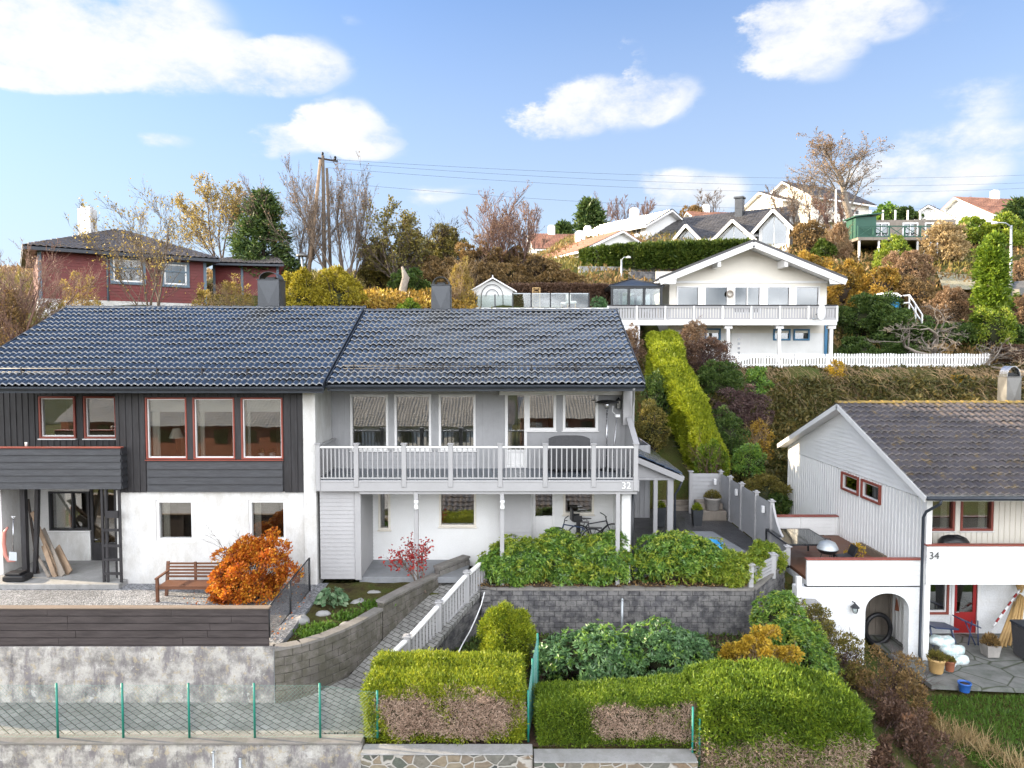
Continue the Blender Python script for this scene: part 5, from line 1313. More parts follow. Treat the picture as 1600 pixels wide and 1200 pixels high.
# long white house with balcony (915..1060)
a, w_, an_ = fit((913,368), 84.4, (1010,347), 76); h_ = 4.6
base = a.z-h_ 
gable_house('detached_house', 'long white house with dark roof and full-width balcony high on the hill', a.x, a.y, a.z-h_, an_, w_, 6.5, h_, 1.7, M['white'], M['tile_black'],
   [(1,2.2,2.9,4.1),(3.2,4.6,2.9,4.2,1),(w_-4.6,w_-2.9,2.7,4.2,1),(w_-2.3,w_-.7,2.7,4.2,1)], (1.5,w_,2.4,1.2), (w_*.45,), .7, 7)
# red-roofed white house
a, w_, an_ = fit((872,402), 74, (938,391), 68); 
gable_house('detached_house', 'small white house with faded red roof left of the dark clipped hedge', a.x-2, a.y, a.z-3.2, an_-.1, w_+2, 8, 3.0, 1.9, M['white'], M['tile_red'],
   [(3.6,4.8,1.0,2.4,1),(w_-1.4,w_,1.0,2.4,1)], (3,w_+1,.2,1.2), (1.2,), .5, 0)
# further red roofs
gable_house('detached_house', 'low house with pinkish red roof and pale chimney half hidden by bare shrubs', PX(838,400,84), 84, PZ(402,84), .1, 8, 8, 1.2, 2.2, M['white'], M['tile_red'], (), None, (2,6.5), .5, 0)
gable_house('detached_house', 'house with red-brown roof showing above the big black-roofed house', PX(1098,350,96), 96, PZ(372,96), .15, 12, 9, 2.2, 2.2, M['white'], M['tile_red'], (), None, (2.0,), .5, 0)
# beige house pair
gable_house('detached_house', 'beige gabled house with balcony behind the tall birch, brown roofed', PX(1268,360,86), 86, PZ(381,86), R(28), 10.5, 8, 5.9, 2.3, M['cream'], M['tile_brown'],
   [(1.0,2.2,3.4,4.8,1),(3.6,5.6,3.4,4.8,1),(7.0,8.6,3.4,4.8,1),(1,3,0.8,2.2,1),(5,7,.8,2.2,1)], (2.5,10.5,2.9,1.3), None, .7, 4)
gable_house('detached_house', 'cream house with low gable and dark roof left of the tall birch', PX(1222,350,88), 88, PZ(365,88), R(18), 6.6, 8, 4.3, 1.6, M['cream'], M['tile_brown'],
   [(.8,2.4,2.4,3.7,1),(3.6,5.4,2.4,3.7,1)], None, None, .5, 0)
# orange tile house far right
gable_house('detached_house', 'house with wide terracotta roof at the right edge of the hill', PX(1552,340,88), 88, PZ(361,88), R(10), 15, 11, 2.3, 3.0, M['white'], M['tile_red'], [(2,4,.6,1.8,1),(6,8,.6,1.8,1)], None, (5,), .7, 0)
gable_house('detached_house', 'small white gabled house end just left of the terracotta roof', PX(1488,345,84), 84, PZ(360,84), R(60), 6, 5, 1.6, 1.6, M['white'], M['tile_far'], (), None, None, .4, 0)
# black-roofed house with pointed dormer gables
a, w_, an_ = fit((1006,377), 76, (1168,358), 70)
BK = gable_house('detached_house', 'white house with big black tiled roof and pointed glazed gables above the dark hedge', a.x, a.y, a.z-3.0, an_, w_+2.8, 10, 3.0, 3.0, M['white'], M['tile_far'], [], None, None, .6, 0)
def dormer(par, x, w2, ze, zp, dep):
    mb = MB(); mb.prism([(x-w2,-.8,.2),(x+w2,-.8,.2),(x+w2,-.8,ze),(x,-.8,zp),(x-w2,-.8,ze)],(0,.2,0)); mb.box(x-w2,x-w2+.15,-.6,.6,.2,ze); mb.box(x+w2-.15,x+w2,-.6,.6,.2,ze); o = mb.build('dormer_gable', M['white'], par, True)
    for sg in (-1,1):
        mb = MB(); e = w2+.5; slab_between(mb, (x,-1.4,zp+.25),(x+sg*e,-1.4,ze-.3),(x+sg*e,dep*.5,ze-.3),(x,dep,zp+.25),.12); mb.build('dormer_roof', M['tile_far'], o, True)
        mb = MB(); mb.beam((x,-1.42,zp+.1),(x+sg*e,-1.42,ze-.42),.06,.28); mb.build('bargeboard', M['white_trim'], o, True)
    m = MB(); g = w2*.78
    for (p_, q_) in ((-g,-.05),(.05,g)):
        f = lambda t: ze+(zp-ze)*(1-abs(t)/w2)-.35
        m = MB(); m.prism([(x+p_,-.83,ze-1.5),(x+q_,-.83,ze-1.5),(x+q_,-.83,f(q_)),(x+p_,-.83,f(p_))],(0,.02,0)); m.build('pane', M['glass_far'], o, True)
dormer(BK, w_*.47, 1.5, 2.3, 3.9, 3.2); dormer(BK, w_*.90, 1.8, 2.3, 3.9, 3.4); dormer(BK, w_*1.25, 1.4, 3.0, 4.5, 4)
mb = MB(); cx_ = w_*.82; mb.bbox(cx_-.4,cx_+.4,3.6,4.4,4.6,7.1,.03); mb.bbox(cx_-.5,cx_+.5,3.5,4.5,7.1,7.3,.03); mb.build('chimney', M['metal_dk'], BK, True)
# green cabin on a stilted deck
GD = thing('cabin', 'grey cabin and green hut on a stilted deck with cross-braced railing on the hill', 'cabin', (34, 65, 9))
c0, c1 = P(1328,380,64), P(1450,372,66)
mb = MB(); mb.box(c0.x, c1.x, 62.5, 68, c0.z+.05, c0.z+.3); mb.build('deck', M['old_wood'], GD)
mb = MB(); boards_h(mb, c0.x+6.0, c1.x+1.6, c0.z+.3, c0.z+2.2, 64.5, .2, .02, [(c0.x+i-.75,c0.x+i+.75,c0.z+.3,c0.z+1.9) for i in (3.6,)]); mb.box(c0.x+2.2,c1.x+1.6,64.52,68,c0.z+.3,c0.z+2.15); mb.build('cabin_wall', M['old_wood'], GD)
for i in (3.0, 5.6, 7.6):
    window(GD, c0.x+i-.7, c0.x+i+.7, c0.z+.35, c0.z+1.9, 64.45, M['white_trim'], M['glass_far'], fw=.12, proud=.05, mull_v=(c0.x+i,))
mb = MB(); mb.box(c0.x+.1, c0.x+1.9, 63.2, 65, c0.z+.3, c0.z+2.2); slab_between(mb, (c0.x-.1,62.9,c0.z+2.25),(c0.x+2.4,62.9,c0.z+2.55),(c0.x+2.4,65.3,c0.z+2.55),(c0.x-.1,65.3,c0.z+2.25),.1); mb.build('green_hut', pmat('green_boards', (0.03,.10,.07), .6), GD)
mb = MB(); zz = c0.z+.3
for z in (zz+.05, zz+.95): mb.box(c0.x, c1.x, 62.5, 62.58, z-.05, z+.05)
n = 6; st = (c1.x-c0.x)/n
for i in range(n+1): mb.box(c0.x+i*st-.05, c0.x+i*st+.05, 62.48, 62.6, zz, zz+1.0)
for i in range(n):
    mb.beam((c0.x+i*st,62.54,zz+.05),(c0.x+(i+1)*st,62.54,zz+.95),.04,.07,(0,1,0)); mb.beam((c0.x+i*st,62.56,zz+.95),(c0.x+(i+1)*st,62.56,zz+.05),.04,.07,(0,1,0))
mb.build('cross_railing', bpy.data.materials['green_boards'], GD)
for i in range(5):
    x = c0.x+.2+i*1.7; mb = MB(); mb.beam((x,62.7,c0.z-2.2),(x,62.7,c0.z+.05),.14,.14,(0,1,0)); mb.build('stilt', M['white_trim'], GD)
mb = MB(); mb.beam((c0.x+5.2,62.7,c0.z-1.9),(c0.x+6.6,62.7,c0.z),.1,.12); mb.build('brace', M['white_trim'], GD)
for i in range(8):
    x = c0.x+3.0+i*1.15; mb = MB(); mb.box(x-.06,x+.06,66.4,66.5,c0.z+2.1,c0.z+3.4); mb.build('roof_post', M['white_trim'], GD)
# stone walls under the dark hedge
for (pa, pb, Y, nm, lb, mt) in (((905,416,996,438),0,59,'stone_wall','pale dry-stone wall under the long dark clipped hedge','concrete'),((985,424,1052,440),0,56.5,'stone_wall','lower dark boulder wall left of the white gable roof','block_dk')):
    x0, x1 = PX(pa[0],430,Y), PX(pa[2],430,Y)+5; block_wall(nm, lb, [(x0,Y),(x1,Y+1)], lambda f: PZ(pa[3],Y)-.6, lambda f: PZ(pa[1],Y), 1.0, .42, .6, mt, None, 9)
# ================================================================ plant tools
def unit(v): return v/np.maximum(np.linalg.norm(v, axis=-1, keepdims=True), 1e-9)
def leaf_quads(P_, D, L_, W_, rs, fold=0.0):
    """one diamond per point, along D"""
    n = len(P_); D = unit(D); U = unit(rs.normal(size=(n,3))); S = unit(np.cross(D, U))
    L_ = np.broadcast_to(np.asarray(L_, float), (n,))[:,None]; W_ = np.broadcast_to(np.asarray(W_, float), (n,))[:,None]
    m = P_+D*L_*0.5
    V = np.stack([P_, m+S*W_*.5, P_+D*L_, m-S*W_*.5], 1).reshape(-1,3)
    return V, np.arange(4*n).reshape(n,4)
def tri_leaf(P_, D, L_, W_, rs): return leaf_quads(P_, D, L_, W_, rs)
LM = {}
LM['golden'] = leafmat('golden_green_sprays', [(0.06,0.10,0.010),(0.15,0.21,0.015),(0.28,0.32,0.02),(0.39,0.39,0.03)], .3, nscale=1.6)
LM['thuja'] = leafmat('green_sprays', [(0.04,0.08,0.010),(0.09,0.155,0.015),(0.17,0.25,0.02),(0.25,0.31,0.025)], .3, nscale=1.4)
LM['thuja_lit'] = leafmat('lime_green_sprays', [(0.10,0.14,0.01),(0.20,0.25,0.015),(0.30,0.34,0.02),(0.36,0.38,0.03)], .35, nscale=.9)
LM['thuja_dk'] = leafmat('dark_green_sprays', [(0.02,0.04,0.008),(0.05,0.085,0.012),(0.09,0.13,0.018),(0.15,0.18,0.025)], .25, nscale=.9)
LM['dead'] = leafmat('dead_sprays', [(0.20,0.12,0.09),(0.38,0.26,0.19),(0.50,0.37,0.28),(0.58,0.45,0.36)], .1, nscale=2.0)
LM['rhodo'] = leafmat('rhododendron_leaves', [(0.035,0.085,0.02),(0.09,0.19,0.035),(0.18,0.30,0.045),(0.33,0.43,0.07)], .22, .35, .5, nscale=1.5, nvar=.4)
LM['rhodo_dk'] = leafmat('dark_rhododendron_leaves', [(0.03,0.07,0.03),(0.07,0.15,0.055),(0.13,0.24,0.09),(0.22,0.34,0.13)], .2, .35, .5, nscale=1.5)
LM['rhodo_yl'] = leafmat('yellow_green_leaves', [(0.06,0.12,0.02),(0.17,0.25,0.03),(0.30,0.36,0.04),(0.42,0.42,0.06)], .3, .4, .4, nscale=1.5)
LM['orange'] = leafmat('orange_leaves', [(0.16,0.03,0.012),(0.42,0.10,0.015),(0.62,0.22,0.02),(0.72,0.42,0.05)], .35, nscale=2.2, nvar=.6)
LM['gold_conifer'] = leafmat('golden_needles', [(0.10,0.09,0.012),(0.26,0.22,0.02),(0.40,0.33,0.03),(0.50,0.41,0.05)], .3, nscale=1.2)
LM['red'] = leafmat('red_leaves', [(0.20,0.012,0.015),(0.40,0.03,0.03),(0.48,0.08,0.05)], .4, nscale=2)
LM['yellow'] = leafmat('yellow_leaves', [(0.28,0.17,0.02),(0.50,0.33,0.035),(0.62,0.44,0.06)], .35, nscale=2)
LM['gold_far'] = leafmat('golden_autumn_leaves', [(0.20,0.14,0.03),(0.38,0.28,0.07),(0.50,0.38,0.12)], .4, nscale=.6)
LM['olive'] = leafmat('olive_leaves', [(0.05,0.055,0.015),(0.13,0.12,0.03),(0.23,0.19,0.045),(0.33,0.25,0.07)], .3, nscale=.6, nvar=.5)
LM['brown'] = leafmat('brown_leaves', [(0.08,0.055,0.03),(0.18,0.12,0.05),(0.30,0.19,0.075),(0.42,0.28,0.11)], .3, nscale=.6, nvar=.5)
LM['green'] = leafmat('mid_green_leaves', [(0.02,0.045,0.012),(0.05,0.09,0.02),(0.09,0.14,0.03),(0.15,0.20,0.04)], .25, nscale=.8)
LM['conifer'] = leafmat('conifer_needles', [(0.02,0.045,0.02),(0.05,0.09,0.03),(0.10,0.15,0.035),(0.15,0.20,0.045)], .2, nscale=.5)
LM['russet'] = leafmat('russet_leaves', [(0.10,0.09,0.025),(0.28,0.16,0.03),(0.46,0.30,0.05),(0.56,0.44,0.08)], .35, nscale=.5, nvar=.6)
LM['pinkish'] = leafmat('pinkish_brown_sprigs', [(0.15,0.09,0.05),(0.28,0.18,0.10),(0.40,0.27,0.17)], .3, nscale=.7)
LM['redbrown'] = leafmat('red_brown_sprigs', [(0.06,0.035,0.025),(0.13,0.075,0.05),(0.21,0.125,0.075)], .25, nscale=.9)
LM['purple'] = leafmat('purple_brown_sprigs', [(0.045,0.028,0.03),(0.10,0.06,0.055),(0.16,0.10,0.085)], .2, nscale=.9)
LM['straw'] = leafmat('straw_blades', [(0.22,0.15,0.07),(0.40,0.29,0.14),(0.52,0.40,0.22)], .3, nscale=1)
LM['hosta'] = leafmat('variegated_leaves', [(0.07,0.15,0.07),(0.14,0.24,0.12),(0.34,0.42,0.27)], .3, nscale=3)
LM['grass'] = leafmat('grass_blades', [(0.04,0.09,0.015),(0.08,0.16,0.02),(0.13,0.22,0.03)], .3, nscale=1)
LM['ivy'] = leafmat('bank_creeper_leaves', [(0.03,0.035,0.01),(0.07,0.07,0.02),(0.12,0.10,0.028),(0.20,0.14,0.04)], .25, nscale=.5, nvar=.5)
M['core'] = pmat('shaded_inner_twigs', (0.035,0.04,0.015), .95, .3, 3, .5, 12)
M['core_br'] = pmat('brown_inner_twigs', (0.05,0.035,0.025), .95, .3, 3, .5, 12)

def grow(rs, starts, dirs, lens, rads, spec, up=0.1, wob=0.15, sides0=6):
    """spec: list of (children per branch, length ratio, spread, segments) for levels after the first.
    returns V,Q lists and tip data"""
    Vs = []; Qs = []; base = 0; tips = []
    S = np.asarray(starts, float); D = unit(np.asarray(dirs, float)); Ls = np.asarray(lens, float); Rr = np.asarray(rads, float)
    seg0 = 7
    for lv in range(len(spec)+1):
        n = len(S); seg = seg0 if lv == 0 else spec[lv-1][3]
        sd = sides0 if lv == 0 else (4 if lv == 1 else 3)
        pts = [S]; d = D.copy(); ds = [d]
        for k in range(seg):
            d = unit(d+rs.normal(size=(n,3))*wob+np.array([0,0,up]))
            pts.append(pts[-1]+d*(Ls/seg)[:,None]); ds.append(d)
        pts = np.stack(pts, 1); ds = np.stack(ds, 1)              # n, seg+1, 3
        tp = np.linspace(1, .25 if lv < len(spec) else .35, seg+1)[None,:]*Rr[:,None]
        ref = np.where(np.abs(ds[...,2:3]) < .9, np.array([0,0,1.0]), np.array([1.0,0,0]))
        a = unit(np.cross(ds, ref)); b = np.cross(ds, a)
        th = np.arange(sd)*2*np.pi/sd
        ring = pts[:,:,None,:]+(a[:,:,None,:]*np.cos(th)[None,None,:,None]+b[:,:,None,:]*np.sin(th)[None,None,:,None])*tp[:,:,None,None]
        Vs.append(ring.reshape(-1,3))
        idx = base+np.arange(n*(seg+1)*sd).reshape(n, seg+1, sd)
        A = idx[:,:-1,:]; B = idx[:,1:,:]
        q = np.stack([A, np.roll(A,-1,2), np.roll(B,-1,2), B], -1).reshape(-1,4); Qs.append(q)
        base += n*(seg+1)*sd
        if lv == len(spec): tips.append((pts, ds)); break
        nc, lr, spr, _ = spec[lv]
        t = rs.uniform(.25 if lv == 0 else .15, 1.0, (n, nc))
        fi = t*seg; i0 = np.minimum(fi.astype(int), seg-1); fr = (fi-i0)[...,None]
        ii = np.arange(n)[:,None]
        cs = pts[ii,i0]*(1-fr)+pts[ii,i0+1]*fr; cd = ds[ii,i0]
        rnd = rs.normal(size=cs.shape); rnd = unit(rnd-cd*(rnd*cd).sum(-1, keepdims=True))
        cd = unit(cd+rnd*spr*rs.uniform(.6,1.3,(n,nc,1)))
        cl = Ls[:,None]*lr*(1.15-.6*t)*rs.uniform(.7,1.2,(n,nc)); cr = Rr[:,None]*(1-.7*t)*.40
        S = cs.reshape(-1,3); D = cd.reshape(-1,3); Ls = cl.ravel(); Rr = np.maximum(cr.ravel(), RMIN[0])
    return np.concatenate(Vs), np.concatenate(Qs), tips[0]
RMIN = [0.006]
def bare_tree(name, label, px, top, Y, wmat, cat='tree', width=None, stems=1, r0=.14, spec=None, leaf=None, nleaf=0, ls=.10, seed=1, group=None, base=None, lean=0.0, up=.08, wob=.13, trunk=.55, spread=.25, rmin=.008, X=None):
    rs = np.random.RandomState(seed); x = PX(px, 450, Y) if X is None else X
    z0 = float(gz(x, Y)) if base is None else base
    H = PZ(top, Y)-z0; RMIN[0] = rmin*Y/45
    r = thing(name, label, cat, (x, Y, z0-.1), 0, group)
    if spec is None: spec = [(9,.62,.75,5),(7,.5,.7,4),(6,.42,.7,3)]
    if cat == 'tree' and 'gnarled' not in name and Y > 25: spec = [(max(4,int(a*1.0)),b,c*.8,d) for a,b,c,d in spec]; wob *= .8; up += .03; r0 *= .6; ls *= .8; nleaf = int(nleaf*.8); rmin *= .7
    st = np.zeros((stems,3))+np.array([x,Y,z0-.1]); st[:,:2] += rs.normal(size=(stems,2))*.12*(stems > 1)
    d = np.zeros((stems,3)); d[:,2] = 1; d[:,:2] = rs.normal(size=(stems,2))*(spread if stems > 1 else .02); d[:,0] += lean
    V, Q, (tp, td) = grow(rs, st, d, np.full(stems, H*(trunk+.12))*rs.uniform(.85,1.1,stems), np.full(stems, r0/(stems**.4)), spec, up, wob)
    # fit the overall size to the photo
    zt = np.percentile(V[:,2], 99.7); kz = H/(zt-z0); V[:,2] = z0-.1+(V[:,2]-z0+.1)*kz
    kx = 1.0
    if width is not None:
        w_now = np.percentile(V[:,0], 98.5)-np.percentile(V[:,0], 1.5); kx = (width/F*Y)/w_now
        c = x; V[:,0] = c+(V[:,0]-c)*kx; V[:,1] = Y+(V[:,1]-Y)*kx
    np_obj('branches', V, Q, wmat, r)
    if leaf is not None and nleaf:
        P_ = tp[:,1:].reshape(-1,3).copy(); P_[:,2] = z0-.1+(P_[:,2]-z0+.1)*kz; P_[:,0] = x+(P_[:,0]-x)*kx; P_[:,1] = Y+(P_[:,1]-Y)*kx
        P_ = P_[rs.randint(0, len(P_), nleaf)]+rs.normal(size=(nleaf,3))*.08
        D = rs.normal(size=(nleaf,3))+np.array([0,0,-.3])
        V2, Q2 = leaf_quads(P_, D, ls*rs.uniform(.7,1.3,nleaf), ls*.7, rs); np_obj('leaves', V2, Q2, leaf, r)
    return r
def blob_leaves(rs, c, rad, n, ls, lw, clumps=30, csz=.33, upb=.35, hollow=.55, rosette=0, flat=1.0):
    """leaves on many small clumps spread over an uneven ellipsoid"""
    c = np.asarray(c, float); rad = np.asarray(rad, float)
    dv = unit(rs.normal(size=(clumps,3))); dv[:,2] = np.where(dv[:,2] < -.8, -dv[:,2], dv[:,2])
    rr = rs.uniform(hollow, 1.0, (clumps,1))**.6*(1-csz*.6)
    rad2 = rad*np.where(dv[:,2:3] < 0, np.array([.98,.98,1.0]), 1.0); cc = c+dv*rr*rad2*(1+rs.normal(size=(clumps,1))*.12)
    cr = csz*rs.uniform(.6,1.25,(clumps,1))
    if rosette:
        m = n//rosette; k = rs.randint(0, clumps, m); o = unit(rs.normal(size=(m,3))+dv[k]*.9+np.array([0,0,.3]))
        p = cc[k]+o*cr[k]*rad*rs.uniform(.8,1.05,(m,1)); ax = unit(o+np.array([0,0,.5]))
        P_ = np.repeat(p, rosette, 0); A = np.repeat(ax, rosette, 0)
        q = rs.normal(size=P_.shape); q = unit(q-A*(q*A).sum(-1, keepdims=True))
        D = unit(q+A*rs.uniform(-.05,.65,(len(P_),1)))
        return leaf_quads(P_, D, ls*rs.uniform(.7,1.2,len(P_)), lw, rs)+(cc,)
    k = rs.randint(0, clumps, n); o = unit(rs.normal(size=(n,3))+dv[k]*.7+np.array([0,0,.25]))
    P_ = cc[k]+o*cr[k]*rad*rs.uniform(.55,1.05,(n,1))
    D = unit(o*.7+rs.normal(size=(n,3))*.6+np.array([0,0,upb]))
    return leaf_quads(P_, D, ls*rs.uniform(.6,1.3,n), lw, rs)+(cc,)
def shrub(name, label, px0, px1, top, Y, leaf, n=9000, ls=.09, lw=.04, cat='shrub', wmat=None, depth=None, base=None, seed=1, clumps=36, csz=.30, rosette=0, group=None, upb=.35, hollow=.5, core=True, twigs=0, zlow=.15, stems=True, core_m='core'):
    rs = np.random.RandomState(seed); x0, x1 = PX(px0, top+30, Y), PX(px1, top+30, Y); x = (x0+x1)/2
    z0 = float(gz(x, Y)) if base is None else base
    zt = PZ(top, Y); rx = (x1-x0)/2; ry = rx*.8 if depth is None else depth/2; H = zt-z0
    cz = z0+H*(.42+zlow*.2); rz = zt-cz
    r = thing(name, label, cat, (x, Y, z0), 0, group)
    V, Q, cc = blob_leaves(rs, (x,Y,cz), (rx,ry,rz), n, ls, lw, clumps, csz, upb, hollow, rosette)
    if leaf is LM['orange']: V[:,2] = z0+(V[:,2]-z0)*(1+.28*(V[:,0]-x)/rx)*.92
    V[:,2] = np.maximum(V[:,2], z0-.1)
    np_obj('foliage', V, Q, leaf, r)
    if rosette and Y < 22:
        V, Q, _ = blob_leaves(rs, (x,Y,cz+.04), (rx*1.02,ry*1.02,rz*1.03), int(n*.16)//rosette*rosette, ls*.85, lw*.9, clumps, csz, upb, .8, rosette)
        V[:,2] = np.maximum(V[:,2], z0-.1); np_obj('young_leaves', V, Q, LM['rhodo_yl'] if leaf is not LM['rhodo_dk'] else LM['rhodo'], r)
    wm_ = wmat or M['bark_dark']
    if stems:
        m = min(len(cc), 26); S = np.tile([x,Y,z0-.05],(m,1))+rs.normal(size=(m,3))*[rx*.18,ry*.18,0]; E = cc[:m]
        D = E-S; RMIN[0] = .004*Y/20
        V, Q, _ = grow(rs, S, D, np.linalg.norm(D,axis=1)*1.05, np.full(m,.012*max(1,H)), [(4,.4,.6,3)] if not twigs else [(6,.5,.6,3),(twigs,.5,.6,3)], 0, .06, 4)
        np_obj('branches', V, Q, wm_, r)
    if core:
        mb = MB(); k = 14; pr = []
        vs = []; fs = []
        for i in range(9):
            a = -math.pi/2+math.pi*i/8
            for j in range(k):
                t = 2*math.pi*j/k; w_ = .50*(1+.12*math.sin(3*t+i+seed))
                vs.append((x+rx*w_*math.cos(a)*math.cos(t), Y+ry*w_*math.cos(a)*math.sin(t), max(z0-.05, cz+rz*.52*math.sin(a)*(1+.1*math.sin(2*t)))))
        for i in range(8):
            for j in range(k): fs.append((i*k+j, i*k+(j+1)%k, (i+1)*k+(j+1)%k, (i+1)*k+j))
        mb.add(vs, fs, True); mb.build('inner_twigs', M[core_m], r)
    return r
def hedge(name, label, stations, leaf, dens=2500, ls=.09, lw=.03, seed=1, dead=None, cat='hedge', core='core', rough=.10, group=None, upb=.7, ends=True):
    """stations: (x, y, half width, zbase, ztop) along the hedge; leaves stand on the shell"""
    rs = np.random.RandomState(seed); st = np.array(stations, float); n = len(st)
    r = thing(name, label, cat, (st[:,0].mean(), st[:,1].mean(), st[:,3].min()), 0, group)
    d = np.concatenate([[0], np.cumsum(np.hypot(*(st[1:,:2]-st[:-1,:2]).T))]); Ln = d[-1]
    per = (2*st[:,2]+2*(st[:,4]-st[:,3])).mean(); N = int(dens*(Ln*per+ (per*.5)*.5*2*(ends)))
    s = rs.uniform(0, Ln, N)
    def at(s): return [np.interp(s, d, st[:,k]) for k in range(5)]
    x, y, w, zb, zt = at(s); x2, y2 = at(np.minimum(s+.05, Ln))[:2]; x1, y1 = at(np.maximum(s-.05, 0))[:2]
    tx, ty = x2-x1, y2-y1; l = np.hypot(tx, ty)+1e-9; tx /= l; ty /= l; nx, ny = -ty, tx
    h = zt-zb; c = rs.uniform(0, 1, N)*(2*h+2*w)
    side = np.where(c < h, -1, np.where(c < h+2*w, 0, 1))
    off = np.where(side == -1, -w, np.where(side == 0, c-h-w, w)); zz = np.where(side == -1, zb+c, np.where(side == 0, zt, zt-(c-h-2*w)))
    if ends:
        e = rs.uniform(0,1,N) < (2*w.mean()*h.mean()*2)/(Ln*per+4*w.mean()*h.mean()); en = np.where(rs.uniform(0,1,N) < .5, 0, 1)
        for k, sv in enumerate([at(np.where(en == 0, 0, Ln))]): pass
        x = np.where(e, sv[0], x); y = np.where(e, sv[1], y); w = np.where(e, sv[2], w); zb = np.where(e, sv[3], zb); zt = np.where(e, sv[4], zt)
        off = np.where(e, rs.uniform(-1,1,N)*w, off); zz = np.where(e, zb+rs.uniform(0,1,N)*(zt-zb), zz); side = np.where(e, 2, side)
        en = np.where(en == 0, -1.0, 1.0)
    # round the shoulders
    rel = np.abs(off)/np.maximum(w, 1e-6); fz = (zz-zb)/np.maximum(zt-zb, 1e-6)
    zz = zz-np.where(side == 0, (rel**4)*.14*np.minimum(w,1), 0)
    off = off*(1-np.where(np.abs(side) == 1, np.clip(fz-.85,0,1)*.8, 0))
    o = np.zeros((N,3)); o[:,0] = nx*side*(np.abs(side) == 1); o[:,1] = ny*side*(np.abs(side) == 1); o[:,2] = (side == 0)*1.0
    if ends: o[:,0] += np.where(side == 2, tx*en, 0); o[:,1] += np.where(side == 2, ty*en, 0)
    P_ = np.stack([x+nx*off, y+ny*off, zz], 1)
    # lumpy surface
    lump = np.sin(P_[:,0]*5.1+P_[:,2]*3)+np.sin(P_[:,1]*6.3-P_[:,2]*4.1+1)+np.sin(P_[:,0]*11+P_[:,1]*9+P_[:,2]*8)*.6
    P_ = P_+o*(lump*rough*.30+rs.normal(size=N)*min(rough,.10)*.5)[:,None]-o*ls*.5
    D = unit(o*.9+rs.normal(size=(N,3))*.75+np.array([0,0,upb*.6]))
    # shade-side gaps: drop some leaves in dark pockets
    g_ = np.sin(P_[:,0]*17+3)*np.sin(P_[:,2]*15)*np.sin(P_[:,1]*13); keep = ~((g_ > .55) & (rs.uniform(0,1,N) < .7))
    P_, D, side = P_[keep], D[keep], side[keep]
    L_ = ls*rs.uniform(.6,1.4,len(P_))
    if dead is not None:
        k = dead(P_[:,0], P_[:,1], P_[:,2], side, rs); 
        V, Q = leaf_quads(P_[k], D[k]*[1,1,.3]+rs.normal(size=(k.sum(),3))*.5, L_[k], lw*.5, rs); np_obj('dead_patch', V, Q, LM['dead'], r)
        P_, D, L_ = P_[~k], D[~k], L_[~k]
    V, Q = leaf_quads(P_, D, L_, lw, rs); np_obj('foliage', V, Q, leaf, r)
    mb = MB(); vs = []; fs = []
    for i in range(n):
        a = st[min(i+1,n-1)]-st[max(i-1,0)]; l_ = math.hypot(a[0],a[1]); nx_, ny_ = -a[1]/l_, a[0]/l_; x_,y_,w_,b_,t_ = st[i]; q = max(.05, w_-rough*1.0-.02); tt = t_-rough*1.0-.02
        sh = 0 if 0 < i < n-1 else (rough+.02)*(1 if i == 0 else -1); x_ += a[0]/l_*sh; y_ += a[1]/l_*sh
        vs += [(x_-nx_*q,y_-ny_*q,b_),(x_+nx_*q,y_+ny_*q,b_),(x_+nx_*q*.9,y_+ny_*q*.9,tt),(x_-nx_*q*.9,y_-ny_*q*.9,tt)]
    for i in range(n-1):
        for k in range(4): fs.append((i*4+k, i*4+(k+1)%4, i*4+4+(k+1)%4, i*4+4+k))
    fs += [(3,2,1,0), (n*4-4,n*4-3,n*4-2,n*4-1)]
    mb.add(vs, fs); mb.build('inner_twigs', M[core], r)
    return r
# ================================================================ front hedges and garden shrubs
def deadmask(cx, cz, rx, rz, seed):
    def f(x, y, z, side, rs):
        n = .35*np.sin(x*4.1+seed)+.3*np.sin(z*7+x*3)+.25*np.sin(x*9+z*5+seed)+.3*rs.normal(size=len(x))
        front = (y < 14.6) & (side != 0)
        return front & (((x-cx)/rx)**4+((z-cz)/rz)**4+n*.9 < .75)
    return f
def hx(px, Y=14.3): return PX(px, 1120, Y)
a, b = hx(575), hx(815)
hedge('hedge', 'square golden-green hedge with dead brown front left of the leaning mesh fence', [(a,15.1,.92,-8.0,-6.90),(a+.8,15.1,.95,-8.0,-6.88),((a+b)/2,15.1,.95,-8.0,-6.90),(b,15.1,.93,-8.0,-6.93)], LM['golden'], 8500, .075, .021, 11,
      deadmask((a+b)/2+.12, -7.42, 1.66, .52, 1), rough=.10)
a, b = hx(842), hx(1082)
hedge('hedge', 'low flat hedge with dead brown front right of the leaning mesh fence', [(a,14.68,.52,-8.1,-7.26),(a+1.2,14.68,.52,-8.1,-7.22),(b-.5,14.7,.54,-8.1,-7.12),(b,14.7,.55,-8.1,-7.08)], LM['thuja'], 8000, .06, .018, 12,
      deadmask(b-1.0, -7.58, 1.25, .40, 2), rough=.08)
a, b = hx(1095,14.0), hx(1365,14.0)
hedge('hedge', 'tall loose bright green hedge at the lower right with a brown bare base', [(a,14.6,.75,-9.3,-6.95),(a+1.0,14.6,.85,-9.3,-6.85),(a+2.2,14.65,.9,-9.3,-6.95),(b-.2,14.6,.8,-9.3,-7.25)], LM['thuja'], 6000, .085, .023, 13,
      lambda x, y, z, side, rs: (y < 14.4) & (z < -7.80+.10*np.sin(x*4)+.08*rs.normal(size=len(x))) & (rs.uniform(0,1,len(x)) < .75), rough=.17)
B_ = -8.08
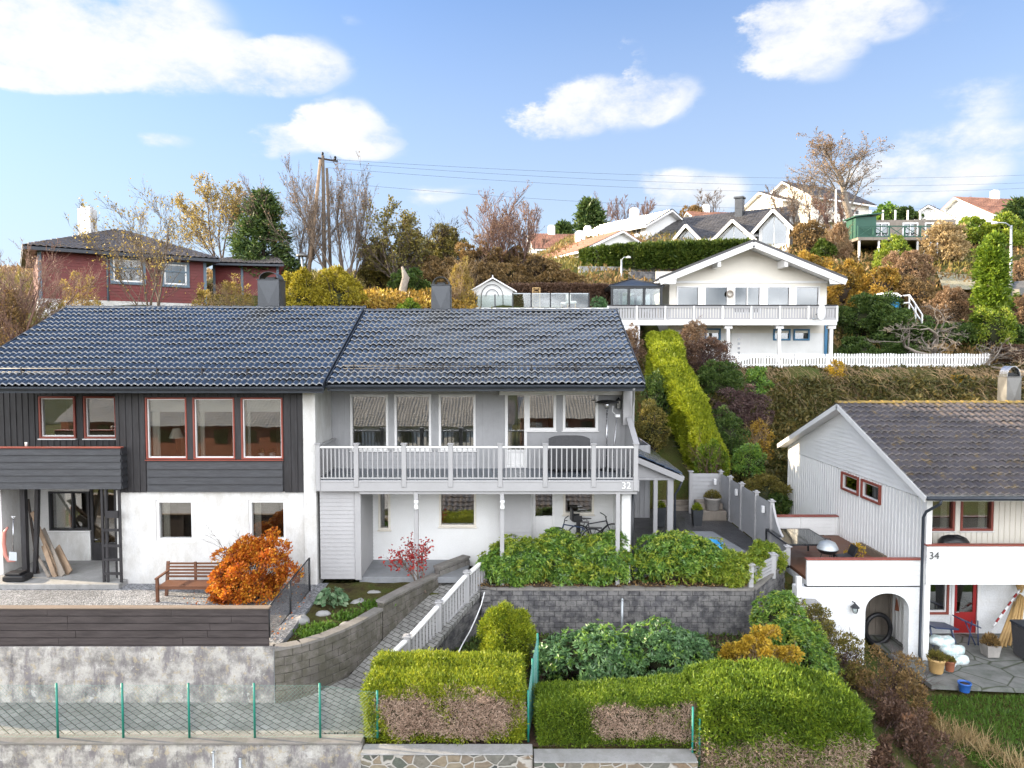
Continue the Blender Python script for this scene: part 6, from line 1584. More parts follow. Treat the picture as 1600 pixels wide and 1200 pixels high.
shrub('conifer_bush', 'round golden-yellow conifer bush behind the square hedge', 746, 835, 950, 17.3, LM['golden'], 30000, .095, .025, 'bush', base=B_, seed=21, clumps=46, csz=.34, upb=.6, zlow=.4, depth=1.4)
shrub('rhododendron', 'broad rhododendron bush below the block wall, left of its neighbour of the same kind', 845, 1000, 984, 16.9, LM['rhodo_dk'], 9500, .15, .045, 'rhododendron', base=B_, seed=22, clumps=52, csz=.26, rosette=9, group='rhododendrons below the block wall', depth=1.7)
shrub('rhododendron', 'dark spreading rhododendron bush below the block wall, beside the small yellow shrub', 960, 1118, 978, 17.2, LM['rhodo_dk'], 11000, .13, .038, 'rhododendron', base=B_, seed=23, clumps=60, csz=.24, rosette=9, group='rhododendrons below the block wall', depth=1.9)
shrub('autumn_shrub', 'sparse shrub with small yellow leaves behind the bright green hedge', 1122, 1246, 988, 16.6, LM['yellow'], 9000, .075, .05, 'shrub', M['twig_straw'], base=B_, seed=24, clumps=40, csz=.22, core=False, twigs=5, depth=1.4)
shrub('evergreen_shrub', 'tall leafy green shrub at the bend of the dark block wall', 1172, 1262, 928, 18.6, LM['rhodo'], 10500, .12, .035, 'shrub', base=-8.3, seed=25, clumps=56, csz=.24, rosette=7, depth=1.6)
shrub('evergreen_shrub', 'green shrub leaning down toward the bright green hedge beside the steps', 1215, 1305, 975, 17.8, LM['rhodo'], 9000, .11, .032, 'shrub', base=-8.6, seed=26, clumps=50, csz=.24, rosette=7, depth=1.5)
Bt = -6.74
for i, (p0_, p1_, tp, Yy, s, lm, lb) in enumerate([(760,852,846,20.5,31,'rhodo','rhododendron with light green leaves at the left end of the raised bed'),
    (835,920,836,20.6,32,'rhodo','rhododendron in the raised bed before the grey cupboard and white door'),
    (905,990,840,20.45,33,'rhodo','rhododendron in the raised bed in front of the bicycles'),
    (1000,1125,836,20.5,34,'rhodo_yl','large bright rhododendron in the raised bed before the dark patio'),
    (1108,1172,866,20.2,35,'rhodo_yl','small yellow-green rhododendron beside the low grey fence panel'),
    (1172,1215,850,21.3,36,'rhodo_yl','little yellow-green shrub behind the low grey fence panels')]):
    p0_ -= 8; p1_ += 8; tp += 1; w_ = p1_-p0_
    shrub('rhododendron', lb, p0_, p1_, tp, Yy, LM[lm] if i != 3 else LM['rhodo'], int(150*w_), .16, .044, 'rhododendron', M['bark'], base=Bt if i < 5 else -6.78, seed=s, clumps=int(w_*.5)+10, csz=.30, rosette=8, group='rhododendrons in the raised bed', depth=1.35 if i < 4 else .8, zlow=.1, core=False)
shrub('autumn_shrub', 'dense orange-leaved shrub beside the wooden bench', 312, 462, 832, 18.9, LM['orange'], 25000, .07, .05, 'shrub', M['bark_dark'], base=-6.76, seed=41, clumps=110, csz=.21, twigs=4, hollow=.3, core=False, depth=1.8, zlow=.0)
rs = np.random.RandomState(9)
bare_tree('japanese_maple', 'small maple with sparse red leaves beside the left porch post', 654, 847, 20.0, M['twig_grey'], 'tree', 56, 3, .035, [(6,.6,.7,4),(5,.5,.7,3)], LM['red'], 620, .085, 51, base=-6.75, spread=.35, rmin=.01, X=PX(654,880,20.0), trunk=.7)
# hosta
r = thing('hosta', 'pale variegated leafy plant at the foot of the party wall', 'plant', (PX(519,940,18.7), 18.7, -6.85))
n = 150; c = np.array([PX(519,930,18.7), 18.7, -6.8]); t = rs.uniform(0,6.28,n); q = rs.uniform(.05,1,n)**.6
P_ = c+np.stack([np.cos(t)*q*.36, np.sin(t)*q*.36, .08+.36*(1-q**2)+rs.uniform(-.05,.05,n)],1); D = np.stack([np.cos(t),np.sin(t),-.35*np.ones(n)],1)
V, Q = leaf_quads(P_, D, .17, .125, rs); np_obj('leaves', V, Q, LM['hosta'], r)
V, Q, _ = grow(rs, np.tile(c,(30,1))-[0,0,.05], P_[:30]-c, np.full(30,.4), np.full(30,.006), [], 0, .05, 4); np_obj('stems', V, Q, LM['hosta'], r)
# low plants in the bed
def scatter(name, label, cat, pts, leaf, ls, lw, upb=1.0, seed=3, kind=None, spread=.5, group=None):
    rs = np.random.RandomState(seed); pts = np.asarray(pts, float)
    D = rs.normal(size=pts.shape)*spread+np.array([0,0,upb]); V, Q = leaf_quads(pts, D, ls*rs.uniform(.5,1.4,len(pts)), lw, rs)
    o = np_obj(name, V, Q, leaf); return tag(o, label, cat, group, kind)
def clump_pts(rs, centers, n, r): 
    c = np.asarray(centers, float); k = rs.randint(0, len(c), n); p = c[k]+rs.normal(size=(n,3))*[r,r,.02]; return p
cs_ = [(-4.9,17.0,-6.84),(-4.55,17.2,-6.84),(-4.2,17.9,-6.82),(-4.75,16.7,-6.86),(-3.7,18.6,-6.8)]
scatter('ground_cover', 'low green weeds in the mossy bed above the curved wall', 'weeds', clump_pts(rs, cs_, 1600, .17), LM['grass'], .10, .05, .6, 5, 'stuff')
# stones in the bed
for i, (px, py, Y, s, lb) in enumerate([(470,958,17.6,.20,'round grey boulder at the left edge of the mossy bed'),(505,950,18.1,.14,'small grey stone under the pale leafy plant'),(560,932,18.9,.17,'flat grey stone in the middle of the bed'),(585,918,19.6,.16,'flat pale stone at the edge of the entrance slab'),(612,906,20.0,.13,'small pale stone near the red maple'),(540,972,17.3,.15,'low grey edging stone above the curved wall')]):
    p = P(px, py, Y); mb = MB(); k = 10; vs = []; fs = []; rn = random.Random(i)
    ph = rn.uniform(0,6)
    for a in range(6):
        la = -math.pi/2+math.pi*a/5
        for b in range(k):
            t = 2*math.pi*b/k; w_ = 1+.16*math.sin(2*t+ph)+.1*math.sin(3*t+a); vs.append((p.x+s*1.3*w_*math.cos(la)*math.cos(t), p.y+s*w_*math.cos(la)*math.sin(t), -6.86+s*.2+s*.6*w_*math.sin(la)))
    for a in range(5):
        for b in range(k): fs.append((a*k+b, a*k+(b+1)%k, (a+1)*k+(b+1)%k, (a+1)*k+b))
    mb.add(vs, fs, True); tag(mb.build('garden_stone', M['concrete']), lb, 'stone')
# lower right: brown shrubs, lawn, straw
def brown_bush(lb, px0, px1, top, Y, seed, leaf, wm_, n=3500, base=None, ls=.07, cat='shrub', tw=6, name='bare_shrub', lw=.035):
    return shrub(name, lb, px0, px1, top, Y, leaf, n, ls, lw, cat, wm_, base=base, seed=seed, clumps=44, csz=.24, core=False, twigs=tw, hollow=.3)
brown_bush('bare brown shrub below the arched white wall, left of the next one', 1268, 1362, 985, 18.2, 61, LM['olive'], M['twig_purple'], 4200, -8.9)
brown_bush('bare brown shrub growing before the left pillar of the arch', 1330, 1440, 1015, 17.6, 62, LM['brown'], M['twig_purple'], 4200, -9.1)
brown_bush('olive and brown shrub on the slope below the white steps', 1225, 1310, 940, 19.2, 63, LM['olive'], M['twig_purple'], 3000, -8.2, depth if False else .07)
brown_bush('reddish heather-like shrub right of the tall bright hedge', 1345, 1452, 1085, 16.0, 64, LM['redbrown'], M['twig_purple'], 7000, -9.5, .08)
brown_bush('reddish low shrub at the bottom edge beside the tall bright hedge', 1360, 1500, 1135, 14.9, 65, LM['redbrown'], M['twig_purple'], 7500, -9.9, .08)
brown_bush('reddish ground shrub against the right end of the tall bright hedge', 1325, 1420, 1150, 14.1, 66, LM['redbrown'], M['twig_purple'], 6500, -10.2, .08)
brown_bush('brown shrub between the lawn and the reddish low shrubs', 1400, 1462, 1060, 16.6, 67, LM['brown'], M['twig_purple'], 4000, -9.3, .07)
rs = np.random.RandomState(77)
def field(n, x0, x1, y0, y1, rs): x = rs.uniform(x0,x1,n); y = rs.uniform(y0,y1,n); return np.stack([x,y,gz(x,y)],1)
strip('lawn', [((9.3,18.6),(8.6,12.0),-9.18), ((13,18.6),(13,12),-9.16), ((24,18.4),(24,12),-9.14)], M['bed'])
p = np.stack([rs.uniform(10.2,22,60000), rs.uniform(12.5,18.35,60000), np.full(60000,-9.16)],1)
scatter('grass', 'green lawn in front of the flagstone patio', 'grass', p, LM['grass'], .11, .02, 1.2, 8, 'stuff')
cs_ = [(x, 16.9-.35*i+rs.uniform(-.3,.3), -9.15) for i, x in enumerate(np.linspace(9.9,12.4,12))]
scatter('dry_grass', 'tuft of long straw-coloured grass at the edge of the lawn', 'grass', clump_pts(rs, cs_, 2600, .22), LM['straw'], .42, .014, 1.0, 9, 'stuff', .7)
# leaf litter
rs = np.random.RandomState(5)
p = np.stack([rs.uniform(-1,6.8,2500), rs.uniform(19.95,21,2500), np.full(2500,-6.72)],1); scatter('leaf_litter', 'brown fallen leaves on the raised bed', 'leaves', p, LM['brown'], .07, .05, .1, 4, 'stuff', 1)
p = np.stack([rs.uniform(-9,-5.5,260), rs.uniform(16.2,19.5,260), np.full(260,-6.73)],1); scatter('leaf_litter', 'orange fallen leaves on the gravel yard', 'leaves', p, LM['orange'], .06, .045, .1, 4, 'stuff', 1)
p = np.stack([rs.uniform(-1.8,8,9000), rs.uniform(15.2,19.9,9000), np.full(9000,-8.06)],1); scatter('ground_cover', 'low dark foliage on the ground between the hedges and the block wall', 'ground cover', p, LM['green'], .12, .05, .8, 6, 'stuff', .6)

# ================================================================ side hedge, bank and slope right of house 32
st = []
for (xl_, xr2, top, Y, hb) in ((1008,1068,520,37.8,1.9),(1018,1080,548,35.8,1.9),(1038,1095,585,34,1.9),(1062,1115,622,32.5,2.0),(1078,1135,668,31.2,2.0),(1090,1152,712,30.2,1.8)):
    x0, x1 = PX(xl_,top+20,Y), PX(xr2,top+20,Y); zt = PZ(top,Y); st.append(((x0+x1)/2-.1, Y, (x1-x0)/2-.28, zt-hb-.4, zt))
hedge('hedge', 'tall lime-green hedge climbing the slope beside the outdoor stairs', st[::-1], LM['thuja_lit'], 2900, .14, .05, 71, rough=.26)
def bk(name, lb, px0, px1, top, Y, leaf, n, ls, seed, cat='shrub', wm_=None, core=True, tw=0, base=None, depth=None, clumps=44, csz=.28, rosette=0, hollow=.5, zlow=.15, lw=None, core_m='core'):
    return shrub(name, lb, px0, px1, top, Y, leaf, int(n*1.25), ls*.8, (lw or ls*.5)*.8, cat, wm_, depth, base, seed, int(clumps*1.5), csz*.78, rosette, None, .3, hollow, core, tw, zlow, True, core_m)
bk('evergreen_shrub','dark trimmed shrub between the house end wall and the lime hedge',987,1046,625,32.5,LM['olive'],5000,.12,81)
bk('evergreen_shrub','dark leafy shrub under the eave corner of house 32',1000,1048,582,34.0,LM['green'],4200,.15,82)
bk('bare_shrub','brown twiggy shrub right of the lit lime hedge',1065,1150,530,37.5,LM['redbrown'],5200,.14,83,'shrub',M['twig_purple'],False,6)
bk('bare_shrub','pinkish brown twiggy hedge top below the long white balcony',1055,1118,505,39.0,LM['pinkish'],4500,.14,84,'shrub',M['twig_pink'],False,6)
bk('bare_shrub','pinkish twigs left of the lime hedge behind the roof edge',968,1010,512,38.6,LM['pinkish'],2500,.14,85,'shrub',M['twig_pink'],False,6)
bk('ivy_mound','dark green ivy mound on the bank below the picket fence',1082,1165,568,36.0,LM['green'],8500,.16,86)
bk('evergreen_shrub','bright green leafy shrub at the left end of the bank',1158,1205,577,36.2,LM['rhodo'],3800,.16,87)
bk('bare_shrub','large purple-brown bare shrub in the middle of the bank',1108,1212,606,34.0,LM['purple'],9000,.13,88,'shrub',M['twig_purple'],False,7,None,2.6,60,.22)
bk('evergreen_shrub','loose grey-green shrub right of the lower lime hedge',1100,1168,640,32.3,LM['green'],5500,.14,89)
bk('evergreen_shrub','green shrub with pale leaf tips above the grey patio fence',1140,1195,690,31.2,LM['rhodo'],4200,.13,90)
bk('creeping_shrub','olive creeping shrub behind the grey patio fence',1155,1240,742,30.0,LM['olive'],6000,.13,91)
bk('autumn_shrub','small orange and brown shrub on the bank left of the roof corner',1158,1208,658,32.6,LM['russet'],1600,.14,92,'shrub',M['twig_straw'],False,5)
bk('fern_clump','low fern-like green clump in the shade by the white gable wall',1190,1232,772,29.6,LM['green'],2500,.18,93)
bk('evergreen_shrub','bare-stemmed conifer at the top of the grey back fence',1085,1140,690,30.0,LM['thuja'],6500,.15,94,'shrub',M['twig_pink'],False,3)
# bank creeper
rs = np.random.RandomState(31)
n = 62000; x = rs.uniform(8.5,31,n); y = 30.7+(38.6-30.7)*rs.uniform(0,1,n); z = gz(x,y)
lump = .35*np.abs(np.sin(x*1.3)*np.sin(y*1.7+x))+.3*np.abs(np.sin(x*2.7+y*2.1))+rs.uniform(0,.25,n)
lump = np.where(y > 37, lump*.25-.1, lump); p = np.stack([x,y-lump*.5,z+lump],1)
scatter('bank_creeper', 'brown and olive creeper covering the steep bank below the picket fence', 'creeper', p, LM['ivy'], .24, .09, .05, 7, 'stuff', .8)
n = 3000; x = rs.uniform(10.5,30,n); y = rs.uniform(36.2,38.3,n); z = gz(x,y)+.1
RMIN[0] = .01; D = np.stack([rs.normal(size=n)*.5, -1+rs.normal(size=n)*.3, rs.uniform(-.3,.25,n)],1)
V, Q, _ = grow(rs, np.stack([x,y,z],1), D, rs.uniform(.6,2.2,n), np.full(n,.014), [], -.22, .18, 3); np_obj('hanging_stems', V, Q, M['twig_straw']); tag(bpy.data.objects['hanging_stems'], 'tangled dead stems hanging over the bank below the picket fence', 'dead stems', None, 'stuff')
bk('autumn_shrub','sunlit golden shrub just under the picket fence, left of the brown roof ridge',1288,1326,566,37.4,LM['yellow'],900,.15,95,'shrub',M['twig_straw'],False,6,None,None,24,.25)
bk('autumn_shrub','sunlit straw-yellow shrub on the bank near the steel chimney',1478,1520,588,37.2,LM['yellow'],900,.15,96,'shrub',M['twig_straw'],False,6,None,None,24,.25)
# ================================================================ hillside
rs = np.random.RandomState(41)
n = 90000; y = 31+(rs.uniform(0,1,n)**.8)*60; x = rs.uniform(-.78,.78,n)*y
k = ~((y > 39.4) & (y < 53) & (x > -3.2) & (x < 19.5)) & ~((y < 45) & (y > 33) & (x < -14) & (x > -28)) & ~((y < 38.8) & (x > 8)) & ~((y < 34) & (x > 3))
x, y = x[k], y[k]; z = gz(x,y); h_ = rs.uniform(0,.35,len(x))
p = np.stack([x,y,z+h_],1); sel = (np.sin(x*.35+1)+np.sin(y*.31+x*.2)+rs.normal(size=len(x))*.6)
scatter('undergrowth', 'brown and olive undergrowth covering the hillside', 'undergrowth', p[sel < .2], LM['brown'], .40, .16, .8, 7, 'stuff', .6)
scatter('undergrowth', 'green and yellowish grass growing on the hillside', 'undergrowth', p[sel >= .2], LM['olive'], .40, .10, 1.0, 8, 'stuff', .5)
T = bare_tree
# left group round the red house
T('birch_tree','reddish bare birch at the left edge of the picture',28,385,29.5,M['twig_pink'],width=150,stems=8,r0=.2,spec=[(9,.55,.7,5),(8,.5,.7,4),(6,.45,.7,3)],leaf=LM['pinkish'],nleaf=700,ls=.08,seed=1,base=-1.5)
T('bare_tree','pale multi-stemmed tree with a few orange leaves before the red house windows',243,285,33,M['bark'],width=150,stems=5,r0=.14,spec=[(9,.55,.75,5),(7,.5,.7,4),(6,.45,.7,3)],leaf=LM['gold_far'],nleaf=1500,ls=.13,seed=2,base=.3)
bk('autumn_shrub','yellow-leaved shrub against the left part of the red wall',88,165,425,32.5,LM['gold_far'],1500,.14,101,'shrub',M['twig_straw'],False,6,0.4,None,30,.26)
bk('autumn_shrub','orange and yellow shrub under the right window of the red house',290,345,448,34.5,LM['gold_far'],1300,.14,102,'shrub',M['twig_straw'],False,6,0.8,None,30,.26)
bk('autumn_shrub','thin golden shrub in front of the low red annex',335,402,432,37,LM['gold_far'],1500,.14,1021,'shrub',M['twig_straw'],False,6,1.2,None,30,.26)
bk('wild_shrub','olive brown shrub at the left edge below the reddish birch',-30,50,462,28.5,LM['brown'],5200,.13,103,'shrub',M['twig_purple'],False,6,-2.5)
bk('wild_shrub','tangled brown shrub behind the left roof corner',40,125,470,29.5,LM['olive'],4200,.13,104,'shrub',M['twig_grey'],False,6,-2.5)
T('autumn_tree','feathery tree with golden leaves left of the dark conifer',352,282,50,M['twig_grey'],width=125,stems=5,r0=.16,spec=[(8,.55,.7,5),(8,.5,.7,4),(6,.45,.7,3)],leaf=LM['gold_far'],nleaf=7500,ls=.17,seed=3)
# conifers
def conifer(lb, px, top, Y, wpx, leaf, seed, n=11000, ls=.30, base=None, name='conifer_tree', lw=.09, shape=1.0):
    rs = np.random.RandomState(seed); x = PX(px,400,Y); z0 = float(gz(x,Y)) if base is None else base; H = PZ(top,Y)-z0; Rb = wpx/F*Y/2
    r = thing(name, lb, 'tree', (x,Y,z0))
    nb = int(130); hz_ = rs.uniform(.06,1,nb); a = rs.uniform(0,6.28,nb); rad = Rb*(1-hz_**1.3)**shape*rs.uniform(.75,1.12,nb)+.1
    S = np.stack([np.full(nb,x), np.full(nb,Y), z0+hz_*H],1); D = np.stack([np.cos(a), np.sin(a), .15+.3*hz_],1)
    k = rs.randint(0,nb,n); t = rs.uniform(.25,1,n)**.7
    P_ = S[k]+unit(D[k])*(rad[k]*t)[:,None]+rs.normal(size=(n,3))*[.16*Rb**.5,.16*Rb**.5,.13*Rb**.5]
    DD = D[k]+rs.normal(size=(n,3))*.6+np.array([0,0,.1]); V, Q = leaf_quads(P_, DD, ls*rs.uniform(.6,1.3,n), lw, rs); np_obj('crown', V, Q, leaf, r)
    mb = MB(); mb.tube([(x,Y,z0-.2),(x,Y,z0+H*.5),(x,Y,z0+H*.97)], [.16,.10,.02], 8); mb.build('trunk', M['bark_dark'], r)
    RMIN[0] = .01; V, Q, _ = grow(rs, S, D, rad*.9, np.full(nb,.03), [], .02, .06, 3); np_obj('branches', V, Q, M['bark_dark'], r)
    return r
conifer('bushy dark green conifer left of the utility poles', 412, 308, 45, 105, LM['conifer'], 5, 15000, .34, shape=.7)
conifer('dense green columnar thuja on the right of the hill', 1550, 372, 42, 50, LM['thuja'], 6, 16000, .26, shape=.5, name='thuja_tree', base=.6)
conifer('tall pine behind the long white house', 921, 316, 98, 44, LM['conifer'], 7, 4500, .7, shape=.5, lw=.22)
conifer('small dark spruce at the left foot of the long white house', 880, 352, 96, 34, LM['conifer'], 8, 2500, .7, shape=.8, lw=.22)
conifer('dark evergreen at the far right edge below the terracotta roof', 1592, 318, 74, 60, LM['conifer'], 9, 7000, .5, shape=.5, lw=.16)
T('bare_tree','big bare tree left of the utility poles',466,268,46,M['twig_grey'],width=140,stems=6,r0=.28,spec=[(9,.6,.55,5),(8,.5,.6,4),(6,.45,.6,3)],leaf=LM['pinkish'],nleaf=900,ls=.14,seed=11,spread=.35)
T('bare_tree','big bare tree right of the utility poles with thin rusty leaves',540,246,44,M['twig_grey'],width=130,stems=7,r0=.30,spec=[(10,.6,.55,5),(8,.5,.6,4),(7,.45,.6,3)],leaf=LM['pinkish'],nleaf=1500,ls=.14,seed=12,spread=.3)
bk('conifer_bush','broad golden-yellow evergreen bush behind the left ridge',428,508,419,37.5,LM['gold_conifer'],11000,.17,111,'bush',None,True,0,.7)
bk('conifer_bush','right half of the golden evergreen pair behind the left ridge',482,572,424,38,LM['gold_conifer'],12500,.17,112,'bush',None,True,0,.7)
T('autumn_tree','brownish-green small tree right of the big bare trees',618,325,45,M['twig_grey'],width=95,stems=6,r0=.2,spec=[(8,.55,.7,5),(8,.5,.7,4),(6,.45,.7,3)],leaf=LM['olive'],nleaf=7500,ls=.19,seed=13)
wd = [(585,372,47,'olive',70),(655,395,48,'brown',80),(700,352,52,'olive',95),(745,375,49,'brown',90),(800,385,51,'brown',100),(842,400,50,'brown',80),(690,405,44.5,'brown',85),(770,412,45,'brown',95),(880,425,50,'brown',70),(640,420,42.5,'green',70)]
wl_ = ['olive thicket shrub just right of the big bare trees','brown thicket shrub behind the white stump','tall dark olive thicket tree near the middle of the wood','brown thicket shrub below the tall bare saplings','brown thicket shrub left of the red-roofed houses','brown thicket shrub in front of the pinkish red roof','low brown thicket shrub behind the ochre bush','low brown thicket shrub behind the white shed','small brown thicket shrub below the red-roofed white house','dark green shrub low between the golden bushes and the stump']
for i, ((px,top,Y,lm,w_), lb) in enumerate(zip(wd, wl_)):
    bk('thicket_shrub', lb, px-w_/2, px+w_/2, top, Y, LM[lm], 8500, .22, 120+i, 'thicket', M['bark_dark'], False, 5, None, None, 70, .2, 0, .25)
T('bare_tree','tall bare saplings with pale twigs above the middle of the wood',770,292,50,M['twig_pink'],width=80,stems=6,r0=.06,spec=[(8,.5,.4,5),(7,.5,.5,4),(5,.45,.5,3)],leaf=LM['pinkish'],nleaf=1000,ls=.15,seed=14,spread=.14,up=.15)
T('bare_tree','bare saplings just right of the tallest ones, leaning outward',828,310,51,M['twig_pink'],width=75,stems=5,r0=.06,spec=[(8,.5,.4,5),(7,.5,.5,4),(5,.45,.5,3)],leaf=LM['pinkish'],nleaf=800,ls=.15,seed=15,spread=.2,up=.15)
T('bare_tree','dark bare tree standing above the left part of the wood',700,345,53,M['bark_dark'],width=80,stems=4,r0=.16,seed=16)
bk('autumn_shrub','ochre sapling left of the white shed',698,742,408,39.5,LM['gold_far'],2300,.16,141,'shrub',M['twig_straw'],False,5,1.6,None,30,.26)
bk('clipped_shrub','small bright green bush peeping over the middle of the ridge',612,664,470,36.5,LM['thuja'],3000,.14,142,'bush',None,True,0,.9)
bk('clipped_shrub','rounded rusty beech bush behind the centre chimney',668,712,450,39,LM['pinkish'],3800,.15,143,'bush',M['twig_pink'],True,0,1.2,None,40,.28,0,.5,.15,None,'core_br')
# orange brush between
x = rs.uniform(-9,-2,9000); y = rs.uniform(37.5,42,9000); scatter('undergrowth','low orange and yellow brush in the sun behind the roof ridge','undergrowth',np.stack([x,y,gz(x,y)+rs.uniform(0,.9,9000)],1),LM['russet'],.20,.10,.6,9,'stuff',.7)
# stump
mb = MB(); p = P(631,452,41); mb.tube([(p.x,41,1.9),(p.x-.05,41,p.z),(p.x+.1,41,p.z+.7),(p.x-.1,41.1,p.z+1.3)],[.28,.24,.2,.06],9); mb.tube([(p.x,41,p.z),(p.x+.3,41,p.z+.7)],[.16,.05],7); tag(mb.build('tree_stump', M['bark_pale']), 'white weathered tree stump in front of the dark thicket', 'stump')
# russet hedge on the terrace, behind the glass railing
hedge('hedge','reddish brown clipped hedge behind the glass railing',[(PX(795,460,44),44,.7,1.5,PZ(447,44)),(PX(870,460,44),44,.7,1.5,PZ(445.5,44)),(PX(962,460,44.3),44.3,.7,1.5,PZ(447,44))],LM['redbrown'],900,.18,.06,151,core='core_br')
hedge('hedge','long dark green clipped hedge in front of the black-roofed house',[(PX(919,400,63),63,.9,PZ(416,60)-.3,PZ(393,63)),(PX(940,400,61),61,1,PZ(416,60)-.3,PZ(388,61)),(PX(990,400,60),60,1,PZ(416,60)-.3,PZ(384,60)),(PX(1080,400,60),60,1,PZ(414,60)-.3,PZ(380,60)),(PX(1165,400,60),60,1,PZ(414,60)-.3,PZ(378,60))],LM['thuja_dk'],420,.32,.12,152,rough=.25)
bk('clipped_shrub','small grey-green shrub right of the glass railing',922,950,464,41.5,LM['rhodo_dk'],1500,.15,153,'shrub',None,True,0,1.9)
# right hill
T('birch_tree','tall spreading birch with rusty twigs high on the right',1330,206,76,M['bark_pale'],width=108,stems=1,r0=.5,spec=[(20,.55,.9,6),(10,.5,.8,5),(9,.45,.8,3)],leaf=LM['pinkish'],nleaf=3000,ls=.22,seed=21,trunk=.8,rmin=.008,up=-.05,wob=.10)
T('birch_tree','slim bare birch left of the tall spreading one',1262,262,74,M['bark_pale'],width=70,stems=2,r0=.2,spec=[(12,.5,.6,5),(8,.5,.6,4),(6,.4,.6,3)],leaf=LM['pinkish'],nleaf=600,ls=.22,seed=22,trunk=.8)
T('birch_tree','bare birch in front of the left beige gable',1238,280,70,M['twig_grey'],width=56,stems=3,r0=.2,spec=[(10,.5,.6,5),(8,.5,.6,4),(6,.4,.6,3)],seed=23,leaf=LM['pinkish'],nleaf=300,ls=.2)
T('birch_tree','bare birch between the slim one and the lamp pole',1298,300,72,M['twig_pink'],width=56,stems=3,r0=.2,spec=[(10,.5,.6,5),(8,.5,.6,4),(6,.4,.6,3)],seed=24,leaf=LM['pinkish'],nleaf=400,ls=.2)
for i, (px,top,w_,lb) in enumerate([(948,300,34,'bare tree behind the pine, first to the right of it'),(972,308,34,'bare tree above the roof of the long white house'),(1005,312,30,'small round bare tree over the white chimney of the long house'),(1118,300,40,'bare tree with thin branches behind the black roof'),(1190,312,30,'pinkish bare tree behind the tall glazed wing'),(1460,322,30,'bare purple tree between the cabin and terracotta roof'),(1508,308,24,'faint bare tree left of the terracotta roof')]):
    T('bare_tree', lb, px, top, 104, M['twig_pink'] if i != 3 else M['twig_grey'], width=w_, stems=3, r0=.2, spec=[(9,.55,.6,5),(8,.5,.6,4),(5,.45,.6,3)], seed=30+i, rmin=.006)
bk('autumn_tree','round orange-brown tree behind the black roof',1062,1108,320,102,LM['brown'],2500,.5,161,'tree',M['twig_straw'],False,4)
hs = [('evergreen_shrub','bright green bushes beside the beige gabled house',1362,1400,318,80,'rhodo',3500,.40,True),('evergreen_shrub','darker green bushes right of the beige gabled house',1395,1442,324,80,'green',3500,.40,True),
 ('evergreen_shrub','dark clipped shrub left of the stilted deck',1268,1306,376,62,'thuja_dk',2600,.28,True),
 ('rhododendron','yellow-green mound just below the stilted deck',1366,1425,372,56,'rhodo_yl',5500,.24,True),
 ('autumn_shrub','pinkish orange mound below the yellow-green one',1372,1455,388,52,'pinkish',7500,.22,True),
 ('bare_shrub','large fan of straw-coloured twigs right of the cabin',1440,1512,350,60,'straw',3200,.35,False),
 ('evergreen_shrub','big yellow-green shrub left of the terracotta house',1488,1548,340,68,'rhodo_yl',6000,.34,True),
 ('evergreen_shrub','yellow-green shrub below the terracotta roof, right of another like it',1540,1600,338,66,'rhodo_yl',6000,.34,True),
 ('autumn_shrub','golden-orange shrub mass behind the white gable roof',1228,1300,392,52,'russet',9000,.20,True),
 ('autumn_shrub','orange shrub mass to the right of the gable roof tip',1285,1352,405,50,'russet',9500,.19,True),
 ('autumn_shrub','yellow and orange shrub above the blue container',1335,1412,418,49,'russet',9500,.19,True),
 ('autumn_shrub','olive yellow shrub right of the blue container',1400,1462,432,48,'brown',6500,.18,True),
 ('evergreen_shrub','huge dark green shrub right of the white balcony',1308,1420,462,44.5,'green',17000,.20,True),
 ('evergreen_shrub','dark green shrub behind the middle of the picket fence',1370,1460,490,42,'green',12000,.19,True),
 ('evergreen_shrub','low dark shrub behind the picket fence next to the white posts',1308,1372,528,40.5,'green',6500,.17,True),
 ('evergreen_shrub','low rounded shrub behind the middle of the picket fence',1376,1440,535,40,'green',5500,.17,True),
 ('clipped_shrub','rounded pinkish beech bush left of the columnar thuja',1454,1522,446,45,'pinkish',7500,.17,True),
 ('clipped_shrub','rounded pinkish beech bush at the right edge',1572,1625,462,44,'pinkish',6000,.17,True),
 ('autumn_shrub','low orange bush under the white stair railing',1432,1478,476,43.5,'pinkish',2500,.16,True),
 ('evergreen_shrub','yellow-green leaves at the foot of the columnar thuja',1520,1588,470,41.5,'rhodo_yl',3800,.16,True),
 ('evergreen_shrub','dark green shrub behind the gnarled bare tree',1440,1540,505,42.5,'green',9000,.19,True),
 ('evergreen_shrub','dark green shrub at the right edge behind the fence end',1530,1620,508,42.5,'green',8000,.19,True),
 ('autumn_shrub','reddish shrub at the right edge beyond the picket fence',1548,1625,540,39.5,'redbrown',5500,.16,False),
 ('autumn_shrub','rusty shrub below the street lamp at the right edge',1572,1625,408,52,'pinkish',4000,.2,True),
 ('bare_shrub','thin brown shrub left of the white pole on the hill',1232,1300,345,66,'brown',3500,.26,False),
 ('bare_shrub','orange-brown bare shrub at the foot of the white pole',1290,1330,350,62,'pinkish',2200,.26,False)]
for i, (nm, lb, a, b, top, Y, lm, n, ls, cr) in enumerate(hs):
    bk(nm, lb, a, b, top, Y, LM[lm], n, ls, 170+i, 'shrub', M['twig_straw'] if lm in ('straw','pinkish','russet') else M['bark_dark'], cr, 0 if cr else 6, None, None, 50, .27, core_m='core' if lm in ('green','rhodo','rhodo_yl','thuja_dk') else 'core_br')
T('gnarled_tree','gnarled bare fruit tree behind the right half of the picket fence',1498,480,39.6,M['bark_pale'],width=230,stems=5,r0=.2,spec=[(8,.6,.9,6),(7,.5,.9,5),(5,.4,.9,3)],seed=44,spread=1.1,up=.0,wob=.32,base=-1.1,rmin=.010)
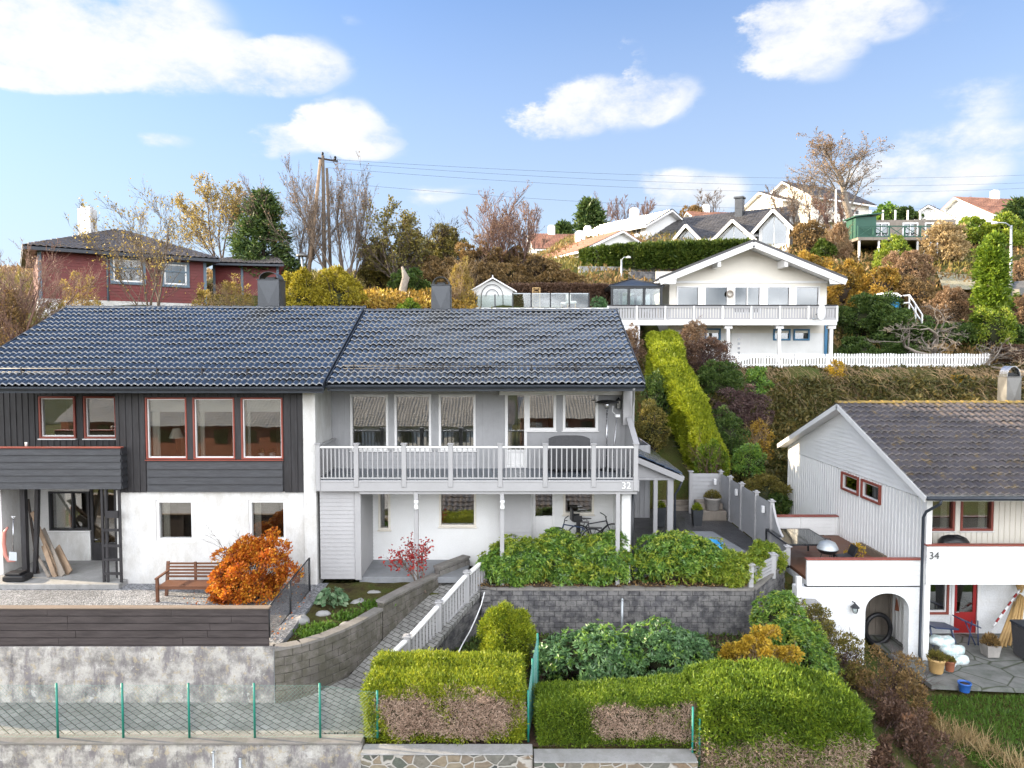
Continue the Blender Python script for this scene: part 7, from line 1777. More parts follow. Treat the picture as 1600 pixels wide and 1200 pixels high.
# hedge-like cover right of picket: pale lawn patch
patch('hill_lawn', [(PX(1455,430,52),50.5),(PX(1560,430,52),50.5),(PX(1556,395,60),60),(PX(1462,395,60),60)], lambda u,v: (4.3+ (6.85-4.3)*v), bed_mat('frosty_pale_lawn', (0.22,0.20,0.13), (0.34,0.31,0.23), (0.20,0.22,0.11)))
# ================================================================ props
# ---- leaning utility poles and wires
up = thing('utility_pole', 'weathered wooden double utility pole with stay leaning against it between the bare trees', 'utility pole', (PX(507,420,44), 44, 4.0))
ptop = P(504.5,243,44); pb = P(507,425,44)
mb = MB(); mb.tube([(pb.x,44,pb.z-1),(ptop.x,44,ptop.z)], [.14,.09], 10); mb.build('pole', M['bark'], up)
a = P(481,420,44); mb = MB(); mb.tube([(a.x,43.9,a.z-1),(P(501,250,44).x,43.95,P(501,250,44).z)], [.12,.09], 10); mb.build('stay_pole', M['raw_wood'], up)
a = P(515,415,44); mb = MB(); mb.tube([(a.x,44.3,a.z-1),(P(510,262,44).x,44.1,P(510,262,44).z)], [.10,.08], 10); mb.build('stay_pole', M['bark'], up)
mb = MB(); mb.beam(ptop+Vector((-.3,0,-.15)), ptop+Vector((.9,0,-.35)), .08, .1); mb.build('crossarm', M['bark_dark'], up)
for dx in (-.02,.75):
    mb = MB(); mb.lathe(ptop+Vector((dx,0,-.02-.25*(dx > .1))), [(0,0),(.08,.02),(.05,.08),(.09,.12),(.06,.22),(0,.25)], 10); mb.build('insulator', M['black'], up)
for i, (p0_, p1_, sag) in enumerate([((520,249),(1640,272),6),((508,253),(1640,284),5),((512,262),(1640,292),5),((520,285),(1640,318),4)]):
    a = P(*p0_, 44.1); b = P(*p1_, 62); n = 24; pts = []
    for k in range(n+1):
        t = k/n; p = a.lerp(b, t); p.z -= 4*t*(1-t)*(.7+.1*i); pts.append(p)
    mb = MB(); mb.tube(pts, .007, 4); tag(mb.build('power_line', M['black']), ['uppermost power line crossing the sky from the utility pole','second power line from the top crossing the sky','third power line from the top crossing the sky','lowest power line crossing the sky from the utility pole'][i], 'power line', 'power lines over the hill')
def lamp_post(lb, px, top, bot, Y, arm, seed=0):
    r = thing('street_lamp', lb, 'street lamp', P(px,bot,Y)); t = P(px,top,Y); b = P(px,bot,Y)
    mb = MB(); mb.tube([(b.x,Y,b.z-1.5),(t.x,Y,t.z)], [.11,.07], 10); mb.build('pole', M['galv'], r)
    mb = MB(); mb.tube([(t.x,Y,t.z-.1),(t.x+arm*.4,Y,t.z+.15),(t.x+arm,Y,t.z+.18)], .04, 8); mb.build('arm', M['galv'], r)
    mb = MB(); mb.lathe((t.x+arm*1.15,Y,t.z+.06), [(0,0),(.16,.02),(.19,.08),(.12,.17),(0,.2)], 14); mb.build('lamp_head', M['plastic_white'], r)
    return r
lamp_post('tall pale street lamp with short arm at the right edge of the hill', 1580, 352, 440, 47, -.95)
lamp_post('small white lamp post in front of the long dark clipped hedge', 971, 405, 432, 57, .5)
mb = MB(); a, b = P(1306,296,64), P(1306,385,64); mb.tube([(b.x,64,b.z-1),(a.x,64,a.z)], [.09,.06], 10); tag(mb.build('flag_pole', M['white_trim']), 'slender white pole left of the green hut, in front of the birches', 'pole')
r = thing('garden_lamp', 'old mushroom-shaped lamp post behind the golden evergreen bushes', 'lamp', P(472,440,40))
t = P(472,400,40); mb = MB(); mb.tube([(t.x,40,t.z-1.8),(t.x,40,t.z)], .05, 8); mb.build('pole', M['galv'], r)
mb = MB(); mb.lathe((t.x,40,t.z-.02), [(0,0),(.34,.0),(.30,.08),(.12,.16),(0,.18)], 18); mb.build('shade', M['metal'], r)

# ---- garden bench
bn = thing('garden_bench', 'brown wooden garden bench on the gravel under the white window', 'bench', (PX(288,930,18.9), 19.0, -6.74))
x0, x1 = PX(251,930,18.9), PX(341,930,18.9); Yb_ = 18.7; zf = -6.74
for x in (x0, x1):
    mb = MB(); mb.box(x-.035,x+.035,Yb_,Yb_+.07,zf,zf+.62); mb.build('leg', M['teak'], bn)
    mb = MB(); mb.beam((x,Yb_+.52,zf),(x,Yb_+.66,zf+.92),.07,.07,(0,1,0)); mb.build('leg', M['teak'], bn)
    mb = MB(); mb.beam((x,Yb_-.04,zf+.64),(x,Yb_+.60,zf+.66),.07,.04); mb.build('armrest', M['teak'], bn)
mb = MB()
for i in range(6):
    y = Yb_+.02+i*.092; mb.bbox(x0+.02,x1-.02,y,y+.072,zf+.41,zf+.435,.005)
mb.build('seat', M['teak'], bn); mb = MB()
for i in range(5):
    z = zf+.50+i*.085; y = Yb_+.55+i*.016; mb.bbox(x0+.03,x1-.03,y,y+.022,z,z+.055,.005)
mb.build('backrest', M['teak'], bn)
mb = MB(); mb.box((x0+x1)/2-.03,(x0+x1)/2+.03,Yb_+.57,Yb_+.62,zf+.42,zf+.92); mb.box(x0,x1,Yb_+.02,Yb_+.06,zf+.34,zf+.405); mb.build('frame', M['teak'], bn)

# ---- diagonal black wire fence
bf = thing('wire_fence', 'black steel fence with wire mesh going down beside the party wall', 'fence', (-5.35, 18, -6.8))
pa = [P(484,905,19.6), P(452,948,17.9), P(420,985,16.4)]; tops = [P(483,872,19.6), P(453,908,17.9), P(420,948,16.4)]
for a, b in zip(pa, tops):
    mb = MB(); mb.tube([(b.x,a.y,-6.95),(b.x,a.y,b.z)], .03, 8); mb.build('post', M['black_metal'], bf)
for i in (0,1):
    a, b = tops[i], tops[i+1]; mb = MB(); mb.tube([a,b], .02, 8); mb.tube([(a.x,a.y,-6.7),(b.x,b.y,-6.8)], .012, 6); mb.build('rail', M['black_metal'], bf)
    mb = MB(); n = 34
    for k in range(-12,n):
        for sg in (0,1):
            t0, t1 = k/n, (k+12)/n
            if sg: t0, t1 = t1, t0
            def pt(t, f): p = a.lerp(b, min(1,max(0,t))); return Vector((p.x, p.y, -6.75+(p.z+6.75)*f))
            f0, f1 = 0, 1
            if t0 < 0: f0 = -t0*n/12
            if t1 > 1: f1 = 1-(t1-1)*n/12
            if t1 < 0: f1 = 1+t1*n/12
            if t0 > 1: f0 = (t0-1)*n/12
            mb.tube([pt(t0,f0), pt(t1,f1)], .0028, 3, False)
    mb.build('mesh', M['black_metal'], bf)

# ---- green chain-link fences
def chain(name, lb, pts, h, matp, matw, cell=.055, wr=.0022, posts=True, off=.0):
    r = thing(name, lb, 'fence', pts[0]); 
    for i, p in enumerate(pts):
        if posts: mb = MB(); mb.tube([Vector(p), Vector(p)+Vector((0,0,h[i]+.03))], .024, 8); mb.build('post', matp, r)
    for (a, ha), (b, hb) in zip(zip(pts, h), zip(pts[1:], h[1:])):
        a = Vector(a); b = Vector(b); Ln = (b-a).length; n = int(Ln/cell); m = int(((ha+hb)/2)/cell); mb = MB()
        def at_(i, j): t = i/n; return a.lerp(b, t)+Vector((0,0,(ha*(1-t)+hb*t)*j/m))
        for k in range(-m, n):
            i0, j0 = max(k,0), max(0,-k); i1 = min(n, k+m); j1 = i1-k
            if i1 > i0: mb.tube([at_(i0,j0), at_(i1,j1)], wr, 3, False)
            i0, j0 = max(k,0), m-max(0,-k); j1 = m-(i1-k)
            if i1 > i0: mb.tube([at_(i0,j0), at_(i1,j1)], wr, 3, False)
        for f in (.02,.98): mb.tube([a+Vector((0,0,ha*f)), b+Vector((0,0,hb*f))], wr*1.3, 3, False)
        mb.build('mesh', matw, r)
    return r
fp = [(-11.2,14.1,-7.9)]+[tuple(P(x,1166,14.12)) for x in (92,194,297,399,501)]
fp = [(p[0], 14.1, -7.88) for p in fp]+[(PX(590,1160,14.1),14.1,-7.88)]
chain('chain_link_fence','green wire mesh fence along the paved path at the bottom left',fp,[1.10]*6+[.95],M['green_metal'],M['green_wire'],.075,.0015)
g1, g2 = P(833,1160,14.2), P(840,1010,16.2)
chain('chain_link_fence','leaning green mesh fence in the gap between the two hedges',[(g1.x-.1,14.25,-8.05),(P(832,1050,15.3).x,15.3,-8.05),(g2.x,16.2,-8.05)],[1.05,1.25,1.45],M['green_metal'],M['green_wire'],.07,.003)
mb = MB(); p = P(1083,1130,13.95); 
for px in (1082,1093): x = PX(px,1130,13.95); mb = MB(); mb.tube([(x,13.93,-8.6),(x,13.93,-7.15 if px < 1090 else -7.4)], .022, 8); tag(mb.build('fence_post', M['green_metal']), 'green steel post between the low hedge and the tall bright one' if px < 1090 else 'shorter green steel post at the brown base of the tall bright hedge', 'post')
x = PX(973,960,19.2); mb = MB(); mb.tube([(x,19.3,-8.1),(x,19.3,PZ(938,19.3))], .035, 8); mb.tube([(x,19.3,PZ(938,19.3)),(x,19.3,PZ(935,19.3))], [.05,.02], 8); tag(mb.build('steel_post', M['galv']), 'grey steel post standing in front of the dark block wall', 'post')
# hose
pts = [P(x,y,Y) for x,y,Y in ((757,925,19.6),(752,945,19.4),(744,965,19.0),(735,985,18.6),(722,1008,18.0),(716,1020,17.6))]
mb = MB(); mb.tube(pts, .018, 8); tag(mb.build('garden_hose', M['plastic_white']), 'pale garden hose hanging down beside the block wall corner', 'hose')

# ---- ramp railing
rr_ = thing('ramp_railing', 'white-topped grey railing going down the right side of the paved ramp', 'railing', (-1.9, 18.3, -7.4))
pts = [(-.62,20.7,-6.85),(-1.26,19.5,-7.08),(-1.91,18.3,-7.50),(-2.56,17.05,-7.90),(-3.05,16.15,-8.1)]
pts = [Vector(p) for p in pts]; hh = .84
for i, p in enumerate(pts):
    if i in (0,4): continue
    mb = MB(); mb.bbox(p.x-.07,p.x+.07,p.y-.07,p.y+.07,p.z-.25,p.z+hh+.07,.008); mb.bbox(p.x-.105,p.x+.105,p.y-.105,p.y+.105,p.z+hh+.07,p.z+hh+.10,.008); mb.bbox(p.x-.05,p.x+.05,p.y-.05,p.y+.05,p.z+hh+.10,p.z+hh+.13,.008); mb.build('post', M['grey_lt'], rr_)
for a, b in zip(pts, pts[1:]):
    d = (b-a).normalized()*.08
    mb = MB(); mb.beam(a+d+Vector((0,0,hh)), b-d+Vector((0,0,hh-.02)), .13, .045); mb.build('top_rail', M['white_trim'], rr_)
    mb = MB(); mb.beam(a+d+Vector((0,0,.1)), b-d+Vector((0,0,.1)), .05, .05)
    n = 9
    for k in range(n):
        q = a.lerp(b, (k+.8)/(n+.6)); mb.box(q.x-.028,q.x+.028,q.y-.012,q.y+.012,q.z+.1,q.z+hh-.02)
    mb.build('pales', M['grey_lt'], rr_)
block_wall('ramp_kerb', 'low dark block kerb carrying the white-topped ramp railing', [(-3.0,16.1),(-2.45,17.1),(-1.8,18.3),(-1.15,19.5),(-.75,20.2)], lambda f: -8.1, lambda f: -7.93+1.05*f, .38, .19, .22, 'block_dk', None, 12)

# ---- grey patio fence (high) with curved end, lamps
gf = thing('patio_fence', 'high grey board fence with capped posts along the right side of the patio', 'fence', (8.67, 26, -6.8))
XF = 8.67; ys = [29.3, 28.0, 26.6, 25.0, 23.5]
ftop = PZ(787,23.5)
for y in ys:
    mb = MB(); zt = PZ(744,29.0) if y > 29 else ftop+.02; zt = ftop
    mb.bbox(XF-.07,XF+.07,y-.07,y+.07,-6.85,zt+.08,.008); mb.bbox(XF-.11,XF+.11,y-.11,y+.11,zt+.08,zt+.11,.008); mb.bbox(XF-.05,XF+.05,y-.05,y+.05,zt+.11,zt+.16,.01); mb.build('post', M['grey_lt'], gf)
for y0, y1 in zip(ys, ys[1:]):
    mb = MB(frame_M((XF-.01,y0,0), R(-90))); boards_h(mb, .06, y0-y1-.06, -6.75, ftop, 0, .165, .02); mb.box(.06,y0-y1-.06,.005,.03,-6.75,ftop); mb.build('panel', M['grey_mid'], gf)
mb = MB(); n = 14; y0, y1 = 23.44, 21.95; pr = []
def cz_(t): return ftop+(PZ(862,22.0)-ftop)*(1-(1-t)**1.0*(1-.35*math.sin(math.pi*t)))
poly = [(XF,y0,-6.75)]+[(XF,y0+(y1-y0)*i/n,cz_(i/n)) for i in range(n+1)]+[(XF,y1,-6.75)]
mb.prism(poly, (.04,0,0)); mb.build('curved_panel', M['grey_mid'], gf)
mb = MB(); 
for i in range(n): mb.beam((XF+.02,y0+(y1-y0)*i/n,cz_(i/n)+.015),(XF+.02,y0+(y1-y0)*(i+1)/n,cz_((i+1)/n)+.015),.07,.03)
mb.build('curved_cap', M['grey_lt'], gf)
bx0 = PX(1079,770,29.3)
mb = MB(); boards_h(mb, bx0, XF-.07, -6.75, ftop, 29.3, .165, .02); mb.box(bx0,XF-.07,29.31,29.34,-6.75,ftop); mb.build('panel', M['grey_mid'], gf)
mb = MB(); mb.bbox(bx0-.07,bx0+.07,29.23,29.37,-6.85,ftop+.08,.008); mb.bbox(bx0-.11,bx0+.11,29.19,29.41,ftop+.08,ftop+.11,.008); mb.build('post', M['grey_lt'], gf)
for y, lb in ((29.2-.15,'white box lamp at the back corner of the grey patio fence'),(26.9,'white box lamp in the middle of the grey patio fence'),(24.0,'white box lamp near the curved end of the grey patio fence')):
    mb = MB(); x = XF-.10 if y < 29 else XF-.3; mb.bbox(x-.06,x+.045,y-.06,y+.06,ftop-.42,ftop-.18,.012); tag(mb.build('wall_lamp', M['plastic_white']), lb, 'lamp')
lf = thing('low_fence', 'low pale grey fence panels with capped posts on the corner of the block wall', 'fence', (7.5, 20.5, -6.7))
q = [(P(1172,925,20).x,19.98,-6.72),(P(1208,905,20.7).x,20.75,-6.6),(P(1232,890,21.5).x,21.6,-6.45)]
hq = [PZ(884,20),PZ(868,20.75),PZ(856,21.6)]
for (x,y,z), t in zip(q, hq):
    mb = MB(); mb.bbox(x-.07,x+.07,y-.07,y+.07,z-.15,t+.04,.008); mb.bbox(x-.11,x+.11,y-.11,y+.11,t+.04,t+.07,.008); mb.bbox(x-.05,x+.05,y-.05,y+.05,t+.07,t+.10,.008); mb.build('post', M['grey_lt'], lf)
for (a, ta), (b, tb) in zip(zip(q, hq), zip(q[1:], hq[1:])):
    mb = MB(); n = 5
    for k in range(n):
        f0, f1 = k/n, (k+1)/n-.03
        z0a, z0b = a[2]+.03+(ta-a[2]-.06)*f0, b[2]+.03+(tb-b[2]-.06)*f0; z1a, z1b = a[2]+.03+(ta-a[2]-.06)*f1, b[2]+.03+(tb-b[2]-.06)*f1
        nx, ny = (b[1]-a[1]), -(b[0]-a[0]); l = math.hypot(nx,ny); nx*=.02/l; ny*=.02/l
        mb.add([(a[0]+nx,a[1]+ny,z0a),(b[0]+nx,b[1]+ny,z0b),(b[0]+nx,b[1]+ny,z1b),(a[0]+nx,a[1]+ny,z1a),(a[0]-nx,a[1]-ny,z0a),(b[0]-nx,b[1]-ny,z0b),(b[0]-nx,b[1]-ny,z1b),(a[0]-nx,a[1]-ny,z1a)],
          [(0,1,2,3),(7,6,5,4),(0,4,5,1),(3,2,6,7),(0,3,7,4),(1,5,6,2)])
    mb.build('panel', M['grey_lt'], lf)

# ---- porch behind the balcony, stairs up the slope
pc = thing('porch', 'grey open porch with black mono-pitch roof right of the balcony', 'porch', (5, 26, -6.8))
fl_, fr_ = P(996,712,25.5), P(1066,742,25.5)
bl_, br_ = Vector((fl_.x,35,fl_.z+.15)), Vector((fr_.x,35,fr_.z+.15))
fl2 = Vector((3.85,25.5,fl_.z+(fl_.x-3.85)*(fl_.z-fr_.z)/(fr_.x-fl_.x)))
bl2 = Vector((3.85,35,fl2.z+.15))
tile_field(pc, fr_, br_, fl2, bl2, M['tile_black'], .2, .36, .035, .03, 5, 'roof_tiles')
mb = MB(); slab_between(mb, fl2-Vector((0,0,.05)), fr_-Vector((0,0,.05)), br_-Vector((0,0,.05)), bl2-Vector((0,0,.05)), .08); mb.build('roof_deck', M['fascia_dark'], pc)
mb = MB(); mb.beam(fl2+Vector((0,-.03,-.16)), fr_+Vector((.04,-.03,-.16)), .04, .20); mb.build('front_fascia', M['grey_lt'], pc)
mb = MB(); mb.beam(fr_+Vector((.05,0,-.12)), br_+Vector((.05,0,-.12)), .05, .14); mb.build('side_fascia', M['grey_lt'], pc)
bx = PX(1052,745,25.7); zbm = PZ(746,25.7)
mb = MB(); mb.prism([(3.85,25.7,zbm),(bx,25.7,zbm),(bx,25.7,fr_.z-.1),(3.85,25.7,fl2.z-.15)],(0,.05,0)); boards_h(mb, 3.85, bx, zbm+.08, fr_.z-.18, 25.69, .13, .015); mb.build('gable_boards', M['grey_lt'], pc)
mb = MB(); mb.bbox(3.85, bx+.05, 25.62, 25.78, zbm-.09, zbm+.0, .008); mb.build('beam', M['grey_lt'], pc)
for px in (1023.5, 1047):
    mb = MB(); x = PX(px,800,25.7); mb.bbox(x-.075 if px < 1040 else x-.12,x+.075 if px < 1040 else x+.1,25.62,25.77,-6.82,zbm-.09,.008); mb.build('post', M['grey'], pc)
mb = MB(); x = PX(1055,760,25.75); mb.tube([(fr_.x+.02,25.6,fr_.z-.25),(x+.12,25.7,fr_.z-.55),(x,25.75,fr_.z-.75),(x,25.75,-6.75)], .04, 8); mb.build('downpipe', M['fascia_dark'], pc)
mb = MB(); x0 = 3.85; x1 = PX(1015,800,28.5); boards_v(mb, x0, x1, -6.8, zbm+.8, 28.5, .2, .05, .02); mb.box(x0,x1,28.52,28.56,-6.8,zbm+.8); mb.build('inner_wall', M['grey_mid'], pc)
mb = MB(); mb.box(x1-.04,x1,28.56,31,-6.8,zbm+.8); mb.build('inner_side_wall', M['grey'], pc)
sr = thing('outdoor_stairs', 'weathered wooden stairs climbing the slope between porch and lime hedge', 'stairs', (7, 29.8, -6.8))
sx0, sx1 = PX(1058,800,29.6)-.75, PX(1100,800,29.6)
ns_ = 14
for i in range(ns_):
    z = -6.8+.19*(i+1); y = 29.7+.33*i; mb = MB(); mb.bbox(sx0,sx1,y,y+.36,z-.05,z,.008); mb.box(sx0+.05,sx1-.05,y+.02,y+.05,z-.18,z-.05); mb.build('tread', M['old_wood'], sr)
for x in (sx0-.04, sx1+.04):
    mb = MB(); mb.beam((x,29.55,-6.75),(x,29.7+.33*ns_,-6.7+.19*ns_),.07,.3); mb.build('stringer', M['old_wood'], sr)
block_wall('garden_wall','low dark stone terrace wall at the top of the wooden stairs',[(4.9,34.6),(8.0,34.8)],lambda f: -4.6,lambda f: -3.75,.5,.2,.25,'block_dk',None,15)
# planting step and pots
mb = MB(); mb.bbox(PX(1094,800,28.2),8.55,28.0,29.25,-6.8,-6.42,.02); mb.bbox(PX(1094,800,28.2)+.02,8.5,28.35,29.25,-6.42,-6.18,.02); tag(mb.build('planter_step', M['old_wood']), 'wooden planter step in the back corner of the grey fence', 'planter')
def pot(lb, px, top, bot, Y, wpx, mat, plant, sq=False, n=700, ph=.3, ls=.07, cat='flower pot', name='flower_pot', tp=.75, seed=1):
    x = PX(px,(top+bot)/2,Y); z0, z1 = PZ(bot,Y), PZ(top,Y); w_ = wpx/F*Y/2; r = thing(name, lb, cat, (x,Y,z0))
    mb = MB()
    if sq:
        a, b = w_*tp, w_; mb.add([(x-a,Y-a,z0),(x+a,Y-a,z0),(x+a,Y+a,z0),(x-a,Y+a,z0),(x-b,Y-b,z1),(x+b,Y-b,z1),(x+b,Y+b,z1),(x-b,Y+b,z1),(x-b*.85,Y-b*.85,z1),(x+b*.85,Y-b*.85,z1),(x+b*.85,Y+b*.85,z1),(x-b*.85,Y+b*.85,z1),
          (x-b*.85,Y-b*.85,z1-.05),(x+b*.85,Y-b*.85,z1-.05),(x+b*.85,Y+b*.85,z1-.05),(x-b*.85,Y+b*.85,z1-.05)],
          [(0,3,2,1),(0,1,5,4),(1,2,6,5),(2,3,7,6),(3,0,4,7),(4,5,9,8),(5,6,10,9),(6,7,11,10),(7,4,8,11),(8,9,13,12),(9,10,14,13),(10,11,15,14),(11,8,12,15)])
    else:
        h = z1-z0; mb.lathe((x,Y,z0), [(w_*tp*.95,0),(w_*tp,.02),(w_*.93,h*.8),(w_,h*.84),(w_,h),(w_*.86,h),(w_*.84,h*.86)], 22, False); mb.lathe((x,Y,z0),[(0,0),(w_*tp*.95,0)],22,False)
    mb.build('pot', mat, r)
    mb = MB(); mb.lathe((x,Y,z1-.06), [(0,0),(w_*.84,0),(w_*.84,.01),(0,.02)], 16, False); mb.build('soil', M['soil'], r)
    if plant is not None:
        rs = np.random.RandomState(seed); k = rs.normal(size=(n,3)); k[:,2] = abs(k[:,2]); k = unit(k)*rs.uniform(.3,1,(n,1))**.5
        V, Q = leaf_quads(np.array([x,Y,z1-.05])+k*[w_*.95,w_*.95,ph], k+[0,0,.6], ls, ls*.3, rs); np_obj('plant', V, Q, plant, r)
    return r
pot('large round stone pot with a dome of heather by the grey back fence', 1113, 777, 796, 28.3, 27, M['stone_pot'], LM['olive'], n=1400, ph=.34)
pot('tall square grey planter with a small green conifer beside the stairs', 1089, 796, 826, 27.3, 16, M['metal_dk'], LM['golden'], True, 600, .3, tp=.7)
pot('square grey planter behind the left porch post', 1032, 792, 822, 27.0, 15, M['metal_dk'], LM['golden'], True, 500, .28, tp=.7)
# blue folded parasol-like thing on the patio
mb = MB(); p = P(1124,855,23.3); mb.add([(p.x-.32,23.3,p.z-.25),(p.x+.10,23.1,p.z-.05),(p.x+.0,23.5,p.z+.08),(p.x-.05,23.3,p.z-.30),(p.x-.32,23.3,p.z-.28),(p.x+.10,23.1,p.z-.08)],[(0,1,2),(0,3,1),(0,2,3),(3,2,1),(0,4,5,1)])
mb.lathe((p.x-.3,23.3,-6.78),[(0,0),(.34,.0),(.38,.10),(.40,.42),(.36,.42),(.34,.12),(0,.1)],20,False); tag(mb.build('plastic_tub', M['plastic_cyan']), 'light blue plastic tub with a lid tilted up behind the rhododendrons', 'tub')

# ---- bicycles
def bike(lb, x, y, z, rz, col, seat_child=False, mir=1):
    r = thing('bicycle', lb, 'bicycle', (x,y,z), rz); ORG[r.name] = Vector((0,0,0)); Rw = .34
    for cx in (-.52,.55):
        mb = MB(); n = 26; mb.tube([(cx+Rw*math.cos(2*math.pi*i/n),0,Rw+.02+Rw*math.sin(2*math.pi*i/n)) for i in range(n+1)], .024, 8, False)
        wl = mb.build('wheel', M['black'], r, True)
        mb = MB()
        for i in range(14):
            t = 2*math.pi*i/14; mb.tube([(cx,.0,Rw+.02),(cx+Rw*.97*math.cos(t),0,Rw+.02+Rw*.97*math.sin(t))], .003, 3, False)
        mb.tube([(cx,-.05,Rw+.02),(cx,.05,Rw+.02)], .03, 8); mb.build('spokes', M['steel'], wl, True)
    zb = Rw+.02
    mb = MB(); bb = (-.08,0,.30); st = (-.22,0,.72); hd = (.36,0,.80); hb = (.40,0,.66)
    mb.tube([bb,st],.019,8); mb.tube([st,hd],.019,8); mb.tube([bb,hb],.026,8); mb.tube([hd,hb],.024,8)
    for s in (-.05,.05): mb.tube([(bb[0],s*.6,bb[2]),(-.52,s,zb)],.012,6); mb.tube([(st[0],s*.4,st[2]),(-.52,s,zb)],.010,6); mb.tube([(hb[0],s*.7,hb[2]),(.55,s,zb)],.014,6)
    mb.build('frame', col, r, True)
    mb = MB(); mb.tube([hd,(.33,0,.93)],.016,8); mb.tube([(.24,-.30,.99),(.32,-.15,.96),(.34,0,.94),(.32,.15,.96),(.24,.30,.99)],.014,8); mb.build('handlebar', M['black'], r, True)
    mb = MB(); mb.tube([st,(-.26,0,.86)],.014,8); mb.add([(-.40,-.09,.88),(-.40,.09,.88),(-.12,.02,.88),(-.12,-.02,.88),(-.40,-.08,.92),(-.40,.08,.92),(-.12,.02,.90),(-.12,-.02,.90)],[(0,1,2,3),(7,6,5,4),(0,4,5,1),(1,5,6,2),(2,6,7,3),(3,7,4,0)]); mb.build('saddle', M['black'], r, True)
    mb = MB(); mb.tube([(-.08,-.1,.30),(-.08,.1,.30)],.035,10); mb.beam((-.08,.1,.30),(.04,.1,.18),.02,.02); mb.beam((-.08,-.1,.30),(-.2,-.1,.42),.02,.02); mb.build('crank', M['steel'], r, True)
    if seat_child:
        mb = MB(); mb.bbox(-.72,-.42,-.15,.15,.82,.90,.03); mb.bbox(-.76,-.70,-.15,.15,.84,1.22,.02); mb.box(-.7,-.45,-.17,-.15,.86,1.02); mb.box(-.7,-.45,.15,.17,.86,1.02); mb.box(-.62,-.50,-.17,-.11,.45,.85); mb.build('child_seat', M['black'], r, True)
    else:
        mb = MB(); mb.box(-.78,-.30,-.06,.06,.72,.74); mb.beam((-.6,.06,.72),(-.52,.06,.4),.01,.01); mb.beam((-.6,-.06,.72),(-.52,-.06,.4),.01,.01); mb.build('carrier', M['black_metal'], r, True)
    return r
bike('dark blue bicycle parked behind the bushes with its handlebar to the left', PX(900,830,21.0), 21.1, -6.04, R(172), pmat('dark_blue_frame',(.02,.04,.09),.3))
bike('black bicycle with a child seat parked by the right porch post', PX(930,830,21.5), 21.55, -6.04, R(8), M['black_metal'], True)

x0, x1 = PX(862,860,21), PX(958,860,21); MB().bbox(x0,x1,20.75,21.95,-6.64,-6.05,.02).build('step', M['concrete']); tag(bpy.data.objects['step'],'raised concrete step carrying the two bicycles behind the bushes','step')
# ---- balcony furniture
hs_ = zd
r = thing('wicker_sofa', 'dark grey rounded wicker sofa standing on the balcony behind the rail', 'sofa', (PX(888,720,21.2), 21.2, hs_))
x0, x1 = PX(857,700,21.2), PX(921,700,21.2)
mb = MB(); n = 20; vs = []; fs = []
zt = PZ(680,21.2)
for i in range(n+1):
    t = i/n; x = x0+(x1-x0)*t; zz = zt-.10*(2*t-1)**4; y = 21.0-.25*(1-(2*t-1)**2)*0
    for (yy, z) in ((21.05,hs_+.15),(21.02,zz),(21.16,zz),(21.2,hs_+.15)): vs.append((x,yy,z))
for i in range(n):
    for k in range(4): fs.append((i*4+k,i*4+(k+1)%4,i*4+4+(k+1)%4,i*4+4+k))
fs += [(3,2,1,0),(n*4,n*4+1,n*4+2,n*4+3)]
mb.add(vs, fs); mb.build('backrest', M['wicker'], r)
mb = MB(); mb.bbox(x0,x0+.2,21.2,21.75,hs_+.05,hs_+.62,.03); mb.build('armrest', M['wicker'], r)
mb = MB(); mb.bbox(x1-.2,x1,21.2,21.75,hs_+.05,hs_+.62,.03); mb.build('armrest', M['wicker'], r)
mb = MB(); mb.bbox(x0+.2,x1-.2,21.2,21.75,hs_+.05,hs_+.42,.03); mb.build('seat', M['wicker'], r)
for x in (x0+.05,x1-.1): mb = MB(); mb.box(x,x+.05,21.1,21.15,hs_,hs_+.15); mb.build('leg', M['black_metal'], r)
r = thing('patio_heater', 'slim steel patio heater with black dish at the right end of the balcony', 'heater', (PX(948,700,21.6), 21.6, hs_))
x = PX(948,700,21.6); zt = PZ(625,21.6)
mb = MB(); mb.tube([(x,21.6,hs_+.1),(x,21.6,zt-.28)],.024,10); mb.build('pole', M['steel'], r)
mb = MB(); mb.lathe((x,21.6,hs_),[(.0,0),(.22,0),(.22,.04),(.05,.1),(0,.1)],20); mb.build('base', M['black_metal'], r)
mb = MB(); mb.lathe((x,21.6,zt-.30),[(.03,0),(.07,.06),(.08,.20),(.05,.24)],14); mb.build('burner', M['steel'], r)
mb = MB(); mb.lathe((x,21.6,zt-.06),[(.0,.0),(.36,-.02),(.37,.0),(.20,.05),(0,.07)],26); mb.build('reflector', M['black'], r)
r = thing('parasol_stand', 'thin leaning pole with a small white head beside the patio heater', 'stand', (PX(962,700,21.4), 21.4, hs_))
a, b = P(958,697,21.4), P(964,650,21.4); mb = MB(); mb.tube([(a.x-.03,21.4,hs_),(b.x,21.4,b.z)],.012,8); mb.build('pole', M['steel'], r)
mb = MB(); mb.lathe((a.x-.03,21.4,hs_),[(0,0),(.15,0),(.15,.03),(0,.04)],14); mb.build('base', M['black_metal'], r)
mb = MB(); mb.bbox(b.x-.05,b.x+.09,21.36,21.44,b.z-.04,b.z+.05,.01); mb.tube([(b.x,21.4,b.z),(b.x-.14,21.4,b.z+.14),(b.x-.12,21.4,b.z+.3)],.010,6); mb.build('head', M['plastic_white'], r)
r = thing('wall_lantern', 'black wall lantern under the eave at the right end of the balcony', 'lantern', (PX(966,630,21.9), 21.9, -1.8))
x = PX(966.5,630,21.85); z = PZ(632,21.85)
mb = MB(); mb.lathe((x,21.85,z+.12),[(.0,.1),(.03,.08),(.09,0),(.07,-.01)],6,False); mb.box(x-.06,x+.06,21.79,21.91,z-.14,z-.12)
for a in (-.055,.055):
    for b in (-.055,.055): mb.box(x+a-.006,x+a+.006,21.85+b-.006,21.85+b+.006,z-.12,z+.12)
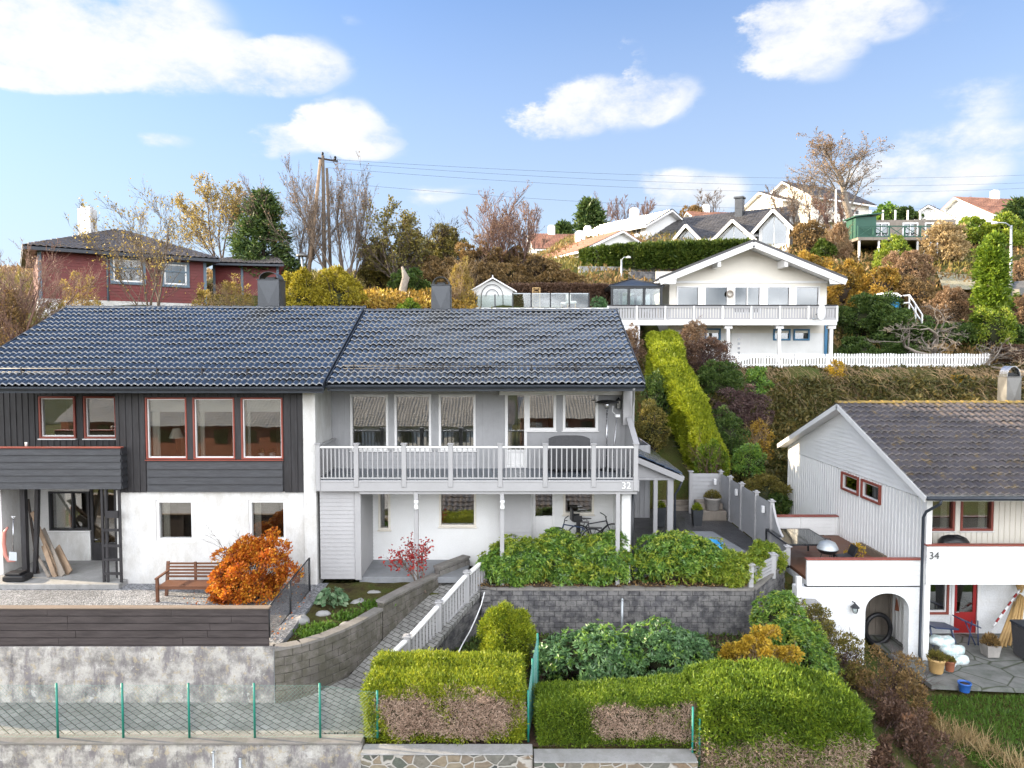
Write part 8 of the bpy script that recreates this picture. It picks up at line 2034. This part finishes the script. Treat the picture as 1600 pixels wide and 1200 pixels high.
mb.beam((x,21.85,z+.16),(x,21.99,z+.16),.02,.02); mb.build('frame', M['black_metal'], r)
mb = MB(); mb.box(x-.05,x+.05,21.8,21.9,z-.12,z+.11); mb.build('pane', M['glass_clear'], r)

# ---- things under the left balcony
def plank(x0, z0, x1, z1, w, y0, y1, mat, lb, tilt=0):
    mb = MB(); mb.beam((x0,y0,z0),(x1,y1,z1),w,.03,(0,1,0)); return tag(mb.build('plank', mat), lb, 'plank', 'planks leaning under the left balcony')
def g3(px,py,Y): p = P(px,py,Y); return p.x, p.z
for (a, b, w, ya, yb2, mt, lb) in [((77,902),(53,858),.09,20.35,20.9,'bark_pale','short pale plank at the lower left of the leaning boards'),((92,902),(50,800),.12,20.5,21.2,'raw_wood','long narrow brown plank reaching highest among the leaning boards'),
   ((98,900),(66,828),.20,20.45,21.2,'old_wood','wide grey board at the centre of the leaning boards'),((86,902),(68,852),.14,20.4,20.8,'raw_wood','reddish board in front at the centre of the leaning boards'),((108,896),(88,856),.28,20.6,21.1,'raw_wood','broad short brown board at the right of the leaning boards'),((60,898),(44,780),.07,20.7,21.4,'bark_dark','thin dark plank at the left of the leaning boards')]:
    xa_, za_ = g3(*a,ya); xb_, zb_ = g3(*b,yb2); plank(xa_, za_, xb_, zb_, w, ya, yb2, M[mt], lb)
r = thing('shovel', 'snow shovel with steel blade hanging under the left balcony', 'shovel', P(21,850,20.6))
a, b = P(21,810,20.6), P(20,862,20.5); mb = MB(); mb.tube([a,b],.016,8); mb.build('shaft', M['steel'], r)
mb = MB(); mb.tube([a+Vector((-.06,0,.06)),a+Vector((.06,0,.06)),a,a+Vector((-.06,0,.06))],.012,6); mb.build('handle', M['plastic_white'], r)
mb = MB(); mb.prism([b+Vector((-.11,0,0)),b+Vector((.11,0,-.02)),b+Vector((.14,-.05,-.26)),b+Vector((-.09,-.05,-.24))],(0,.015,0)); mb.build('blade', M['galv'], r)
mb = MB(); pts = [P(x,y,20.5) for x,y in ((12,824),(7,832),(6,850),(9,868),(14,876),(24,876))]; mb.tube(pts,[.03,.05,.05,.05,.06,.04],8); tag(mb.build('pink_scraper', pmat('pink_plastic',(.55,.22,.18),.4)), 'faded pink curved plastic tool hanging at the far left under the balcony', 'tool')
mb = MB(); a, b = P(2,910,19.9), P(37,902,19.9); mb.bbox(a.x,b.x,19.9,20.35,-6.6,-6.42,.04); mb.bbox(a.x+.05,b.x-.15,19.95,20.3,-6.42,-6.36,.03); tag(mb.build('tool_bag', M['black']), 'black low bag on the slab under the left balcony', 'bag')
mb = MB(); mb.lathe(P(41,697,19.9)+Vector((0,0,0)),[(.03,0),(.035,.1),(.03,.11),(0,.11)],12); tag(mb.build('cup', M['plastic_white']), 'small white cup on the red rail of the left balcony', 'cup')
# lamp inside the window of house 30
r = thing('table_lamp', 'table lamp with white shade behind the left of the three red-framed windows', 'lamp', (PX(276,700,20.9), 20.9, PZ(716,20.2)))
x = PX(276,690,20.9); z = PZ(684,20.9); mb = MB(); mb.lathe((x,20.9,z),[(.22,0),(.10,.28)],20,False); mb.build('lamp_shade', M['lampshade'], r)
mb = MB(); mb.tube([(x,20.9,z-.45),(x,20.9,z+.05)],.03,8); mb.build('lamp_base', M['teak'], r)
for px, lb in ((408,'small potted plant left on the sill of the right red-framed window'),(425,'small potted plant right on the sill of the right red-framed window')):
    x = PX(px,705,20.4); r = thing('potted_plant', lb, 'plant', (x,20.42,PZ(716,20.3))); z = PZ(716,20.3)
    mb = MB(); mb.lathe((x,20.42,z),[(.06,0),(.085,.05),(.08,.14),(.07,.14)],14); mb.build('pot', M['plastic_white'], r)
    rs = np.random.RandomState(px); k = unit(rs.normal(size=(60,3))+[0,0,1])*.09; V, Q = leaf_quads(np.array([x,20.42,z+.14])+k*.5, k, .10, .04, rs); np_obj('leaves', V, Q, LM['green'], r)

# ---- things at house 34
r = thing('garden_table', 'black-framed glass-topped table on the brown terrace', 'table', (9.2, 22.5, -6.72))
ta, tb, tc_, td_ = P(1231,848,21.6), P(1305,852,21.6), P(1317,835,23.6), P(1246,834,23.6); zt = -6.72+.75; 
X0, X1 = ta.x+.0, tb.x
mb = MB(); mb.bbox(X0+.04,X1-.04,21.64,23.5,zt-.02,zt-.005,.003); mb.build('tabletop', M['glass_far'], r)
mb = MB(); mb.box(X0,X1,21.6,21.64,zt-.05,zt); mb.box(X0,X1,23.5,23.54,zt-.05,zt); mb.box(X0,X0+.04,21.64,23.5,zt-.05,zt); mb.box(X1-.04,X1,21.64,23.5,zt-.05,zt); mb.build('frame', M['black_metal'], r)
for x in (X0,X1-.05):
    for y in (21.6,23.49): mb = MB(); mb.box(x,x+.05,y,y+.05,-6.72,zt-.05); mb.build('leg', M['black_metal'], r)
r = thing('kettle_grill', 'black and white covered grill on the terrace near the red-capped parapet', 'grill', (PX(1292,855,21.2), 21.2, -6.72))
x = PX(1293,855,21.2); z = -6.0
mb = MB(); mb.lathe((x,21.2,z-.15),[(0,0),(.22,.03),(.30,.14),(.31,.16)],22,False); mb.build('bowl', M['black'], r)
mb = MB(); mb.lathe((x,21.2,z+.01),[(.31,0),(.30,.05),(.22,.19),(.08,.25),(0,.25)],22,False); mb.build('lid', M['galv'], r)
mb = MB(); mb.tube([(x-.08,21.2,z+.27),(x-.08,21.2,z+.31),(x+.08,21.2,z+.31),(x+.08,21.2,z+.27)],.012,6); mb.build('handle', M['black'], r)
for t in (.5,2.6,4.7): mb = MB(); mb.tube([(x+.15*math.cos(t),21.2+.15*math.sin(t),z-.12),(x+.3*math.cos(t),21.2+.3*math.sin(t),-6.72)],.014,6); mb.build('leg', M['black_metal'], r)
r = thing('camping_chair', 'black fabric chair beside the covered grill on the terrace', 'chair', (PX(1312,860,21.4), 21.4, -6.72))
x = PX(1314,860,21.4); mb = MB(); mb.beam((x-.2,21.2,-6.25),(x+.2,21.2,-6.2),.4,.05); mb.build('seat', M['black'], r)
mb = MB(); mb.beam((x+.2,21.2,-6.2),(x+.32,21.2,-5.9),.4,.04); mb.build('backrest', M['black'], r)
for a, b in ((-.2,.25),(.25,-.2)): mb = MB(); mb.tube([(x+a,21.05,-6.72),(x+b,21.05,-6.22)],.012,6); mb.tube([(x+a,21.4,-6.72),(x+b,21.4,-6.22)],.012,6); mb.build('leg', M['steel'], r)
shrub('potted_shrub','yellowish plant on the terrace beside the white gable wall',1318,1352,850,21.5,LM['yellow'],600,.08,.035,'plant',base=-6.72,seed=301,clumps=14,core=False)
# covered grill on balcony of 34
mb = MB(); c = P(1490,845,20.9); prof = []
vs = []; fs = []; k = 20
for i, (rr, z) in enumerate([(.46,0),(.47,.15),(.45,.38),(.36,.50),(.18,.56),(.0,.57)]):
    for j in range(k):
        t = 2*math.pi*j/k; w_ = 1+.05*math.sin(5*t+i); vs.append((c.x+rr*w_*math.cos(t), 20.9+rr*.55*w_*math.sin(t), zd4+.45+z+.02*math.sin(3*t)))
for i in range(5):
    for j in range(k): fs.append((i*k+j,i*k+(j+1)%k,(i+1)*k+(j+1)%k,(i+1)*k+j))
mb.add(vs, fs, True); r = thing('covered_grill','grill under a black cover on the balcony of house 34','grill',(c.x,20.9,zd4)); mb.build('cover', M['black'], r)
for a in (-.3,.3): mb = MB(); mb.tube([(c.x+a,20.9,zd4),(c.x+a,20.9,zd4+.47)],.02,6); mb.build('leg', M['black_metal'], r)
# wall lantern on arch wall
r = thing('wall_lantern','black wall lantern with glass globe left of the arched opening','lantern',(PX(1336,950,20.2),20.2,-7.3))
x = PX(1336,950,20.1); z = PZ(948,20.1)
mb = MB(); mb.lathe((x,20.1,z-.02),[(.13,0),(.06,.08),(.0,.12)],14,False); mb.beam((x,20.1,z+.1),(x,20.25,z+.1),.03,.03); mb.build('cap', M['black_metal'], r)
mb = MB(); mb.lathe((x,20.1,z-.2),[(.0,0),(.06,.02),(.085,.10),(.08,.18)],14,False); mb.build('globe', M['glass_clear'], r)
r = thing('wall_lantern','brass wall lantern at the right edge above the bamboo poles','lantern',(PX(1592,920,21.9),21.9,-7.2))
x = PX(1594,918,21.8); z = PZ(918,21.8); mb = MB(); mb.lathe((x,21.8,z-.15),[(.05,0),(.12,.2),(.13,.22),(.03,.3),(0,.33)],8,False); mb.beam((x,21.8,z+.1),(x,22.0,z+.1),.03,.03); mb.build('frame', M['bamboo'], r)
# bamboo poles
for i, (b0, t0_) in enumerate([((1558,1012),(1584,940)),((1564,1014),(1588,936)),((1570,1015),(1590,930)),((1577,1015),(1592,928)),((1584,1016),(1595,930)),((1590,1016),(1598,932))]):
    a, b = P(*b0,20.9+.05*i), P(*t0_,21.9); mb = MB(); mb.tube([(a.x,a.y,gl+.0),(b.x,21.85,b.z)],[.045,.04],8)
    tag(mb.build('bamboo_pole', M['bamboo']), 'thick bamboo pole leaning in the bundle against the white wall at the right edge', 'pole', 'bamboo poles leaning at the right edge')
mb = MB(); a, b = P(1545,988,21.3), P(1592,920,21.85); n = 9
tag(MB().tube([(a.x,a.y,gl+.2),(b.x,21.8,b.z)], .022, 8).build('broom_stick', M['plastic_white']), 'white stick leaning beside the red and white striped one', 'stick')
r = thing('striped_pole','red and white striped marker pole leaning beside the bamboo bundle','pole',(a.x,a.y,gl))
for i in range(n):
    p0 = Vector((a.x+.12,a.y,gl+.5)).lerp(Vector((b.x-.05,21.75,b.z)), i/n); p1 = Vector((a.x+.12,a.y,gl+.5)).lerp(Vector((b.x-.05,21.75,b.z)), (i+1)/n); MB().tube([p0,p1], .03, 8).build('stripe', M['red_door'] if i % 2 else M['plastic_white'], r)
# wheelie bin
r = thing('wheelie_bin','dark grey wheeled bin at the right edge of the flagstone patio','bin',(PX(1596,1000,20.2),20.2,gl)); x = PX(1590,1000,20.2)
mb = MB(); mb.add([(x+.04,19.95,gl+.05),(x+.5,19.95,gl+.05),(x+.5,20.4,gl+.05),(x+.04,20.4,gl+.05),(x,19.9,gl+.95),(x+.56,19.9,gl+.95),(x+.56,20.5,gl+.95),(x,20.5,gl+.95)],[(0,3,2,1),(4,5,6,7),(0,1,5,4),(1,2,6,5),(2,3,7,6),(3,0,4,7)]); mb.build('body', M['wicker'], r)
mb = MB(); mb.bbox(x-.03,x+.6,19.86,20.53,gl+.95,gl+1.02,.02); mb.build('lid', M['fascia_dark'], r)
# pots and sacks
pot('wicker basket pot with a green plant before the heap of white sacks',1463,1028,1050,19.1,26,M['bamboo'],LM['olive'],n=500,ph=.22,ls=.09,seed=5)
pot('small brown pot right of the wicker basket pot',1484,1032,1048,19.2,16,M['terracotta'],LM['olive'],n=300,ph=.15,seed=6)
pot('blue plastic bucket at the edge of the patio, empty',1507,1066,1080,18.35,20,M['plastic_blue'],None)
pot('pale square planter with dry twigs beside the bamboo poles',1547,1006,1024,20.3,22,M['stone_pot'],LM['brown'],True,400,.3,.12,tp=.8)
rs = np.random.RandomState(12)
for i, (px, py, w_, lb) in enumerate([(1472,1000,.75,'white and green sack at the back of the heap by the corner post'),(1488,1010,.7,'white and turquoise sack in the middle of the heap'),(1498,1018,.55,'white sack at the right front of the heap'),(1475,1014,.6,'white sack at the left front of the heap')]):
    p = P(px,py,20.4-.25*i); z = gl+[.42,.26,.08,.08][i]; n = 12; vs = []; fs = []
    for a in range(7):
        la = -math.pi/2+math.pi*a/6
        for b in range(n):
            t = 2*math.pi*b/n; q = 1+.10*math.sin(3*t+i)+.06*math.sin(7*t); vs.append((p.x+w_*.5*q*abs(math.cos(la))**.5*math.cos(t), p.y+w_*.33*q*abs(math.cos(la))**.5*math.sin(t), z+.13*math.sin(la)+.03*math.sin(4*t+i)))
    for a in range(6):
        for b in range(n): fs.append((a*n+b,a*n+(b+1)%n,(a+1)*n+(b+1)%n,(a+1)*n+b))
    mb = MB(); mb.add(vs, fs, True); tag(mb.build('sack', M['tarp']), lb, 'sack')
r = thing('folding_chair','dark blue folded garden chair standing left of the red door','chair',(PX(1512,990,21.2),21.2,gl)); x = PX(1512,985,21.3)
mb = MB(); mb.beam((x-.35,21.3,gl+.78),(x+.3,21.35,gl+.5),.4,.03); mb.build('seat', pmat('dark_blue_metal',(.03,.05,.12),.4), r)
for a, b in ((-.1,.12),(.12,-.1),(.2,.3)): mb = MB(); mb.tube([(x+a,21.1,gl),(x+b,21.3,gl+.68)],.018,6); mb.build('leg', bpy.data.materials['dark_blue_metal'], r)
mb = MB(); a = P(1462,985,21.4); mb.beam((a.x-.3,21.3,gl+.55),(a.x+.55,21.5,gl+.42),.55,.04); mb.beam((a.x-.3,21.0,gl),(a.x-.25,21.3,gl+.55),.04,.04); mb.beam((a.x+.5,21.2,gl),(a.x+.5,21.5,gl+.42),.04,.04); tag(mb.build('trestle', bpy.data.materials['dark_blue_metal']), 'dark blue trestle behind the heap of sacks', 'trestle')
# inside the arch: wheel and junk
mb = MB(); c = P(1372,975,21.3); mb.tube([(c.x+.38*math.cos(2*math.pi*i/24),21.3,-8.5+.45*math.sin(2*math.pi*i/24)) for i in range(25)],.07,8,False); tag(mb.build('tyre', M['black']), 'dark tyre standing inside the arched store', 'tyre')
mb = MB(); c = P(1403,955,21.5); mb.beam((c.x,21.4,-8.0),(c.x+.15,21.6,-7.5),.3,.03,(0,1,0)); tag(mb.build('hanging_board', M['terracotta']), 'small reddish board hanging inside the arched store', 'board')
for i, px in enumerate((1392,1407,1413)):
    x = PX(px,960,21.7); MB().beam((x,21.7,-9.1),(x+.03,21.75,-7.2+.1*i),.05,.05,(0,1,0)).build('stake', M['bark_pale']); o = bpy.context.scene.collection.objects[-1]
    tag(o, ['pale stake standing in the middle of the arched store','second pale stake in the arched store, near the right side','pale stake furthest right in the arched store'][i], 'stake')
# chair-like hill things
r = thing('stair_railing','white wooden stair railing coming down the slope beside the dark shrubs','railing',P(1412,470,42))
a, b, c = P(1411,462,43.5), P(1421,461,43.5), P(1441,492,41.5)
for p in (a, b, a.lerp(c,.0)+Vector((0,0,0)), b.lerp(c,.5), c): MB().beam(p+Vector((0,0,-.95)), p, .07, .07, (0,1,0)).build('post', M['white_trim'], r)
for q in (0,-.45): MB().beam(a+Vector((0,0,q)), b+Vector((0,0,q)), .05, .08).build('rail', M['white_trim'], r); MB().beam(b+Vector((0,0,q)), c+Vector((0,0,q)), .05, .08).build('rail', M['white_trim'], r)
r = thing('waste_container','blue waste container with pale lid half hidden by the dark shrub','container',P(1390,465,47)); p = P(1379,466,46.5); w_ = PX(1408,466,46.5)-p.x
z = p.z; MB().bbox(p.x,p.x+w_,46.5,47.5,z-1.2,z+.12,.05).build('body', M['plastic_cyan'], r); mb = MB(); mb.add([(p.x-.05,46.4,z+.12),(p.x+w_+.05,46.4,z+.12),(p.x+w_+.05,47.6,z+.12),(p.x-.05,47.6,z+.12),(p.x+.1,46.8,z+.38),(p.x+w_-.1,46.8,z+.38),(p.x+w_-.1,47.4,z+.38),(p.x+.1,47.4,z+.38)],[(0,3,2,1),(4,5,6,7),(0,1,5,4),(1,2,6,5),(2,3,7,6),(3,0,4,7)]); mb.build('lid', M['stucco_lt'], r)
# parked car at right edge of the hill
def car(lb, p, rz, col, s=1.0):
    r = thing('parked_car', lb, 'car', p, rz); ORG[r.name] = Vector((0,0,0))
    prof = [(-2.1,.35),(-2.15,.75),(-1.5,.92),(-.9,1.4),(.7,1.42),(1.35,.98),(2.05,.82),(2.1,.35)]
    mb = MB(); mb.prism([(x,-.82,z) for x,z in prof],(0,1.64,0)); mb.build('body', col, r, True)
    mb = MB(); mb.prism([(-1.35,-.835,.95),(-.85,-.835,1.33),(.62,-.835,1.35),(1.1,-.835,.98)],(0,.01,0)); mb.build('side_window', M['glass_far'], r, True)
    for x in (-1.3,1.3):
        for y in (-.84,.74): mb = MB(); mb.tube([(x,y,.33),(x,y+.12,.33)],.33,18); mb.build('wheel', M['black'], r, True)
    return r
p = P(1594,463,50); car('silver car partly visible at the right edge behind the rounded bush', (p.x+.6, 50, float(gz(p.x,50))+.15), R(20), M['metal'])
# white table set behind the glass railing
r = thing('garden_chair','cream cushioned garden chair behind the glass railing','chair',P(893,478,41)); p = P(893,470,41); z = zdk
MB().bbox(p.x-.3,p.x+.3,41,41.6,z+.35,z+.5,.05).build('seat', M['cream'], r); MB().bbox(p.x-.3,p.x-.18,41.0,41.6,z+.5,z+.95,.05).build('backrest', M['cream'], r)
for a in (-.25,.2): MB().box(p.x+a,p.x+a+.05,41.05,41.1,z,z+.35).build('leg', M['bamboo'], r)
r = thing('garden_chair','second cream garden chair further right behind the glass railing','chair',P(882,478,42)); p = P(884,468,42)
MB().bbox(p.x-.3,p.x+.3,42,42.6,z+.35,z+.5,.05).build('seat', M['cream'], r); MB().bbox(p.x+.18,p.x+.3,42.0,42.6,z+.5,z+.95,.05).build('backrest', M['cream'], r)
for a in (-.25,.2): MB().box(p.x+a,p.x+a+.05,42.05,42.1,z,z+.35).build('leg', M['bamboo'], r)

# ================================================================ across the street: what the windows mirror
def low_house(lb, x0, x1, y0, y1, zg, ze, zr, wall, roof):
    r = thing('terraced_house', lb, 'house', ((x0+x1)/2,(y0+y1)/2,zg)); ym = (y0+y1)/2
    mb = MB(); mb.box(x0,x1,y0,y1,zg,ze); mb.prism([(x0,y0,ze),(x0,y1,ze),(x0,ym,zr-.15)],(x1-x0,0,0)); mb.build('walls', wall, r)
    tile_field(r, (x1+.4,y1+.6,ze-.1),(x0-.4,y1+.6,ze-.1),(x1+.4,ym,zr),(x0-.4,ym,zr), roof, .3, .4, .05, .035, 4, 'roof_tiles')
    mb = MB(); slab_between(mb,(x0-.4,y0-.6,ze-.1),(x1+.4,y0-.6,ze-.1),(x1+.4,ym,zr),(x0-.4,ym,zr),.08); mb.build('back_roof', roof, r)
    n = int((x1-x0)/2.6)
    for i in range(n):
        x = x0+.8+i*2.6; MB().bbox(x,x+1.3,y1-.02,y1+.05,ze-1.7,ze-.45,.02).build('window', M['glass_far'], r)
    return r
low_house('brown-tiled house below the camera, seen only mirrored in the lower windows', -4, 9, -2, 7.2, -12, -9.2, -7.0, M['white'], M['tile_brown'])
low_house('row house with red walls across the street, seen mirrored in the left upper windows', -44, -19, -34, -25, -15, -6.9, -4.6, M['terracotta'], M['concrete'])
low_house('long house with grey roof across the street, seen mirrored in the centre upper windows', -17, -1, -36, -26, -15, -7.4, -4.4, M['stucco_lt'], M['concrete'])
low_house('red house with grey roof across the street, seen mirrored in the balcony windows', 1, 18, -38, -28, -15, -6.8, -4.2, M['terracotta'], M['concrete'])
low_house('white house far below, mirrored above the centre house', -30, 0, -75, -62, -16, -11.0, -8.0, M['white'], M['tile_brown'])
strip('water', [((-300,-100),(-300,-259),-15.0),((300,-100),(300,-259),-15.0)], pmat('fjord_water',(.03,.05,.06),.08,.1,.2,.1,3,spec=.8))
strip('road', [((-60,-9),(-60,-15),-12.0),((60,-9),(60,-15),-12.0)], M['concrete'])
hedge('hedge','clipped hedge below the camera, seen only mirrored in the lower windows',[(-6,9.6,.5,-11.3,-9.3),(12,9.6,.5,-11.3,-9.3)],LM['thuja'],500,.16,.06,400)
# ---------------------------------------------------------------- camera, sky, sun
cam = bpy.data.cameras.new('camera'); co = bpy.data.objects.new('camera', cam); COL.objects.link(co)
cam.sensor_width = 36; cam.lens = F/1600*36; cam.clip_end = 2000; cam.clip_start = 0.1
co.location = (0, 0, 0); co.rotation_euler = (math.pi/2 - TH, 0, 0)
SC.camera = co
SUN_EL = 17.0
SUN_AZ = -96.0      # degrees clockwise from +Y (the way we look): from the left, a little behind the houses... see below
sx = math.sin(R(SUN_AZ)); sy = math.cos(R(SUN_AZ))
sd = Vector((-0.985, 0.17, 0)).normalized()
sunv = Vector((sd.x*math.cos(R(SUN_EL)), sd.y*math.cos(R(SUN_EL)), math.sin(R(SUN_EL))))
sl = bpy.data.lights.new('sun', 'SUN'); sl.energy = 4.2; sl.angle = R(0.5); sl.color = (1.0, 0.83, 0.60)
so = bpy.data.objects.new('sun', sl); COL.objects.link(so)
so.rotation_euler = (-sunv).to_track_quat('-Z', 'Y').to_euler(); so.location = (-30, 10, 30)
w = bpy.data.worlds.new('World'); SC.world = w; w.use_nodes = True
nt = w.node_tree; nt.nodes.clear()
N = nt.nodes.new; L = nt.links.new
def wm(op, a, b=0.0, clamp=False):
    nd = N('ShaderNodeMath'); nd.operation = op; nd.use_clamp = clamp
    for i, v in enumerate((a, b)):
        if hasattr(v, 'node'): L(v, nd.inputs[i])
        else: nd.inputs[i].default_value = v
    return nd.outputs[0]
sky = N('ShaderNodeTexSky'); sky.sky_type = 'NISHITA'; sky.sun_disc = False
sky.sun_elevation = R(SUN_EL)
sky.sun_rotation = math.atan2(sunv.x, sunv.y)
sky.air_density = 1.2; sky.dust_density = 1.0; sky.ozone_density = 2.0
tc = N('ShaderNodeTexCoord'); sep = N('ShaderNodeSeparateXYZ'); L(tc.outputs['Generated'], sep.inputs[0])
X_, Y_, Z_ = sep.outputs
ns = N('ShaderNodeTexNoise'); ns.inputs['Scale'].default_value = 6.5; ns.inputs['Detail'].default_value = 7; ns.inputs['Roughness'].default_value = 0.66
mp = N('ShaderNodeMapping'); mp.inputs['Scale'].default_value = (1, 1, 1.9); mp.inputs['Location'].default_value = (3.1, 1.7, 0.4)
L(tc.outputs['Generated'], mp.inputs[0]); L(mp.outputs[0], ns.inputs['Vector'])
nf = ns.outputs['Fac']
n2 = N('ShaderNodeTexNoise'); n2.inputs['Scale'].default_value = 2.2; n2.inputs['Detail'].default_value = 4; n2.inputs['Roughness'].default_value = 0.6
L(mp.outputs[0], n2.inputs['Vector'])
ys = wm('MAXIMUM', Y_, 0.05)
u = wm('DIVIDE', X_, ys); v = wm('DIVIDE', Z_, ys)
# noise-warped direction plane
u = wm('ADD', u, wm('MULTIPLY', wm('SUBTRACT', nf, 0.5), 0.16)); v = wm('ADD', v, wm('MULTIPLY', wm('SUBTRACT', n2.outputs['Fac'], 0.5), 0.12))
def uv(px, py):
    p = P(px, py, 1.0); return p.x, p.z
clouds = [ # px, py, rx, ry (px), strength
 (60,70,190,62,1.0), (215,40,150,75,1.1), (120,120,110,30,.8), (330,110,170,52,1.05), (470,105,85,48,1.0), (20,20,120,40,.8),
 (545,205,72,46,1.05), (450,235,62,26,.7), (250,232,60,15,.6), (590,235,50,20,.6), (955,155,95,50,1.0), (1045,140,60,44,.8), (870,185,55,40,.85), (985,80,16,42,.55),
 (1215,60,75,55,.8), (1300,30,120,60,.95), (1265,105,85,36,.7), (1420,30,110,45,.45), (1530,230,150,55,.6), (1090,300,95,36,1.0), (1440,285,130,42,.8), (690,318,60,16,.5), (548,20,30,16,.35), (700,298,90,10,.3), (1560,150,90,30,.4)]
acc = None
for px, py, rx, ry, stg in clouds:
    cu, cv = uv(px, py)
    a = wm('DIVIDE', wm('SUBTRACT', u, cu), rx/F*1.25); b = wm('DIVIDE', wm('SUBTRACT', v, cv), ry/F*1.25)
    d = wm('ADD', wm('MULTIPLY', a, a), wm('MULTIPLY', b, b))
    g = wm('MULTIPLY', wm('SUBTRACT', 1.0, d, True), stg)
    acc = g if acc is None else wm('ADD', acc, g)
acc = wm('MINIMUM', wm('MULTIPLY', acc, 0.85), 0.8)
edge = wm('MULTIPLY', wm('SUBTRACT', nf, 0.5), 3.4)
dens = wm('MULTIPLY', wm('ADD', wm('ADD', acc, edge), 0.15), wm('MULTIPLY', acc, 2.2, True))
mr = N('ShaderNodeMapRange'); mr.interpolation_type = 'SMOOTHSTEP'; L(dens, mr.inputs[0])
mr.inputs[1].default_value = 0.1; mr.inputs[2].default_value = 1.15
front = N('ShaderNodeMapRange'); L(Y_, front.inputs[0]); front.inputs[1].default_value = 0.25; front.inputs[2].default_value = 0.5
# the rest of the dome: broken cloud
mr2 = N('ShaderNodeMapRange'); mr2.interpolation_type = 'SMOOTHSTEP'; L(n2.outputs['Fac'], mr2.inputs[0]); mr2.inputs[1].default_value = 0.36; mr2.inputs[2].default_value = 0.52
mixf = N('ShaderNodeMix'); mixf.data_type = 'FLOAT'; L(front.outputs[0], mixf.inputs[0]); L(mr2.outputs[0], mixf.inputs[2]); L(mr.outputs[0], mixf.inputs[3])
cf = mixf.outputs[0]
up = N('ShaderNodeMapRange'); L(Z_, up.inputs[0]); up.inputs[1].default_value = -0.02; up.inputs[2].default_value = 0.05
cf = wm('MULTIPLY', wm('MULTIPLY', cf, up.outputs[0]), 0.97)
sc_ = N('ShaderNodeMix'); sc_.data_type = 'RGBA'; sc_.blend_type = 'MULTIPLY'; sc_.inputs[0].default_value = 1.0
L(sky.outputs[0], sc_.inputs[6]); sc_.inputs[7].default_value = (SKY_MUL[0], SKY_MUL[1], SKY_MUL[2], 1)
# pale veil towards the horizon
hz = N('ShaderNodeMapRange'); L(Z_, hz.inputs[0]); hz.inputs[1].default_value = 0.5; hz.inputs[2].default_value = 0.02; hz.inputs[3].default_value = 0.1; hz.inputs[4].default_value = 0.93
m1 = N('ShaderNodeMix'); m1.data_type = 'RGBA'; L(hz.outputs[0], m1.inputs[0]); L(sc_.outputs[2], m1.inputs[6]); m1.inputs[7].default_value = (*HAZE_COL, 1)
cc = N('ShaderNodeMix'); cc.data_type = 'RGBA'; L(cf, cc.inputs[0]); L(m1.outputs[2], cc.inputs[6])
# clouds: bright tops, slightly greyer thin parts; unseen sky behind the camera gets added brightness to fill the shaded fronts
cb = N('ShaderNodeMix'); cb.data_type = 'RGBA'; L(nf, cb.inputs[0]); cb.inputs[6].default_value = (*CLOUD_A, 1); cb.inputs[7].default_value = (*CLOUD_B, 1)
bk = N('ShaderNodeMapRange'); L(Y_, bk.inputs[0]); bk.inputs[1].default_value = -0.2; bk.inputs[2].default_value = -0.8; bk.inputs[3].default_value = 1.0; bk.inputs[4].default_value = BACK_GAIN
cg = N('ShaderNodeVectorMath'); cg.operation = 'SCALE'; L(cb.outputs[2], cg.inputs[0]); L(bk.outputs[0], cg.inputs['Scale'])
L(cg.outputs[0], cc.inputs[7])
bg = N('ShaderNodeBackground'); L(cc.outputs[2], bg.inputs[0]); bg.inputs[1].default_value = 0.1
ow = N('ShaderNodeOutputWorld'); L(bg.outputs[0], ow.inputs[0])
SC.view_settings.view_transform = 'Standard'; SC.view_settings.look = 'None'
SC.view_settings.exposure = EXPO; SC.view_settings.gamma = 1.0
SC.render.film_transparent = False
w.cycles.sampling_method = 'MANUAL'; w.cycles.sample_map_resolution = 512
SC.cycles.use_adaptive_sampling = True; SC.cycles.adaptive_threshold = 0.02
SC.cycles.max_bounces = 6; SC.cycles.diffuse_bounces = 3; SC.cycles.glossy_bounces = 3; SC.cycles.transmission_bounces = 4; SC.cycles.transparent_max_bounces = 12
SC.cycles.caustics_reflective = False; SC.cycles.caustics_refractive = False
SC.cycles.sample_clamp_indirect = 6.0
try: SC.cycles.use_denoising = True
except Exception: pass
